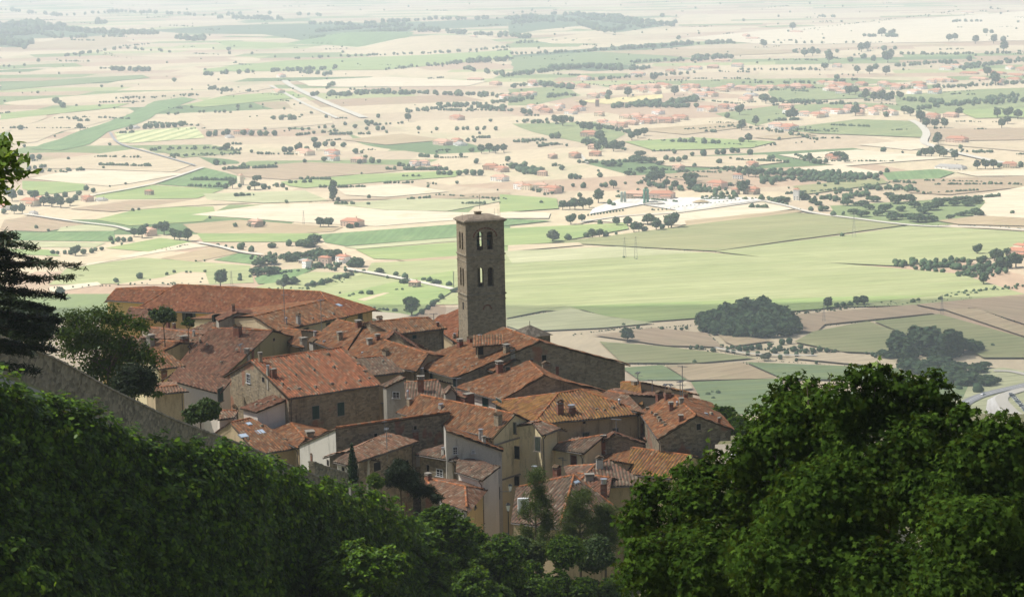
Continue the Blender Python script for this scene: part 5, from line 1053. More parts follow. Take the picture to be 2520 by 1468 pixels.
# ------------------------------------------------------------------ trees on the plain: (kind, group phrase, zoom, [(x, y of the foot, width)])
TG = [
 ('round','dark round tree in the pale green meadow above the long palazzo roof',10,[(572,1390,38),(688,1372,46),(822,1354,26),(857,1343,24),(918,1343,20),(938,1343,16),(1009,1340,22),(738,1380,14),(995,1375,14)]),
 ('round','leafy tree close behind the ridge of the long palazzo',10,[(1085,1410,80),(1181,1380,34),(1181,1360,26),(1231,1365,22),(300,1467,60)]),
 ('wide','tall spreading tree of the big grove left of the tower',10,[(1270,1352,80),(1315,1350,90),(1355,1345,80),(1320,1300,90),(1280,1310,70)]),
 ('round','dark tree of the farm grove behind the spreading trees',10,[(1423,1210,46),(1337,1218,48),(1520,1215,90),(1545,1190,80),(1480,1210,60),(1430,1285,80),(1470,1270,60),(1590,1280,110),(1640,1270,90),(1550,1260,80),(1510,1270,60),(1760,1312,85),(1730,1312,50),(1560,1318,50),(1620,1320,40),(1660,1315,40)]),
 ('tall','slender tree along the white lane left of the grove',10,[(1073,1212,24),(1112,1218,22),(1143,1228,28),(1185,1228,46),(1195,1215,36),(1236,1238,40),(964,1288,16),(1007,1285,14)]),
 ('olive','grey green bush in the hedges between grove and palazzo roof',10,[(1390,1402,60),(1430,1398,60),(1460,1390,50),(1520,1408,50),(1550,1402,50),(1585,1396,50),(1620,1385,50),(1660,1372,50),(1690,1365,60),(1720,1358,50),(1790,1342,28),(1750,1345,24)]),
 ('round','dark tree along the lane between the grove and the bell tower',10,[(1868,1345,55),(1908,1372,24),(1950,1360,40),(1990,1400,60),(1995,1375,46),(2085,1385,34),(2115,1392,44),(2145,1402,60),(2210,1412,46),(2240,1440,48),(2265,1425,34)]),
 ('round','small tree on the light green slope beyond the red roofed houses',2,[(1430,335,90),(1535,342,110),(1340,345,60),(1290,365,60),(1330,350,60),(1590,510,60),(1650,525,60),(1700,530,70),(1740,535,70),(1830,545,90),(1180,320,40),(1400,560,40),(2380,385,100),(2330,420,80),(2280,465,110),(2220,505,90),(2150,560,110)]),
 ('light','tall pale poplar behind the domed chimney',2,[(2030,600,250)]),
 ('round','dark shrub by the stone farmhouse left of the tower',2,[(1850,290,60),(1920,290,60),(2060,260,60),(640,215,120),(540,215,120),(800,270,60),(860,230,110),(960,220,110),(1050,190,90),(1150,150,90),(1250,140,110)]),
 ('round','large dark tree standing alone beside the wheat in the left half',10,[(1577,1118,56),(1618,1118,60),(1158,1118,34)]),
 ('bush','low bush beside a lonely farmhouse in the wheat',10,[(1235,1118,30),(1255,1118,30),(1295,1110,40),(1725,1122,50),(1755,1118,40),(1220,1112,20)]),
 ('round','round tree of the farm with the white lane on the left',10,[(660,1165,50),(700,1170,60),(765,1130,44),(808,1155,70),(720,1125,40),(860,1180,56),(885,1182,50),(925,1187,64),(545,1185,36),(580,1190,40),(610,1190,36),(640,1188,36),(555,1200,24),(600,1205,20)]),
 ('round','tree in the hedge left of the pink ploughed field',10,[(260,1250,34),(285,1250,24),(320,1250,30),(350,1252,40),(372,1258,56),(410,1250,44),(450,1245,36),(470,1235,26),(500,1232,30),(180,1125,26),(238,1138,20),(655,1040,24),(683,1036,22),(1033,1075,20),(50,1200,24),(330,1120,10)]),
 ('round','dark tree around the red roofed farm at the left edge',10,[(170,985,56),(150,960,40),(60,990,60),(215,1012,60),(255,1018,60),(300,1022,60),(345,1012,50),(280,975,40),(320,970,40),(425,937,36),(460,947,36),(390,962,40),(110,1052,50),(70,1052,50),(20,1052,40),(30,960,50),(100,960,40),(370,985,40),(230,965,30)]),
 ('wide','spreading tree of the clump in the deep green field',10,[(1075,914,30),(1112,928,40),(1145,928,50),(1180,922,30),(1225,934,30),(1255,934,56),(1265,905,50),(1300,932,40),(1325,930,24),(1362,920,34),(1390,922,34),(1410,935,20)]),
 ('tall','lone tall tree between the pale wheat fields',10,[(1640,990,50),(1665,988,30),(1410,1000,28)]),
 ('wide','small crooked tree on the pale wheat strip',10,[(1815,976,28),(2250,905,26),(2430,990,22),(2107,922,24),(2490,985,16),(2462,1003,14),(2450,938,14)]),
 ('round','lone dark tree in the tan fields of the left middle',10,[(1065,812,44),(1103,812,30),(1238,752,26),(1198,824,36),(1358,810,22),(1500,802,30),(1780,858,16),(618,908,18),(541,920,14),(330,835,16),(337,786,22),(160,785,40),(195,784,40),(540,716,22),(103,640,36),(395,642,50),(270,675,18),(510,830,20),(120,725,22)]),
 ('round','tree of the farm park with the big pink house',10,[(1548,702,44),(1400,748,40),(1430,748,40),(1470,752,50),(1510,745,40),(1560,740,50),(1600,720,40),(1640,720,40),(1690,725,40),(1595,795,40),(1750,757,44),(1780,755,24),(1830,802,44),(1865,802,30),(1770,807,36),(1115,744,50),(1085,742,30),(1800,780,30)]),
 ('round','tree of the hedge beside the farm with a white yard',10,[(1030,672,40),(1060,668,40),(1100,665,30),(1120,662,40),(1200,665,40),(1240,668,40),(1280,668,40),(1310,668,40),(1350,668,40),(1305,640,24)]),
 ('bush','low tree of the farm row above the striped orchard',10,[(715,635,40),(740,632,40),(770,630,40),(800,630,40),(830,628,40),(860,628,40),(890,622,40),(910,612,24),(645,637,36),(625,640,20)]),
 ('round','tiny tree in the long scattered row left of the canal',10,[(828,565,24),(862,566,20),(875,562,20),(983,555,20),(1003,555,22),(1060,555,20),(1080,555,20),(1105,555,24),(1135,558,20),(1170,530,26),(1170,545,20),(1233,530,24),(943,532,20),(930,475,18),(1345,590,36),(1385,592,36),(1430,592,44),(1450,590,30),(1485,572,18),(1533,562,24),(1605,582,26),(1230,578,12),(1265,575,12),(1295,530,10),(1400,540,20),(1478,515,18),(1150,478,10)]),
 ('round','small tree in the scattered line below the canal end',10,[(1700,617,26),(1748,632,34),(1805,640,26),(1805,610,34),(1830,612,34),(1860,642,34),(1885,640,30),(1903,655,22),(1488,642,24),(1520,640,24),(1570,632,20),(1600,632,26),(1640,630,26),(1862,580,30),(1400,648,14),(1425,645,12)]),
 ('round','dark tree left of the village, beside the canal end',10,[(2010,598,50),(2060,640,30),(2150,642,26),(2250,642,30),(2280,640,24),(2300,640,30),(2350,642,30),(2385,636,26),(2440,642,30),(2303,698,30),(2335,700,30),(2415,600,26),(2380,640,20),(2360,660,20),(2060,657,14),(2125,655,14)]),
 ('round','tree of the garden strip left of the villas',10,[(1965,820,36),(1985,822,30),(2010,822,24),(2160,862,36),(2185,862,36),(2215,864,40),(2260,864,44),(2295,860,44),(2330,864,44),(2365,864,44),(2345,805,40),(2320,750,40),(2370,755,50),(2410,750,50),(2440,755,50),(2480,750,50),(2270,770,30),(2500,795,44),(2150,752,20),(2200,750,20)]),
 ('round','small hazy tree on the far left plain',10,[(275,507,44),(310,532,44),(295,515,30),(186,460,20),(376,524,18),(490,525,18),(562,535,14),(858,403,34),(500,430,20),(600,430,16),(655,510,18),(120,325,20),(20,330,20),(45,330,20),(190,305,26),(70,335,10),(1435,350,22),(1125,250,30),(1240,268,20),(1130,268,24),(2050,240,30),(2355,295,30)]),
 # right half
 ('olive','grey leaved round bush left of the tree row in the green fields',11,[(200,1192,80),(275,1182,48)]),
 ('round','dense tree of the short hedge in the green field',11,[(365,1168,40),(395,1168,50),(430,1168,50),(462,1166,44),(512,1154,22)]),
 ('round','tall round tree of the row before the wheat below the works yard',11,[(600,1142,50),(625,1142,50),(655,1140,44),(710,1134,60),(785,1122,80),(770,1124,60),(668,1106,70),(685,1100,50),(570,1112,60),(515,1112,50),(435,1106,40),(343,1092,50),(290,1104,60),(740,1128,40)]),
 ('bush','small dark bush alone in the light green fields on the right',11,[(1625,1166,34),(551,1273,20),(612,1280,14)]),
 ('round','tree beside the works yard with the white gravel',11,[(250,1032,50),(285,1030,50),(310,1032,60),(350,1032,60),(425,998,70),(335,970,36),(380,1022,50),(480,1010,40),(500,1015,30),(240,1005,30),(1150,985,26),(1230,985,40)]),
 ('tall','dark young cypress of the avenue below the works yard',11,[(375+k*15.5,1062-k*2.1,15) for k in range(12)]+[(690,1035,16)]),
 ('tall','little clipped tree of the row along the works yard lane',11,[(700+k*20,1036-k*(1.2 if k<6 else 2.3),12) for k in range(26)]),
 ('wide','broad tree of the oak grove beside the wheat on the right',11,[(1530,1037,60),(1580,1067,44),(1630,1057,26),(1680,1052,60),(1650,1012,60),(1720,1012,70),(1780,992,70),(1720,1067,70),(1800,1062,60),(1840,1042,80),(1885,1080,80),(1960,1078,70),(2000,1092,90),(2075,1087,60),(2060,1032,90),(2110,1012,80),(2160,1077,50),(2172,1012,60),(2245,1012,70),(2275,1000,70),(2280,1062,80),(2210,1062,50),(1900,1002,90),(1960,992,80),(1850,972,60),(1760,1030,60),(1920,1040,60),(2030,1050,80),(1980,1020,70)]),
 ('round','dark tree at the lane corner left of the oak grove',11,[(1300,992,50),(1325,994,60),(1350,990,50),(1440,982,60),(1480,1000,50),(1510,1010,50),(1470,1042,40),(1520,1040,40),(1405,1035,16),(1420,1038,16),(2462,1054,30)]),
 ('wide','large tree of the middle distance wood right of the tower',11,[(470,817,60),(500,818,60),(530,822,40),(600,792,70),(625,770,60),(640,802,70),(680,802,60),(575,862,50),(600,862,30),(640,848,60),(690,842,60),(730,812,50),(710,860,60),(740,850,40)]),
 ('round','tree of the orchard villas in the middle of the right plain',11,[(760,790,40),(790,800,44),(820,800,44),(850,790,40),(897,822,30),(857,852,30),(820,852,26),(700,902,60),(675,895,50),(730,892,50),(880,932,70),(870,905,60),(895,895,50),(433,872,36),(425,845,20),(246,837,40),(290,880,40),(315,882,40),(335,880,30),(557,907,22),(500,927,50),(460,922,40),(440,920,30),(620,942,26),(620,907,24),(522,947,20),(760,920,50),(800,930,50),(830,935,40),(660,940,30),(350,925,40),(300,920,30),(240,945,44),(145,1003,26)]),
 ('round','round dark tree of the long row right of centre',11,[(195,682,40),(225,682,46),(270,720,20),(800,757,32),(887,767,28),(943,767,46),(1012,760,36),(1040,760,40),(1085,752,40),(1110,752,36),(1172,764,46),(1268,788,36),(1282,785,34),(1020,807,40),(790,702,26),(825,702,34),(850,704,36),(885,704,44),(945,710,44),(1130,702,44),(1165,702,50),(1315,690,26),(990,710,36),(1015,710,36),(1075,785,20)]),
 ('round','tree beside the long dark tree plantation',11,[(1048,835,30),(1065,838,30),(1090,842,36),(1115,850,40),(1140,862,40),(1165,870,50),(1200,872,50),(1160,910,40),(1140,955,70),(1125,940,50),(1235,905,40),(1280,910,40),(1510,912,26),(1600,912,36),(1540,922,26),(1500,962,24),(1595,957,30),(1615,952,24),(1740,930,30),(1765,932,36),(1800,917,24),(1362,928,16),(1075,985,26)]),
 ('wide','umbrella pine of the villa in the pale wheat on the right',11,[(1600,790,60),(1570,788,50),(1630,790,50)]),
 ('round','tree of the hedge beside the villa with umbrella pines',11,[(1440,792,30),(1465,802,50),(1490,806,44),(1515,808,40),(1545,805,36),(1640,802,50),(1815,860,30),(1847,852,36),(1828,750,40),(1922,754,18),(2005,770,44),(2035,772,50),(2065,772,50),(2105,772,60),(2125,775,50),(2180,787,50),(2097,707,60),(2085,700,40),(2207,732,30),(2290,832,50),(2330,832,50),(2370,830,50),(2400,826,40),(2480,822,26),(2503,822,40)]),
 ('round','dark tree of the long roofed farm at the right edge',11,[(2290,1252,50),(2375,1282,60),(2395,1284,60),(2440,1262,50),(2480,1265,40),(2310,1310,60),(2310,1342,50),(2320,1402,60),(2480,1315,80),(2440,1320,60),(2400,1320,60)]),
 ('bush','low tree of the scrub wood at the right edge',11,[(1890,1312,30),(1920,1316,30),(1985,1328,34),(2020,1335,34),(2050,1336,40),(2085,1342,40),(2120,1345,40),(2200,1355,50),(2240,1358,60),(2270,1360,60),(2130,1295,40),(2160,1285,40),(2190,1290,40),(2220,1290,40),(2250,1300,44),(2180,1325,44),(2080,1310,36),(2350,1345,44),(2390,1350,44),(2430,1345,40)]),
 ('round','tree of the dense round wood on the right',9,[(950,100,110),(1000,60,110),(1060,40,120),(1130,20,120),(1200,10,130),(1270,20,120),(1310,60,110),(1360,110,110),(1390,150,90),(1340,180,90),(1270,192,90),(1200,192,100),(1130,190,100),(1070,178,90),(1010,160,90),(960,140,80),(1050,110,120),(1140,100,120),(1230,100,120),(1290,130,110),(1180,150,110),(1100,140,110)]),
 ('round','lone round tree on a tall trunk, right of the big stone house',9,[(568,215,78)]),
 ('round','bush along the canal between the lone tree and the round wood',9,[(620,108,28),(737,125,32),(858,113,30),(835,124,26),(805,122,20),(898,452,32),(1350,75,26),(1390,70,20),(550,84,26)]),
 ('olive','big grey round bush in the olive grove',9,[(1245,308,60)]),
 ('olive','small grey olive tree of the grove in the brown fields',9,[(1330,228,44),(1365,224,48),(1090,270,34),(1060,266,30),(880,250,30),(910,250,34),(935,252,30),(990,264,34),(1120,262,40),(1150,258,40),(1180,256,44),(1215,252,44),(1210,282,36),(1290,270,44),(1320,256,44),(1350,280,40),(1385,262,44),(1420,250,40),(1400,285,36),(1445,270,40),(1480,268,40),(1515,262,40),(1550,266,36),(1270,240,36),(1160,280,34),(1320,300,36),(1590,270,30)]),
 ('olive','pale shrub in the grey green field beside the far right roofs',9,[(965,482,34),(990,500,30),(1015,475,36),(985,470,24)]),
 ('round','dark tree of the canal hedge at the top of the brown fields',9,[(1552,52,56),(1600,46,40),(1632,44,44),(1665,42,44),(1700,38,50),(1735,36,56),(1820,28,20),(1865,24,18),(1975,26,40),(2000,18,30),(2110,12,36)]),
 ('tall','tall dark poplar of the wood behind the nearest treetops',9,[(1890,290,80),(1920,310,80),(1960,320,80),(1985,270,90),(2030,280,90),(2070,290,90),(2110,300,80),(2150,290,80),(2190,280,70)]),
 ('wide','umbrella pine or low oak of the wood behind the nearest treetops',9,[(2220,270,120),(2270,262,90),(1990,370,120),(2060,390,120),(2130,400,130),(2200,420,120),(2260,430,120),(2320,430,110),(2350,420,80),(2300,370,90),(2190,360,110),(2100,350,110),(1940,360,90),(1850,290,70),(1830,280,50),(2320,345,60)]),
 ('round','small lone tree in the brown fields on the right',9,[(1775,285,36),(1790,292,30),(1745,275,20),(2367,240,30),(2248,55,14),(1400,310,26),(1498,322,26)]),
 # village
 ('round','tree among the white village houses, right of the tower',11,[(60,570,50),(90,565,40),(170,595,24),(215,610,50),(250,620,60),(290,600,40),(350,645,50),(380,650,50),(430,650,50),(590,690,50),(620,680,50),(650,668,50),(430,700,70),(450,730,60),(420,745,50),(380,730,50),(500,745,60),(540,735,50),(480,480,50),(470,490,40),(570,480,60),(700,400,50),(800,470,60),(350,530,50),(1370,590,60),(1390,585,50),(1120,565,60),(1130,640,50),(1200,620,50),(1060,580,40),(1250,510,60),(1230,500,50),(1290,520,50),(1660,470,60),(1690,465,50),(1740,490,60),(1780,500,60),(1820,495,60),(1860,500,60),(1910,490,50),(1690,570,60),(1720,560,40),(1840,575,40),(1930,560,60),(1960,570,50),(2010,600,60),(2040,630,50),(2080,630,50),(2130,630,50),(2200,570,50),(2380,420,80),(2340,375,60),(2410,630,50),(2440,610,50),(2390,580,50),(2440,580,60),(2490,585,60),(1840,370,60),(1600,392,40),(1540,345,50),(1560,310,60),(1850,310,80),(1840,290,50),(1700,360,50),(1760,365,60),(1790,340,40),(2420,255,60),(2250,300,40),(1560,260,30),(1600,260,30),(1720,255,60),(1750,250,50),(1830,250,40),(1885,245,30),(1780,300,40),(1730,290,40),(1665,305,40),(1440,280,50),(1480,275,50),(1505,265,40),(1240,235,50),(1380,150,50),(1820,180,60),(1870,180,50),(2150,205,50),(2180,200,50),(2280,215,50),(2370,215,50),(2420,205,40),(2330,165,40),(2360,165,30),(805,115,30),(1140,105,20),(740,85,30),(505,188,30),(820,195,30),(1290,213,16),(1325,215,16),(1400,215,20),(1440,215,20),(1475,213,20),(1525,215,18),(1645,213,18),(1680,213,18),(2390,250,20)]),
]
ORD = ['first', 'second', 'third', 'fourth', 'fifth', 'sixth', 'seventh', 'eighth', 'ninth', 'tenth']
def ordn(i): return ORD[i] if i < 10 else str(i+1)+('th' if not (i+1) % 10 in (1, 2, 3) or (i+1) % 100 in (11, 12, 13) else {1: 'st', 2: 'nd', 3: 'rd'}[(i+1) % 10])
HF_KIND = {'round': 1.0, 'tall': .52, 'bush': .95, 'wide': .98, 'olive': .85, 'light': .75}
def build_plain_trees():
    items = []
    for gi, (kind, ph, z, L) in enumerate(TG):
        n = len(L)
        for r, (x, y, w) in enumerate(sorted(L)):
            if 'round wood' in ph and n > 5: y = 96+y*.5
            X, Y = px(z, x, y); items.append([w*ZS[z][2], gi, kind, ph, z, x, y, w, r, n])
    items.sort(key=lambda q: -q[0])
    rest = items[296:]; items = items[:296]
    random.seed(5)
    for sz, gi, kind, ph, z, x, y, w, r, n in items:
        p = at_z((z, x, y), 0); R = w*ZS[z][2]*p.y/FPX/2
        R *= .8 if p.y > 4200 else .93 if p.y > 2600 else 1
        cm, tm, foot = random.choice(PV[kind]); sc = R/(.55 if kind == 'tall' else .95); wood = 'wood' in ph or 'grove' in ph and 'olive' not in ph
        if wood: sc *= 1.3 if 'round wood' in ph or 'treetops' in ph else 1.15; foot = foot-.42
        lab = ph if n == 1 else (ordn(r)+' from left: '+ph if n > 2 else ('left one: ' if r == 0 else 'right one: ')+ph)
        k = random.uniform(.9, 1.12); rz = random.random()*6.28
        if sz >= 13:
            k = k*(.78 if 'round wood' in ph else .62) if wood else k
            root = empty('tree', (p.x, p.y, 0), lab, 'tree', None if n == 1 else 'trees: '+ph); root.rotation_euler.z = rz
            for nm, me in (('crown', cm), ('trunk', tm)):
                o = link(nm, me, root); o.scale = (sc, sc, sc*k); o.location = (0, 0, foot*sc*k-.3)
        else:
            key = cm.name+'_small'
            if key not in bpy.data.meshes:
                me = cm.copy(); me.name = key; me.materials.append(BARK)
                import bmesh
                bm = bmesh.new(); bm.from_mesh(me); nb = len(bm.faces); bm.from_mesh(tm); bm.faces.ensure_lookup_table()
                for f in bm.faces[nb:]: f.material_index = 1
                bm.to_mesh(me); bm.free()
            o = link('tree', bpy.data.meshes[key]); o.scale = (sc, sc, sc*k); o.location = (p.x, p.y, foot*sc*k-.3); o.rotation_euler.z = rz
            tag(o, lab, 'tree', None if n == 1 else 'trees: '+ph)
    # the countless small and far ones
    rng = np.random.default_rng(3); S = []
    for sz, gi, kind, ph, z, x, y, w, r, n in rest:
        p = at_z((z, x, y), 0); S.append((p.x, p.y, w*ZS[z][2]*p.y/FPX/2))
    HD = [(10,[(0,140),(120,130),(260,150)],46,120),(10,[(0,175),(150,170)],46,80),(10,[(0,215),(120,225)],40,60),(10,[(280,150),(520,165),(760,170)],36,90),(10,[(1540,205),(1700,190),(1900,160),(2000,150)],34,110),(10,[(1560,160),(1800,140),(2000,128)],30,80),(11,[(0,100),(100,90),(200,110)],34,70),(11,[(340,85),(480,110),(640,125)],30,70),(11,[(340,120),(430,150),(520,150)],36,60),(11,[(0,180),(90,190)],30,24),(10,[(0,150),(150,160),(330,130),(520,120)],40,55),(10,[(0,190),(130,240)],40,20),(10,[(150,160),(300,190),(560,180),(730,160)],30,50),(10,[(310,280),(600,240),(850,260)],22,30),(10,[(560,345),(740,350)],30,22),(10,[(870,190),(1000,200)],40,18),
      (10,[(1000,370),(1200,360),(1440,350),(1680,340)],30,44),(10,[(1480,360),(1650,370)],30,14),(10,[(1560,470),(1700,470),(1850,460),(2020,465)],34,60),(10,[(1600,440),(1640,420)],30,6),(10,[(2060,460),(2280,470),(2519,480)],30,60),(10,[(2000,555),(2200,530),(2519,500)],26,50),(10,[(2150,520),(2519,540)],30,40),
      (10,[(1450,290),(1700,280),(2200,260),(2519,235)],20,55),(10,[(1800,120),(2100,100),(2519,95)],30,60),(10,[(2030,150),(2300,170),(2519,180)],34,40),(10,[(1540,120),(1900,130),(2100,130)],26,40),(10,[(740,740),(900,735),(1060,730),(1180,745)],22,50),(10,[(840,770),(1000,765),(1180,758)],20,36),(10,[(1030,440),(1150,450)],26,14),
      (10,[(600,490),(780,480),(940,470)],18,18),(10,[(1900,345),(2519,290)],24,44),(10,[(2240,310),(2519,300)],34,30),(10,[(2290,340),(2519,380)],30,24),(10,[(0,50),(300,80),(600,60),(1000,80),(1300,70),(1600,80)],26,80),(10,[(1060,90),(1400,100)],30,30),
      (11,[(0,120),(200,100),(340,110),(600,110),(800,130)],34,90),(11,[(200,75),(350,80),(620,100)],32,50),(11,[(380,140),(470,160),(560,140),(700,130)],30,36),(11,[(0,215),(200,205),(400,210),(500,200)],20,40),(11,[(360,255),(600,240),(860,220),(1100,215)],30,70),(11,[(0,270),(200,262),(360,255)],22,24),
      (11,[(880,300),(1000,290),(1080,285)],40,24),(11,[(580,310),(860,300)],26,26),(11,[(200,345),(380,335),(560,345),(680,340)],40,56),(11,[(0,370),(200,350)],30,26),(11,[(0,430),(150,420),(300,440)],34,40),(11,[(0,500),(150,480),(320,470)],30,34),(11,[(1100,410),(1300,410),(1500,412),(1700,395)],20,50),
      (11,[(500,530),(650,520),(800,510),(910,490)],36,80),(11,[(560,520),(900,530)],30,50),(11,[(1250,500),(1500,510),(1700,520)],26,44),(11,[(1400,640),(1500,650),(1600,640)],20,18),(11,[(850,640),(1100,625)],14,24),(11,[(1180,850),(1400,860),(1600,870),(1800,880)],40,120),(11,[(1200,890),(1400,890),(1600,885),(1750,880)],34,90),
      (11,[(1260,985),(1360,1012)],22,26),(11,[(1400,975),(1600,985),(1750,960)],34,50),(11,[(1700,940),(1900,930),(2000,945)],36,40),(11,[(1390,260),(1560,265)],26,18),(11,[(1430,150),(1700,115),(2100,70),(2200,50)],9,70),(11,[(1740,182),(1900,182)],26,16),(11,[(2140,110),(2300,108)],20,14),(11,[(1500,82),(1610,88)],20,10),(11,[(380,395),(700,375),(900,360)],22,50),
      (11,[(1700,480),(2000,500),(2200,520),(2519,500)],34,80),(11,[(2000,540),(2300,500),(2519,470)],30,50),(11,[(1900,440),(2200,430),(2519,410)],26,50),(11,[(1200,450),(1700,430)],18,30),(11,[(2180,345),(2519,300)],30,44),(11,[(1880,330),(2100,310),(2300,330)],30,40),(11,[(1900,270),(2519,265)],20,44),(11,[(1100,345),(1500,345)],20,30),
      (11,[(1880,1305),(2100,1310),(2300,1330),(2450,1320)],40,100),(11,[(2180,1355),(2350,1350)],30,30),(11,[(2110,1460),(2300,1435),(2519,1410)],22,50),(11,[(1960,1112),(2200,1112),(2519,1125)],8,40),(11,[(540,1215),(1000,1242),(1400,1292),(1850,1320)],5,60),(11,[(640,900),(760,930),(900,935)],34,30),(11,[(900,940),(1100,960)],34,34),
      (11,[(0,700),(200,690)],22,24),(11,[(0,830),(150,850),(30,860)],40,40),(11,[(60,930),(200,960)],22,16),(11,[(350,700),(560,740)],34,36),(11,[(1400,770),(1500,790)],22,16),(11,[(2100,750),(2380,750)],20,30),(11,[(650,690),(1200,720),(1500,700)],16,40),(11,[(0,600),(400,620),(600,660)],26,50),(11,[(1000,620),(1250,640),(1500,690)],22,40),
      (9,[(300,180),(530,150),(700,148),(920,130)],8,110),(9,[(1400,78),(1700,45),(1960,28),(2300,5)],14,90),(9,[(-20,20),(270,45),(450,90),(700,130)],6,80),(9,[(-20,105),(270,48)],6,40),(9,[(1540,137),(1800,110),(2100,82)],6,60),(9,[(1770,122),(1950,190)],8,24),(9,[(1000,240),(1300,255),(1580,262)],20,60),(9,[(700,238),(1000,262),(1300,310),(1900,350)],6,70),
      (9,[(560,325),(900,328),(1200,315),(1330,300)],6,70),(9,[(1150,322),(1400,350),(1900,385)],10,60),(9,[(870,415),(1100,408),(1330,402)],6,50),(9,[(2270,55),(2400,90),(2600,150)],12,30),(9,[(960,180),(1040,247)],16,14),(9,[(1050,210),(1290,225)],10,20),(9,[(1900,430),(2100,440),(2330,430)],60,24),(9,[(900,250),(1010,262)],14,10),
      (10,[(820,1230),(930,1205),(700,1240)],8,30),(10,[(1270,1360),(1500,1330),(1690,1300)],18,50),(10,[(1200,1430),(1500,1420),(1700,1380)],14,40),(10,[(1240,1270),(1420,1260),(1640,1320),(1740,1330)],30,40),(10,[(260,1420),(700,1400),(1000,1395)],14,30),(10,[(1500,1000),(1640,985)],4,10),(10,[(2250,1170),(2500,1180)],3,5)]
    for z, pts, w, n in HD:
        P = [at_z((z, x, y), 0) for x, y in pts]; seg = [(b-a).length for a, b in zip(P[:-1], P[1:])]; tot = sum(seg)
        for i in range(n):
            t = rng.random()*tot; k = 0
            while k < len(seg)-1 and t > seg[k]: t -= seg[k]; k += 1
            p = P[k]+(P[k+1]-P[k])*(t/seg[k]); R = w*ZS[z][2]*p.y/FPX/2*rng.uniform(.6, 1.15)
            S.append((p.x+rng.normal()*R*.5, p.y+rng.normal()*R*3, R))
    for i in range(230):   # short hedges along the field edges
        X = rng.uniform(-20, 2540); Y = 8+510*rng.random()**1.1; L_ = rng.uniform(15, 130)*(.4+Y/500); sl = rng.normal(0, .05); m_ = int(L_*rng.uniform(.1, .35))+3; w_ = rng.uniform(3, 7)*(.5+Y/400)
        for j in range(m_):
            t = rng.random(); p = at_z((0, X+t*L_, Y+t*L_*sl), 0); S.append((p.x, p.y, w_*p.y/FPX*rng.uniform(.3, .75)))
    for i in range(260):   # scattered
        X = rng.uniform(0, 2519); Y = rng.uniform(2, 520)**1.0; z = 10 if rng.random() < .45 else 11
        p = at_z((z, X, Y), 0); S.append((p.x, p.y, min(9, rng.uniform(6, 18)*.5*p.y/FPX/2)))
    S = np.array(S); S[:, 2] *= .82; V = []; F = []; nb = 0
    base = []
    for s in range(6):
        rr = np.random.default_rng(s); ico = []; seg = 7
        for i in range(5):
            t = math.pi*(i+.35)/4.7
            for j in range(seg): ph = 2*math.pi*j/seg+rr.uniform(-.2, .2); k = rr.uniform(.72, 1.15); ico.append((k*math.sin(t)*math.cos(ph), k*math.sin(t)*math.sin(ph), k*math.cos(t)))
        f = [(i*seg+j, (i+1)*seg+j, (i+1)*seg+(j+1) % seg, i*seg+(j+1) % seg) for i in range(4) for j in range(seg)]+[(0, 1, 2, 3), (0, 3, 4, 5)]
        base.append((np.array(ico), np.array(f)))
    for x, y, R in S:
        b, f = base[rng.integers(6)]; c = rng.uniform(0, 6.28); ca, sa = math.cos(c), math.sin(c); q = b*np.array([R, R, R*rng.uniform(.75, 1.05)])
        q = np.stack([q[:, 0]*ca-q[:, 1]*sa+x, q[:, 0]*sa+q[:, 1]*ca+y, q[:, 2]+R*.8], -1); V.append(q); F.append(f+nb); nb += len(q)
    me = mesh_np('distant_trees', np.vstack(V), np.vstack(F), LM_PLAIN[0]); o = link('distant_trees', me)
    tag(o, 'hazy hedges, copses and small trees scattered over the far plain', 'distant trees', kind='stuff')
build_plain_trees()
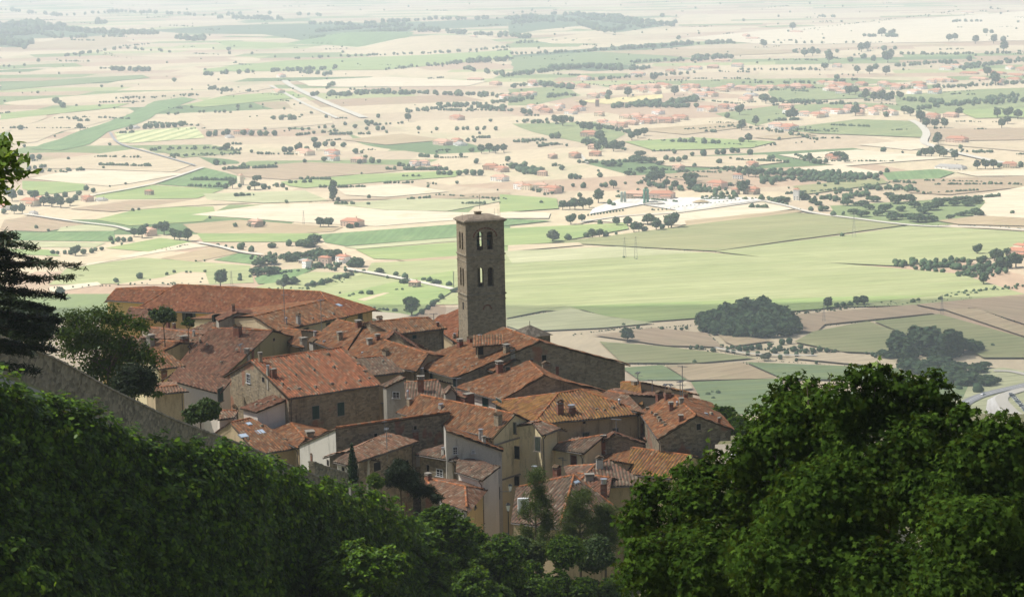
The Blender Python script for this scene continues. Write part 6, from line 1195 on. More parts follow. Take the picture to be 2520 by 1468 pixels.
# ------------------------------------------------------------------ houses on the plain
PW = [plain_mat('villa_'+n, c, .9, noise=.08, scale=.3) for n, c in (('white', (.85, .83, .78)), ('cream', (.75, .66, .50)), ('pink', (.62, .46, .36)), ('stone', (.36, .29, .22)))]
PR = [plain_mat('villa_roof_'+n, c, .9, noise=.25, scale=.6) for n, c in (('red', (.44, .20, .12)), ('rose', (.54, .32, .22)), ('grey', (.35, .33, .30)))]
HV = [(10,'farmhouse in the left half of the plain',[(430,990,52,2,0),(150,1012,80,1,0),(200,995,40,1,0),(25,1032,50,0,0),(740,1158,60,2,1),(1258,1116,60,3,1),(1735,1112,90,2,0),(1690,1290,60,0,0),(1600,1300,50,2,0),(1505,1295,56,3,2),(1510,1318,30,0,1),(1635,760,60,0,0),(1640,790,50,0,0),(1765,800,60,2,1),(1500,762,110,1,1),(1168,662,30,1,0),(1212,660,34,0,0),(1130,678,40,0,2),(668,632,40,0,2),(2180,712,100,2,1),(2250,708,50,1,0),(2265,715,60,0,2),(2085,815,50,0,1),(2040,818,40,0,1),(2150,835,40,2,1),(2415,835,60,2,0),(2470,845,60,2,0),(2460,890,70,0,1),(2250,590,60,2,0),(2490,485,60,1,1),(2340,395,70,1,1),(2440,420,50,2,1),(1370,460,60,1,1),(1385,380,40,0,1),(500,990,50,0,2),(165,1055,40,0,2),(1185,910,16,1,1),(735,960,36,3,0),(2330,190,30,0,1)]),
 (2,'stone farmhouse left of the bell tower',[(2065,250,150,3,1)]),
 (11,'villa in the right half of the plain',[(40,930,50,0,1),(140,935,60,1,1),(200,950,70,2,0),(75,935,40,1,0),(150,865,40,2,1),(410,768,50,2,0),(398,735,40,2,1),(380,672,70,2,0),(310,778,50,3,0),(200,780,40,3,1),(735,978,130,2,0),(610,975,110,3,1),(1182,955,60,3,0),(1100,955,30,2,0),(1010,925,80,2,0),(1112,882,40,0,0),(2190,700,90,2,0),(2450,825,60,1,0),(1580,790,60,2,0),(2160,830,150,0,2),(1182,820,50,2,0),(820,835,50,2,1),(1400,985,6,0,0),(2490,1262,110,2,0),(2505,1240,60,1,0)]),
 (11,'house of the village on the right plain',[(1300,632,60,0,1),(1365,635,80,0,0),(1070,535,80,0,1),(960,548,80,0,0),(1150,500,60,1,1),(1175,472,60,0,2),(560,585,50,1,1),(615,585,60,1,1),(680,590,60,2,1),(720,562,50,0,1),(760,605,60,2,0),(825,590,70,1,0),(590,615,50,2,1),(660,608,60,2,0),(500,625,60,1,1),(440,620,40,1,0),(430,572,40,1,1),(330,545,50,0,0),(290,562,50,0,1),(170,555,50,2,0),(225,545,40,1,1),(130,545,50,2,1),(355,392,60,2,1),(620,372,60,0,1),(350,432,60,2,0),(400,482,50,1,1),(280,425,50,2,1),(240,425,40,1,0),(510,442,50,2,1),(590,442,60,2,1),(640,455,50,1,0),(690,435,60,2,1),(705,462,50,1,1),(760,435,50,1,0),(880,432,60,2,1),(900,460,50,1,1),(930,475,60,0,1),(980,475,60,1,0),(1030,452,60,1,1),(1050,440,40,0,0),(1130,442,60,2,1),(1155,440,50,2,0),(1225,442,50,1,1),(1270,442,50,1,1),(1330,437,50,1,0),(1400,442,50,2,1),(1450,437,60,2,0),(1570,422,50,1,1),(1620,425,60,2,0),(1590,452,50,2,1),(1650,432,50,1,0),(1735,452,60,2,1),(1720,422,50,2,0),(1800,452,60,1,1),(1830,422,50,2,1),(1870,430,50,1,0),(1930,435,50,1,1),(2000,425,60,2,0),(1980,462,60,0,1),(2080,462,50,0,0),(2250,365,80,2,0),(2335,355,80,2,0),(2390,365,80,2,0),(2480,375,80,1,0),(2150,402,80,2,0),(2100,405,60,1,1),(2300,392,90,2,1),(2390,405,60,1,1),(2470,402,60,1,0),(2510,350,50,2,0),(1350,535,60,2,1),(1370,560,60,0,1),(1440,572,50,0,1),(1500,578,60,1,0),(1560,555,50,0,1),(1600,560,50,0,0),(1640,558,50,0,1),(1700,552,60,1,1),(1770,555,50,1,1),(1810,545,60,1,0),(1870,567,50,0,1),(1780,565,40,0,1),(2070,585,60,2,0),(2160,577,60,2,1),(1030,302,70,1,1),(1110,330,50,0,1),(900,342,60,0,1),(850,347,50,0,1),(990,337,50,2,1),(780,358,40,1,0),(60,475,50,2,1),(20,478,40,1,1),(1185,192,60,2,1),(1600,332,40,0,1),(2140,345,60,0,1),(1400,160,60,2,1),(2240,65,60,0,1),(100,410,40,1,1),(420,525,14,3,0)]),
]
def plain_houses():
    random.seed(9)
    V_ = HV[-1][2]; core = list(V_)
    for i in range(75):
        a = random.choice(core)
        if a[1] > 380 or a[0] > 1000: V_.append((a[0]+random.uniform(-60, 60), a[1]+random.uniform(-14, 14), random.uniform(30, 52), random.choice((0, 0, 1, 2)), random.choice((0, 1, 1))))
    for z, ph, L in HV:
        order = sorted(range(len(L)), key=lambda i: L[i][0])
        for r, i in enumerate(order):
            x, y, w, wi, ri = L[i]
            p = at_z((z, x, y), 0); Wd = w*ZS[z][2]*p.y/FPX*(1.15 if w < 100 else 1); Dp = max(7, min(Wd*.6, 16)); hh = 3.1 if Wd > 40 or ri == 2 else random.choice((6.2, 6.8, 7.6)); rz = random.uniform(-1.0, -.2)
            if w < 20: Wd, Dp, hh = 7, 7, 14
            if wi == 3 and z == 2: rz = -.5; Wd *= .8
            root = empty('plain_house', (p.x, p.y, 0), None, 'house', 'houses: '+ph if len(L) > 1 else None); root.rotation_euler.z = rz
            col = ('white', 'cream', 'pinkish', 'brown stone')[wi]; rc = ('red', 'pale rose', 'grey')[ri]
            root['label'] = (ordn(r)+' from left: ' if len(L) > 1 else '')+col+' '+rc+' roofed '+ph
            mb = MB(); mb.box((0, 0, 0), Wd, Dp, hh)
            if Wd > 14: mb.box((Wd*.22, -Dp*.5-1.5, 0), Wd*.4, 3.0, hh*.6)
            mb.build('wall', PW[wi], root, world=False)
            e = .35; a = [(-Wd/2-e, -Dp/2-e), (Wd/2+e, -Dp/2-e), (Wd/2+e, Dp/2+e), (-Wd/2-e, Dp/2+e)]; rh = Dp*.22
            v = [(q[0], q[1], hh+.02) for q in a]+[(-Wd/2+Dp*.35, 0, hh+rh), (Wd/2-Dp*.35, 0, hh+rh)]
            mb = MB(); mb.add(v, [(0, 1, 5, 4), (2, 3, 4, 5), (1, 2, 5), (3, 0, 4), (3, 2, 1, 0)])
            if Wd > 14: mb.add([(Wd*.02-.4, -Dp*.5-3.5, hh*.6+.02), (Wd*.42+.4, -Dp*.5-3.5, hh*.6+.02), (Wd*.42+.4, -Dp*.5, hh*.78), (Wd*.02-.4, -Dp*.5, hh*.78)], [(0, 1, 2, 3)])
            mb.box((Wd*.2, Dp*.1, hh+rh*.5), .8, .8, rh*.8+.6); mb.build('roof', PR[ri], root, world=False)
            if p.y < 6500:
                for k in range(int(max(2, min(6, Wd/3.2)))):
                    n_ = int(max(2, min(6, Wd/3.2))); xx = -Wd/2+Wd*(k+.5)/n_
                    for zz in ((.8, 3.6) if hh > 5 else (.9,)):
                        m2 = MB(); m2.box((xx, -Dp/2-.03 if not (Wd > 14 and .02*Wd < xx < .42*Wd and zz < 3) else -Dp/2-3.03, zz), 1.0, .05, 1.3)
                        m2.build('window', MT['dark'], root, world=False)
plain_houses()
def works_yard():
    for k, (x, y) in enumerate(((548,1000), (660,1010))):
        p = at_z((11, x, y), 0); root = empty('silo_tower', (p.x, p.y, 0), ('shorter grey' if k == 0 else 'taller')+' green silo tower in the works yard', 'silo', 'silos of the works yard')
        g = plain_mat('silo_green', (.10, .25, .17) if k else (.30, .36, .30), .6); H = 20 if k else 14
        for dx in (-2, 2):
            mb = MB(); mb.tube((dx, 0, 3), (dx, 0, H), 1.7, 12); mb.tube((dx, 0, H), (dx, 0, H+1.2), 1.7, 12, r2=.3); mb.tube((dx, 0, 1.2), (dx, 0, 3), .4, 12, r2=1.7); mb.build('tank', g, root, world=False)
        mb = MB()
        for dx in (-3.6, 3.6):
            for dy in (-1.6, 1.6): mb.box((dx, dy, 0), .3, .3, 5)
        mb.build('frame', MT['aerial'], root, world=False)
    for k, (x, y, s) in enumerate(((700,1008,34), (930,1002,26))):
        p = at_z((11, x, y), 0); r = s*.5*p.y/FPX; V = [(0, 0, r*.45)]; n = 14
        for j, (rr, zz) in enumerate(((.5, .28), (1.05, 0))):
            for i in range(n): t = 2*math.pi*i/n; q = rr*r*random.uniform(.85, 1.15); V.append((math.cos(t)*q*1.5, math.sin(t)*q, zz*r))
        F = [(0, 1+i, 1+(i+1) % n) for i in range(n)]+[(1+i, 1+n+i, 1+n+(i+1) % n, 1+(i+1) % n) for i in range(n)]
        me = bpy.data.meshes.new('gravel_heap'); me.from_pydata(V, [], F); me.materials.append(DIRT if k == 0 else FM['t'][1]); tag(link('gravel_heap', me, None, (p.x, p.y, 2.4)), ('pale' if k == 0 else 'tan')+' gravel heap in the works yard', 'gravel heap')
works_yard()
# ------------------------------------------------------------------ pylons
def pylon(z, x, y, top, lab):
    p = at_z((z, x, y), 0); H = abs(y-top)*ZS[z][2]*p.y/FPX; mb = MB(); b = H*.07
    for a in (-1, 1):
        for c in (-1, 1): mb.tube((a*b, c*b, 0), (a*b*.2, c*b*.2, H), .09, 4)
    for k in range(8):
        z0 = H*k/8; z1 = H*(k+1)/8; r0 = b*(1-.8*k/8); r1 = b*(1-.8*(k+1)/8)
        for a in (-1, 1): mb.tube((-r0, a*r0, z0), (r1, a*r1, z1), .045, 3); mb.tube((r0, a*r0, z0), (-r1, a*r1, z1), .045, 3)
    for h in (.72, .84, .96): mb.tube((-H*.13, 0, H*h), (H*.13, 0, H*h), .06, 4)
    o = mb.build('pylon', MT['aerial'], None, loc=(p.x, p.y, 0)) if False else None
    me = bpy.data.meshes.new('pylon'); me.from_pydata(mb.v, [], mb.f); me.materials.append(MT['aerial']); tag(link('pylon', me, None, (p.x, p.y, 0)), lab, 'pylon', 'power pylons on the plain')
for a in [(11,610,1280,1160,'steel pylon in the light green fields, right one of two'), (11,555,1272,1165,'steel pylon in the light green fields, left one of two'), (11,1683,1172,1050,'steel pylon by the small bush in the right fields'), (9,1535,120,25,'steel pylon beside the pink ploughed field'),
          (9,2116,80,-20,'steel pylon right of the canal hedge'), (10,1495,1105,1035,'thin pylon in the pale wheat left of the tower'), (10,1140,1400,1330,'thin pylon above the long palazzo roof')]: pylon(*a)
# ------------------------------------------------------------------ cars
def car_meshes(col, nm):
    paint = plain_mat(nm, col, .3, .3, noise=.02); tyre = plain_mat('tyre_rubber', (.02, .02, .02), .9)
    sec = [(-2.1, .45, .75), (-2.05, .3, .95), (-1.0, .3, 1.0), (1.2, .3, 1.0), (2.0, .3, .85), (2.1, .45, .7)]
    mb = MB()
    prof = [(-2.1, .35), (2.1, .35), (2.15, .7), (1.5, .92), (-1.9, .98), (-2.15, .75)]
    mb.prism([Vector((x, -.82, z)) for x, z in prof], Vector((0, 1.64, 0)))
    body = mb; c = MB(); pr = [(-1.75, .96), (1.0, .93), (.35, 1.42), (-1.25, 1.45)]
    c.prism([Vector((x, -.68, z)) for x, z in pr], Vector((0, 1.36, 0)))
    r = MB(); r.prism([Vector((x, -.66, z)) for x, z in ((-1.3, 1.452), (.4, 1.422), (.3, 1.48), (-1.2, 1.5))], Vector((0, 1.32, 0)))
    w = MB()
    w.tube((0, -.12, 0), (0, .12, 0), .32, 12); w.tube((0, -.125, 0), (0, .125, 0), .18, 8)
    def mk(mb, n, m): me = bpy.data.meshes.new(n); me.from_pydata([tuple(v) for v in mb.v], [], mb.f); me.materials.append(m); return me
    return mk(body, 'body', paint), mk(c, 'windows', MT['glass']), mk(r, 'roof_panel', paint), mk(w, 'wheel', tyre)
CM = {n: car_meshes(c, 'car_paint_'+n) for n, c in (('white', (.75, .75, .75)), ('silver', (.45, .47, .5)), ('dark', (.04, .05, .07)), ('blue', (.17, .23, .32)))}
def car(loc, rz, col, label, group=None, s=1.0):
    b, g, r, w = CM[col]; root = empty('parked_car', loc, label, 'car', group); root.rotation_euler.z = rz; root.scale = (s, s, s)
    for nm, me in (('body', b), ('windows', g), ('roof_panel', r)): link(nm, me, root)
    for x in (-1.3, 1.3):
        for y in (-.75, .75): o = link('wheel', w, root); o.location = (x, y, .32)
cols = ['silver', 'dark', 'silver', 'white', 'white', 'blue', 'silver', 'white', 'dark', 'white', 'silver', 'blue', 'white']
for i in range(13):
    x = 2458+i*6.6; y = 474+i*7.4; p = at_z((9, x, y), 2.3)
    car((p.x, p.y, 2.31), math.radians(8), cols[i], f'{ordn(i)} car from the back of the parked row, {cols[i]}, at the right edge', 'cars parked in a row beside the road')
p = at_z((9, 2318, 474), 2.26); car((p.x, p.y, 2.27), .9, 'white', 'white car driving on the grey road behind the treetops')
# ------------------------------------------------------------------ stone wall running down beside the road
def wall_run(name, label, P, hgt, th, nsub=10):
    c = sum(P, Vector())/len(P); root = empty(name, (c.x, c.y, min(p.z for p in P)-hgt), label, 'stone wall')
    Q = []
    for i in range(len(P)-1):
        a, b, cc, d = P[max(0, i-1)], P[i], P[i+1], P[min(len(P)-1, i+2)]
        for t in np.linspace(0, 1, nsub, endpoint=False): Q.append(.5*((2*b)+(cc-a)*t+(2*a-5*b+4*cc-d)*t*t+(-a+3*b-3*cc+d)*t**3))
    Q.append(P[-1]); body = MB(); cop = MB(); S = []
    for i, p in enumerate(Q):
        d = Q[min(i+1, len(Q)-1)]-Q[max(0, i-1)]; d.z = 0; S.append(Vector((-d.y, d.x, 0)).normalized())
    for i in range(len(Q)-1):
        a, b, s, t = Q[i], Q[i+1], S[i]*th/2, S[i+1]*th/2; j0 = random.uniform(-.02, .02)
        body.add([a-s-Zv*hgt, a+s-Zv*hgt, b+t-Zv*hgt, b-t-Zv*hgt, a-s-Zv*.12, a+s-Zv*.12, b+t-Zv*.12, b-t-Zv*.12], [(0, 1, 5, 4), (1, 2, 6, 5), (2, 3, 7, 6), (3, 0, 4, 7)])
        s2, t2 = s*1.22, t*1.22; k = 3
        for q in range(k):
            e0, e1 = (q+.03)/k, (q+.97)/k; u, v = a+(b-a)*e0, a+(b-a)*e1; j = random.uniform(-.03, .03)+.0
            cop.add([u-s2-Zv*.118, u+s2-Zv*.118, v+s2-Zv*.118, v-s2-Zv*.118, u-s2*.9+Zv*j, u+s2*.9+Zv*j, v+s2*.9+Zv*(j+.01), v-s2*.9+Zv*(j+.01)], [(0, 1, 2, 3), (4, 5, 6, 7), (0, 1, 5, 4), (1, 2, 6, 5), (2, 3, 7, 6), (3, 0, 4, 7)])
    body.build('wall_body', W['bigwall'], root); cop.build('coping', MT['coping'], root)
W['bigwall'] = wall_mat('old_wall_stone', (.27, .23, .16), (.37, .315, .22), stone=.65, stainamt=.6, scale=1.5, bumpd=.08)
wall_run('stone_wall', 'long weathered stone wall with pale coping running down beside the road', [q.copy() for q in WPT[:9]]+[WPT[9], WPT[10]], 3.2, .62)
wall_run('stone_wall', 'short coped stone wall rising behind the vines below the white end wall', [at_d((4,1790,1190), 166), at_d((4,1990,1265), 169), at_d((4,2190,1330), 172)], 3.0, .5, 6)
wall_run('stone_wall', 'curved stone retaining wall half hidden behind the maple trees', [at_d((9,1095,905), 150), at_d((9,1140,885), 152), at_d((9,1205,905), 156)], 4.0, .6, 6)
# road strip at the foot of the wall
def road_strip():
    rows = []
    for (p, d) in WALLP[:7]:
        _, x, y = p; lip = float(np.interp(x, [-60, 0, 100, 190, 260, 330, 420], [932, 950, 980, 1008, 1042, 1074, 1085]))+14
        rows.append([at_d((0, x, y+80), d-.34), at_d((0, x+6, y+80+(lip-y-80)*.3), d-1.6), at_d((0, x+12, max(lip, y+96)), d-4.6)])
    for nm, a, b, m in (('verge', 0, 1, plain_mat('dry_grass_verge', (.24, .23, .09), 1, scale=1.5)), ('road', 1, 2, plain_mat('hill_road', (.30, .29, .24), .95, scale=.6))):
        V = []
        for r in rows: V += [tuple(r[a]), tuple(r[b])]
        F = [(2*i, 2*i+1, 2*i+3, 2*i+2) for i in range(len(rows)-1)]
        me = bpy.data.meshes.new(nm); me.from_pydata(V, [], F); me.materials.append(m); tag(link(nm, me), kind='structure')
road_strip()
# ------------------------------------------------------------------ foreground foliage
LF = {
 'vine': leaf_mat('chestnut_leaves', [(.010, .030, .002), (.038, .085, .004), (.12, .22, .006)], .38, .5, .35),
 'bright': leaf_mat('young_leaves', [(.06, .11, .015), (.10, .17, .02), (.14, .20, .03)], .4, .5, .3),
 'maple': leaf_mat('maple_leaves', [(.011, .023, .004), (.021, .042, .006), (.043, .075, .010)], .12, .85, .0),
 'pine': leaf_mat('pine_needles', [(.04, .065, .016), (.07, .105, .022), (.11, .14, .03)], .2, .6, .2),
 'locust': leaf_mat('locust_leaves', [(.025, .05, .008), (.04, .08, .010), (.075, .115, .016)], .25, .55, .2),
 'dark': leaf_mat('cedar_needles', [(.007, .015, .006), (.014, .026, .009), (.028, .045, .014)], .04, .6, .2),
 'shrub': leaf_mat('shrub_leaves', [(.03, .06, .015), (.05, .09, .02), (.085, .12, .035)], .2, .5, .3),
 'cypress': leaf_mat('cypress_leaves', [(.018, .04, .014), (.03, .055, .018)], .08, .6, .2),
}
def lobe_set(c, R, k, spread=.55, rl=(.42, .62), flat=.85, rng=None):
    rng = rng or RNG; L = [((c.x, c.y, c.z), (R*.62, R*.62, R*.6*flat))]
    for i in range(k):
        d = rng.normal(size=3); d /= np.linalg.norm(d); r = R*rng.uniform(*rl)
        L.append(((c.x+d[0]*R*spread, c.y+d[1]*R*spread, c.z+d[2]*R*spread*flat), (r, r, r*flat)))
    return L
def limb_mesh(root, base, c, R, k=6, r0=.22, mat=None, name='trunk'):
    mb = MB(); base = Vector(base); c = Vector(c); mid = c-Zv*R*.6
    pts = [base+(mid-base)*t+Vector((math.sin(t*4)*.15, math.cos(t*3)*.12, 0))*R*.3 for t in (0, .35, .7, 1)]
    for i in range(3): mb.tube(pts[i], pts[i+1], r0*(1-.22*i), 8, r2=r0*(1-.22*(i+1)))
    for i in range(k):
        a = i*2.4+.5; e = mid+Vector((math.cos(a)*R*.62, math.sin(a)*R*.62, R*random.uniform(.4, 1.0))); m = mid+(e-mid)*.5+Zv*R*.08
        mb.tube(mid, m, r0*.32, 6, r2=r0*.22); mb.tube(m, e, r0*.22, 5, r2=r0*.06)
        for j in range(2):
            e2 = m+Vector((random.uniform(-1, 1), random.uniform(-1, 1), random.uniform(.2, .9)))*R*.4; mb.tube(m, e2, r0*.14, 5, r2=r0*.05)
    return mb.build(name, mat or BARK, root)
def leafy_tree(label, zpt, Rpx, d, kind='vine', n=6000, size=.2, k=7, shape=LEAF, cat='tree', group=None, lobes=None, name='tree', hullf=.62, depth=.16, clump=16, csig=.16, ground_z=None, spread=.55, flat=.85, low=-.5, trunk=True, base_xy=None, curl=0, up=.25):
    c = at_d(zpt, d); R = Rpx*ZS[zpt[0]][2]*d/FPX if zpt[0] else Rpx*d/FPX
    bx, by = (c.x, c.y) if base_xy is None else base_xy
    gz = ground(bx, by) if ground_z is None else ground_z; gz = min(gz, c.z-R)
    root = empty(name, (bx, by, gz), label, cat, group)
    L = lobes(c, R) if lobes else lobe_set(c, R, k, spread, flat=flat)
    P, N = lobes_points(L, n, RNG, depth=depth, clump=clump, csig=csig, low=low, up=up)
    off = np.array([bx, by, gz])
    lm = leaf_mesh('crown', P-off, N, size, LF[kind], shape, curl=curl)
    if hullf: HVv, HFf = hull(L, hullf); me = join_leaf_hull('crown', lm, HVv-off, HFf, LF[kind])
    else: me = lm
    link('crown', me, root)
    if trunk: limb_mesh(root, (bx, by, gz-.2), c, R, 6, max(.12, R*.09))
    return root
# the row of dense crowns from the left edge to the bottom centre
from mathutils import noise as mnoise
def ivy_bank(label, top, fall, seed, n, kind='vine', size=.22, bottom=640):
    """a continuous bank smothered in ivy: top = [(x, y, distance)], falling towards the camera"""
    tx = [t[0] for t in top]; ty = [t[1] for t in top]; td = [t[2] for t in top]; rng = np.random.default_rng(seed)
    c0 = at_d((0, sum(tx)/len(tx), sum(ty)/len(ty)), sum(td)/len(td)); gz = c0.z-12; root = empty('ivy_bank', (c0.x, c0.y, gz), label, 'ivy bank')
    def surf(x, t):
        yt = float(np.interp(x, tx, ty))+8; d = float(np.interp(x, tx, td)); e = .5
        if t < .1: a = t/.1; y = yt+18*(1-(1-a)**2)*0-0+14*(a*a); dd = d+e*(1-a)
        else: a = (t-.1)/.9; y = yt+14+a*bottom; dd = d-fall*a-.6*math.sqrt(a)
        p = at_d((0, x, y), dd); q = p*.75
        b = mnoise.fractal(q*.42+Vector((seed, 0, 0)), 1.0, 2.0, 4)*1.25*min(1, t*6+.2)+mnoise.noise(q*1.6)*.45
        return p+Vector((0, -.8, .5))*b
    NX, NT_ = 150, 60; G = [[surf(tx[0]+(tx[-1]-tx[0])*i/NX, j/NT_) for j in range(NT_+1)] for i in range(NX+1)]
    A = np.array([[tuple(p) for p in r] for r in G]); dU = np.gradient(A, axis=0); dV = np.gradient(A, axis=1); Nn = np.cross(dU, dV); Nn /= np.linalg.norm(Nn, axis=2, keepdims=True)
    if Nn[..., 1].mean() > 0: Nn = -Nn
    cell = np.linalg.norm(np.cross(dU, dV), axis=2).ravel(); cell /= cell.sum(); off = np.array([c0.x, c0.y, gz])
    m = n//20; ids = rng.choice(len(cell), m, p=cell); P = A.reshape(-1, 3)[ids]+rng.normal(size=(m, 3))*.12; N0 = Nn.reshape(-1, 3)[ids]; P = P+N0*np.abs(rng.normal(0, .22, (m, 1)))
    PP = P[:, None]+rng.normal(size=(m, 20, 3))*np.array([.16, .16, .10]); tp = np.clip((.22-(ids % (NT_+1))/NT_)/.2, 0, 1)[:, None, None]; NNn = N0[:, None]*1.0+np.array([0, 0, 1.0])*(tp*.8+.2)+rng.normal(size=(m, 20, 3))*(.35+.15*tp)
    lm = leaf_mesh('foliage', PP.reshape(-1, 3)-off, NNn.reshape(-1, 3), size, LF[kind], LEAF, rng)
    B = A-Nn*.42-off; idx = np.arange((NX+1)*(NT_+1)).reshape(NX+1, NT_+1); F = np.stack([idx[:-1, :-1], idx[1:, :-1], idx[1:, 1:], idx[:-1, 1:]], -1).reshape(-1, 4)
    me = join_leaf_hull('foliage', lm, B.reshape(-1, 3), F, LF[kind]); link('foliage', me, root)
    bk = MB(); C = [Vector(p) for p in A[:, -1]]; T0 = [Vector(p) for p in A[:, 3]]
    for i in range(0, NX, 3):
        j = min(i+3, NX); bk.poly([T0[i]+Vector((0, .9, -.7)), T0[j]+Vector((0, .9, -.7)), T0[j]+Vector((0, 1.2, -9)), T0[i]+Vector((0, 1.2, -9))])
    bk.build('earth_bank', plain_mat('bank_earth', (.10, .08, .05), 1), root)
ivy_bank('smooth dark ivy covered bank filling the lower left, below the road and long wall', [(-130,905,84), (0,948,86), (100,976,88), (190,1003,90), (260,1038,91), (310,1068,92), (345,1082,93), (430,1078,95), (520,1092,97), (600,1112,99), (640,1125,100)], 9, 3, 90000)
ivy_bank('ivy covered bank continuing down to the lower centre, under the skylight roof', [(560,1112,102), (620,1118,103), (700,1142,106), (780,1172,109), (860,1196,113), (930,1212,117), (980,1245,120), (1040,1300,122)], 9, 9, 52000)
ROW = [((880,1450),130,104,'shaded low crown at the bottom, left of the bright lower crowns'),((1000,1385),118,124,'crown of the row below the small pine'),((1095,1335),92,134,'rounded bright crown left of the whitewashed house'),((1185,1400),112,138,'rounded crown at the foot of the whitewashed house'),
 ((1010,1490),110,122,'low crown at the bottom centre left'),((1290,1478),95,142,'low bright crown at the bottom below the alley lamps'),((1390,1490),92,146,'low bright crown at the bottom under the pine'),((1490,1498),92,150,'rightmost low bright crown touching the maple trees'),((1150,1500),110,130,'lowest crown at the bottom centre')]
for i, ((x, y), r, d, lab) in enumerate(ROW):
    R = r*d/FPX; VL = lambda c, R: lobe_set(c, R, 26, .74, (.22, .42), .95)
    leafy_tree(lab, (0, x, y), r, d, 'vine', int(3000*R*R), .2, k=16, group='dense leafy crowns in a row below the wall', hullf=.55, depth=.13, clump=22, csig=.12, name='broadleaf_tree', spread=.7, low=-.4, up=.7, lobes=VL)
# maples
MAP = [((2190,1145),228,50,'tallest maple with star shaped leaves, its top above the road'),((1990,1170),200,52,'maple with star shaped leaves filling the middle of the right trees'),((2420,1230),215,48,'maple with star shaped leaves at the right edge'),((1730,1330),180,54,'lowest maple on the left of the right trees, its tip over the orange roof'),
 ((2060,1400),260,46,'dark maple filling the bottom right'),((2400,1450),230,44,'bright leaved maple in the bottom right corner'),((1790,1470),200,50,'dark maple at the bottom beside the pale wall gap')]
def maple_lobes(extra):
    def f(c, R):
        L = lobe_set(c, R, 12, .66, (.28, .46), .95)
        for (x, y, r, d) in extra:
            q = at_d((0, x, y), d); rr = r*d/FPX; L.append(((q.x, q.y, q.z), (rr, rr, rr*1.15)))
        return L
    return f
EX = [[(2155,935,40,50),(2080,990,60,50),(2290,970,50,50),(2110,930,30,50),(2170,905,18,50),(2220,965,50,50),(2340,1000,30,50)],[(1960,985,60,53),(1900,1040,60,53),(1850,1130,60,52),(2020,1000,50,52),(1845,1185,62,53),(1800,1235,55,53),(1885,1105,50,52),(1835,1135,34,53)],[(2470,1060,45,48),(2375,1035,40,49),(2500,1110,50,48),(2440,1080,40,48)],[(1745,1160,40,54),(1700,1190,50,54),(1600,1230,50,54),(1570,1290,50,54),(1760,1120,20,54)],[(2060,1200,60,46)],[(2440,1290,60,44)],[(1600,1400,80,50)]]
for i, ((x, y), r, d, lab) in enumerate(MAP):
    R = r*d/FPX
    leafy_tree(lab, (0, x, y), r, d, 'maple', int(3900*R*R)+1500, .145, k=12, shape=STAR*.8, group='maple trees on the right', lobes=maple_lobes(EX[i]), hullf=.42, depth=.2, clump=13, csig=.19, name='maple_tree', low=-.9, curl=.35, up=.35)
# shoots with a stem and single star leaves
def shoots():
    C = []; N = []; base = at_d((0, 2150, 1000), 49.8)
    pts = [((2150,985),(2162,890)),((2110,990),(2105,925)),((2185,990),(2190,905)),((2235,990),(2228,930)),((2345,1040),(2352,980)),((2375,1060),(2380,1000)),((1742,1190),(1750,1065)),((1700,1210),(1690,1120)),((1640,1250),(1632,1165)),((1990,1000),(1985,940)),((2045,1000),(2040,925)),((2470,1080),(2475,1015)),((2510,1100),(2512,1040)),((2420,1075),(2425,1020)),((1590,1290),(1575,1200)),((2295,1000),(2300,925)),((2400,1130),(2398,1060))]
    root = empty('maple_shoots', base, 'thin upright shoots with star leaves standing out of the maple tops', 'shoots')
    for (a, b) in pts:
        d = 54 if a[0] < 1800 else 50; p, q = at_d((0, *a), d), at_d((0, *b), d); mb = MB(); mb.tube(p, q, .02, 5, r2=.006); mb.build('stem', BARK, root)
        for i in range(9):
            t = (i+1)/9; C.append(np.array(p+(q-p)*t)+RNG.normal(size=3)*.07); N.append(RNG.normal(size=3)*.6+np.array([0, -.5, .5]))
    off = np.array(base); lm = leaf_mesh('leaves', np.array(C)-off, np.array(N), .17, LF['bright'], STAR*.8, curl=.3); link('leaves', lm, root)
shoots()
# conifer at the far left edge with a drooping branch
def needle_branch(mb, C, N, a, b, sag, w, n, r=.05):
    a = Vector(a); b = Vector(b); L = (b-a).length; pts = []
    for i in range(9): t = i/8; pts.append(a+(b-a)*t+Zv*(-sag*math.sin(t*math.pi*.6)*t))
    for i in range(8): mb.tube(pts[i], pts[i+1], r*(1-i*.11), 5, r2=r*(1-(i+1)*.11))
    s = (b-a).normalized().cross(Zv).normalized()
    for i in range(n):
        t = random.uniform(.1, 1); j = min(7, int(t*8)); p = pts[j]+(pts[j+1]-pts[j])*(t*8-j); ww = w*(1-t*.75)
        o = s*random.gauss(0, ww*.5)+Zv*random.gauss(-.1*w, .12*w)+(b-a).normalized()*random.gauss(0, .1); C.append(np.array(p+o)); N.append(np.array([random.gauss(0, .5), random.gauss(0, .5), 1]))
NEED = np.array([(-.05, -.5), (.05, -.5), (.09, 0), (.04, .55), (-.04, .55), (-.09, 0)])*1.5
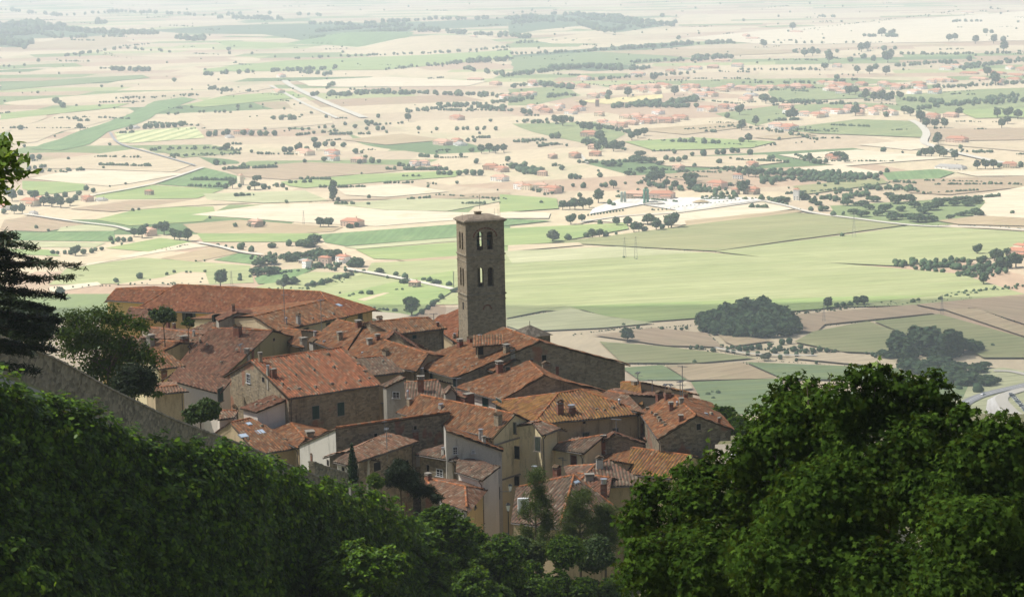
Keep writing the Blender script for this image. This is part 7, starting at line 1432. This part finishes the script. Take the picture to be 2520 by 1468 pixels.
def cedar():
    d = 96; top = at_d((0, -40, 560), d); gx, gy = top.x, top.y; gz = ground(gx, gy)
    root = empty('cedar_tree', (gx, gy, gz), 'dark cedar at the left edge with one branch reaching out over the fields', 'cedar'); mb = MB(); C = []; N = []
    mb.tube((gx, gy, gz), (gx, gy, top.z+1.2), .3, 8, r2=.06)
    br = [((205,665),640),((130,770),730),((190,690),690),((120,660),600),((150,800),760),((130,840),800),((90,620),585),((100,700),650),((60,760),700),((110,820),770),((160,740),705),((60,860),830),((20,640),600),((140,870),840),((40,590),570),((80,880),850),((135,655),650)]
    for i, ((x, y), y0) in enumerate(br):
        e = at_d((0, x, y), d+random.uniform(-1.5, 2)); s = at_d((0, -40, y0), d); s = Vector((gx, gy, s.z)); needle_branch(mb, C, N, s, e, -.25, .62, 620 if y > 700 else 420, .07)
    for i in range(18):
        a = random.uniform(0, 6.28); z = random.uniform(top.z-6, top.z); e = Vector((gx+math.cos(a)*random.uniform(1, 2.4), gy+abs(math.sin(a))*2.0, z-.3)); needle_branch(mb, C, N, (gx, gy, z), e, .2, .9, 380)
    mb.build('trunk', BARK, root); off = np.array([gx, gy, gz]); C = np.array(C)-off; N = np.array(N); link('crown', leaf_mesh('crown', C, N, .2, LF['dark'], NEED), root)
cedar()
def locust_lobes(c, R):
    L = []
    for x, y, r in ((190,790,48),(250,775,42),(300,790,40),(230,830,62),(300,850,60),(350,880,48),(190,850,55),(260,900,70),(330,940,50),(360,930,35),(300,960,40),(160,820,35),(220,940,40),(380,965,20),(340,800,30)):
        q = at_d((0, x, y), 142+random.uniform(-1.5, 1.5)); rr = r*142/FPX; L.append(((q.x, q.y, q.z), (rr, rr, rr*.5)))
    return L
leafy_tree('feathery locust tree behind the long wall, roofs showing through it', (0,265,860), 100, 142, 'locust', 12500, .2, lobes=locust_lobes, hullf=0, depth=.5, clump=16, csig=.3, name='locust_tree', low=-1, shape=LEAF*np.array([.8, 1.2]))
leafy_tree('dark low fir under the feathery locust tree, touching the long wall', (0,330,935), 52, 136, 'dark', 3800, .26, k=9, shape=NEED, hullf=.6, depth=.3, clump=10, csig=.25, name='fir_tree', low=-1, flat=.7)
leafy_tree('dark mass of shrubs behind the upper end of the long wall', (0,60,800), 75, 122, 'dark', 6000, .22, k=9, hullf=.75, depth=.25, clump=12, csig=.2, name='shrub', cat='shrub', low=-1)
def twig(zpt, pts, d, label, kind, size, n):
    base = at_d(zpt, d); gx, gy = at_d((0, -500, 700), d).x, d; gz = ground(gx, gy)
    root = empty('broadleaf_tree', (gx, gy, gz), label, 'tree'); mb = MB(); C = []; N = []
    mb.tube((gx, gy, gz), Vector((gx, gy, base.z+.5)), .2, 8, r2=.1)
    for x, y in pts:
        e = at_d((0, x, y), d+random.uniform(-.3, .3)); a = Vector((gx, gy, base.z+.3)); mb.tube(a, e, .04, 5, r2=.008); dr = e-a
        for i in range(n):
            t = 1-abs(random.gauss(0, .12)); C.append(np.array(a+dr*t)+RNG.normal(size=3)*np.array([.09, .09, .05])); N.append(RNG.normal(size=3)*.5+np.array([.2, -.3, .8]))
    mb.build('trunk', BARK, root); link('crown', leaf_mesh('crown', np.array(C)-np.array([gx, gy, gz]), np.array(N), size, LF[kind], LEAF*np.array([.8, 1.3])), root)
twig((0,30,420), [(80,425),(60,400),(30,360),(20,345),(5,380),(45,440),(20,460),(10,500),(25,400),(-5,420),(-20,470),(50,385),(0,350)], 34, 'bright green leafy branch entering at the upper left edge', 'bright', .12, 60)
# shrubs and trees in the town
leafy_tree('round leafy bush growing just behind the long wall', (4,480,620), 210, 150, 'shrub', 5200, .22, k=8, hullf=.66, name='bush', cat='bush', depth=.15)
leafy_tree('small roof garden tree before the yellow palazzo wall', (1,990,600), 160, 284, 'shrub', 2400, .34, k=8, hullf=.66, name='tree', depth=.15, ground_z=270)
leafy_tree('loose shrub under the palazzo windows', (1,1280,680), 95, 281, 'shrub', 900, .3, k=6, hullf=.4, name='bush', cat='bush', depth=.3, ground_z=272)
def cyp(c, R):
    return [((c.x, c.y, c.z+R*z), (R*w, R*w, R*.5)) for z, w in ((-1.6, .42), (-1.0, .40), (-.4, .36), (.2, .30), (.8, .22), (1.4, .12))]
leafy_tree('slender dark cypress in front of the low white lean-to', (4,2270,1200), 120, 186, 'cypress', 3600, .16, lobes=cyp, hullf=.8, name='cypress_tree', depth=.1, low=-1, clump=8)
def pine_lobes(pts, d):
    def f(c, R):
        L = []
        for z, x, y, r in pts: q = at_d((z, x, y), d+random.uniform(-1, 1)); rr = r*ZS[z][2]*d/FPX; L.append(((q.x, q.y, q.z), (rr, rr, rr*.75)))
        return L
    return f
leafy_tree('dark umbrella shaped pine in front of the low stone house', (5,640,1350), 200, 158, 'dark', 8000, .2, lobes=pine_lobes([(5,620,1240,90),(5,560,1330,110),(5,700,1300,100),(5,660,1400,120),(5,780,1380,80),(5,520,1420,90),(7,330,440,90),(7,430,520,70),(7,200,430,110),(7,100,330,120)], 158), shape=NEED, hullf=.55, name='pine_tree', low=-1, depth=.3, clump=12, csig=.25)
leafy_tree('light green shrub between the cypress and the small pine', (5,330,1430), 110, 152, 'bright', 2200, .2, k=7, hullf=.6, name='shrub', cat='shrub')
def pine(label, top, bottom, width, d, n, kind='pine'):
    t = at_d(top, d); bpt = at_d(bottom, d); H = t.z-bpt.z; gz = min(ground(t.x, d), bpt.z-1); root = empty('pine_tree', (t.x, d, gz), label, 'pine')
    mb = MB(); C = []; N = []; mb.tube((t.x, d, gz), (t.x, d, t.z-.2), .2, 8, r2=.04); Wd = width*ZS[top[0]][2]*d/FPX/2; k = 0; z = t.z-.4
    while z > bpt.z:
        f = (t.z-z)/H; L = Wd*(.12+.88*f**.5)*random.uniform(.55, 1.1)
        for i in range(5):
            a = random.uniform(0, 6.28); e = Vector((t.x+math.cos(a)*L*random.uniform(.7, 1.05), d+math.sin(a)*L, z+L*.5)); s = Vector((t.x, d, z)); mb.tube(s, e, .045, 5, r2=.015)
            for j in range(int(n*L/Wd)+6):
                q = .35+.65*random.random()**.5; p = s+(e-s)*q+Vector((random.gauss(0, .2), random.gauss(0, .2), random.gauss(.08, .16)))
                for m in range(5): C.append(np.array(p)+RNG.normal(size=3)*.10); N.append(RNG.normal(size=3))
        z -= H/11
    mb.build('trunk', BARK, root); link('crown', leaf_mesh('crown', np.array(C)-np.array([t.x, d, gz]), np.array(N), .19, LF[kind], NEED*np.array([.7, 1])), root)
pine('tall open pine in front of the lowest roofs', (7,1590,215), (7,1590,1250), 660, 160, 52)
pine('second pine, bushier, right of the tall open pine', (7,2120,480), (7,2120,1240), 700, 162, 52)
leafy_tree('soft yellow green shrub at the foot of the two pines', (7,1960,1210), 260, 148, 'vine', 9000, .17, k=12, hullf=.6, trunk=False, name='shrub', cat='shrub', depth=.25)
leafy_tree('green shrub at the foot of the tall open pine', (7,1420,1080), 130, 150, 'shrub', 2600, .17, k=8, hullf=.6, name='shrub', cat='shrub', depth=.25)
leafy_tree('low dark bushes at the foot of the far right gabled house', (0,1815,1165), 48, 203, 'shrub', 2500, .25, k=8, hullf=.7, name='bush', cat='bush')
pine('third pine, half behind the maples', (7,2420,620), (7,2420,1240), 520, 163, 48)
leafy_tree('dark bush below the air conditioner', (7,1560,1180), 230, 152, 'pine', 8000, .18, k=12, hullf=.6, name='shrub', cat='shrub', depth=.25, trunk=False)
leafy_tree('dark bush between the pines and the maples', (7,2300,1200), 260, 153, 'shrub', 9000, .18, k=12, hullf=.6, name='shrub', cat='shrub', depth=.25, trunk=False)
for lab, p, r, d, kd in [('bushy tree behind the far right gabled house, its top above the fields', (6,2250,680), 170, 236, 'vine'), ('spreading tree right of the far right gabled house', (6,2400,800), 170, 232, 'vine'), ('small round tree beside the parked blue car', (6,2470,1000), 80, 214, 'vine'),
                    ('low bushes behind the maple tips, right of the blue car', (6,2460,1230), 110, 205, 'vine'), ('low shrub left of the big maples, behind their leaves', (9,1215,640), 60, 225, 'vine'),('grey leaved tree behind the maples, left of their tallest top', (0,1960,1010), 62, 75, 'pine')]:
    leafy_tree(lab, p, r, d, kd, 4200, .26, k=9, hullf=.68, name='tree', depth=.12, spread=.6)
# ------------------------------------------------------------------ street lamps, air conditioner, table, blue car
def lamp(p, d, label, wall=False, hgt=3.6, s=1.0):
    c = at_d(p, d); root = empty('street_lamp', (c.x, c.y, c.z-(0 if wall else hgt)), label, 'street lamp', 'old lantern street lamps')
    z = 0 if wall else hgt; mb = MB()
    if wall: mb.tube((0, 0, z-.05), (-1.0*s, .9, z-.25), .03, 5); mb.tube((-1.0*s, .9, z-1.0), (-1.0*s, .9, z+.2), .03, 5)
    else: mb.tube((0, 0, 0), (0, 0, z-.02), .06, 8, r2=.04); mb.tube((0, 0, 0), (0, 0, .5), .12, 8, r2=.07)
    mb.build('bracket' if wall else 'post', MT['black'], root, world=False)
    mb = MB(); mb.tube((0, 0, z), (0, 0, z+.5*s), .12*s, 4, r2=.24*s); mb.build('lantern_glass', MT['white'], root, world=False)
    mb = MB(); mb.tube((0, 0, z+.5*s+.005), (0, 0, z+.68*s), .28*s, 4, r2=.07*s); mb.tube((0, 0, z-.06), (0, 0, z-.005), .13*s, 4); mb.build('lantern_cap', MT['black'], root, world=False)
lamp((7,1278,675), 196, 'upper lantern street lamp in the alley before the cream facade', False, 6.5, 1.1)
lamp((7,1262,1035), 184, 'lower lantern street lamp at the end of the alley', False, 5, 1.1)
lamp((7,1302,440), 204, 'dark lantern on a wall bracket on the cream facade', True)
lamp((6,2385,1030), 215, 'lantern lamp post beside the blue car', False, 3.2, .9)
c = at_d((6,2310,1120), 214); c2 = at_d((6,2296,1110), 231)
tag(link('terrace_ground', mesh_np('terrace_ground', [(c.x-.9, c.y-3.5, c.z-.03), (c.x+6, c.y-3.5, c.z-.03), (c.x+6, c.y+5, c.z-.03), (c.x-.9, c.y+5, c.z-.03), (c.x-.9, c.y-3.5, c.z-1.5), (c.x+6, c.y-3.5, c.z-1.5), (c.x+6, c.y+5, c.z-1.5), (c.x-.9, c.y+5, c.z-1.5)], [(0, 1, 2, 3), (0, 4, 5, 1), (1, 5, 6, 2), (2, 6, 7, 3), (3, 7, 4, 0)], plain_mat('terrace_gravel', (.34, .29, .22), .95))), kind='structure')
car(tuple(c2), 1.5, 'blue', 'blue white parked car half hidden behind the far right gabled house')
def ac():
    c = at_d((7,1458,680), 199.5); root = empty('air_conditioner', (c.x, c.y, c.z), 'white air conditioner with two fans on the low roof beside the pine', 'air conditioner')
    mb = MB(); mb.box((0, 0, 0), 1.0, .4, 1.25, .12); mb.build('casing', MT['white'], root, world=False)
    for z in (.34, .9):
        mb = MB(); mb.tube((0.02, -.205, z), (0.02, -.24, z), .25, 14); mb.build('fan', MT['aerial'], root, world=False)
    mb = MB(); mb.box((0, 0, -.25), 1.1, .5, .24, .12); mb.build('base', MT['slab'], root, world=False)
ac()
def table():
    c = at_d((6,2400,1195), 210); root = empty('round_table', (c.x, c.y, c.z), 'small white table on the terrace below the blue car', 'table')
    mb = MB(); mb.tube((0, 0, .72), (0, 0, .76), .55, 16); mb.build('table_top', MT['white'], root, world=False); mb = MB(); mb.tube((0, 0, 0), (0, 0, .719), .05, 8); mb.tube((0, 0, 0), (0, 0, .03), .3, 12); mb.build('leg', MT['black'], root, world=False)
table()
EXPO, HAZE, CLOUD = 0.64, 0.0001, 0.26
# ------------------------------------------------------------------ light, sky, haze, cloud
SUND = Vector((-.58, .10, .80)).normalized()
sl = bpy.data.lights.new('sun', 'SUN'); sl.energy = 5.0; sl.angle = math.radians(.5); sl.color = (1, .97, .91)
so = bpy.data.objects.new('sun', sl); COL.objects.link(so); so.rotation_euler = SUND.to_track_quat('Z', 'Y').to_euler(); so.location = (0, 0, 500)
wd = bpy.data.worlds.new('World'); SC.world = wd; wd.use_nodes = True; nt = wd.node_tree
sk = nt.nodes.new('ShaderNodeTexSky'); sk.sky_type = 'NISHITA'; sk.sun_disc = False; sk.sun_elevation = math.asin(SUND.z); sk.sun_rotation = math.atan2(SUND.x, SUND.y); sk.altitude = 300; sk.dust_density = 2.0
nt.links.new(sk.outputs[0], nt.nodes['Background'].inputs[0]); nt.nodes['Background'].inputs[1].default_value = .06
SC.view_settings.view_transform = 'Standard'; SC.view_settings.look = 'None'; SC.view_settings.gamma = 1; SC.view_settings.exposure = EXPO
# haze: even air round the camera and the whole plain
hz = bpy.data.materials.new('haze_air'); hz.use_nodes = True; nt = hz.node_tree; nt.nodes.remove(nt.nodes['Principled BSDF'])
pv = nt.nodes.new('ShaderNodeVolumePrincipled'); pv.inputs['Density'].default_value = HAZE; pv.inputs['Color'].default_value = (.80, .90, 1.0, 1); pv.inputs['Anisotropy'].default_value = 0.0
nt.links.new(pv.outputs[0], [n for n in nt.nodes if n.type == 'OUTPUT_MATERIAL'][0].inputs['Volume'])
mb = MB(); x, y0, y1, z0, z1 = 42000, -450, 61500, -1.3, 352
mb.add([(a*x, b, c) for c in (z0, z1) for a, b in ((-1, y0), (1, y0), (1, y1), (-1, y1))], [(3, 2, 1, 0), (4, 5, 6, 7), (0, 1, 5, 4), (1, 2, 6, 5), (2, 3, 7, 6), (3, 0, 4, 7)])
tag(mb.build('haze', hz), 'pale summer haze lying over the plain', 'haze', kind='stuff')
# unseen cloudbank, added and shaped to dim the sun on town and nearest fields
def shade_cloud():
    m = bpy.data.materials.new('shade_cloud_vapour'); m.use_nodes = True; nt = m.node_tree; n = NT(nt); nt.nodes.remove(nt.nodes['Principled BSDF'])
    o = n.n('ShaderNodeTexCoord').outputs['Object']; f = smoothmap(n, n.noise(n.map(o, (1/500, 1/500, 1/500)), 1, 4, .55), .25, .75)
    d = n.n('ShaderNodeBsdfTranslucent'); d.inputs[0].default_value = (.95, .95, .95, 1); t = n.n('ShaderNodeBsdfTransparent'); mx = n.n('ShaderNodeMixShader')
    n.l(n.math('ADD', n.math('MULTIPLY', f, .18), CLOUD), mx.inputs[0]); n.l(t.outputs[0], mx.inputs[1]); n.l(d.outputs[0], mx.inputs[2]); n.l(mx.outputs[0], [q for q in nt.nodes if q.type == 'OUTPUT_MATERIAL'][0].inputs['Surface'])
    hgt = 1500.0; off = SUND*(hgt/SUND.z); c0 = Vector((off.x+250, off.y+1115, hgt))
    V = []; F = []; nu, nv = 72, 16
    for i in range(nv+1):
        t_ = math.pi*i/nv
        for j in range(nu):
            a = 2*math.pi*j/nu; r = 1+.05*math.sin(3*a+1)+.03*math.sin(7*a)+.02*math.sin(13*a+2)
            V.append((1900*r*math.sin(t_)*math.cos(a), 965*r*math.sin(t_)*math.sin(a), 140*math.cos(t_)*(1 if t_ < 1.57 else .45)))
    for i in range(nv):
        for j in range(nu): F.append((i*nu+j, (i+1)*nu+j, (i+1)*nu+(j+1) % nu, i*nu+(j+1) % nu))
    tag(link('shade_cloud', mesh_np('shade_cloud', V, F, m, smooth=True), None, tuple(c0)), 'unseen thin cloudbank added to dim the sun on town and nearest fields', 'shade_cloud')
if CLOUD > 0: shade_cloud()
SC.cycles.max_bounces = 8; SC.cycles.diffuse_bounces = 3; SC.cycles.transparent_max_bounces = 12; SC.cycles.volume_bounces = 1
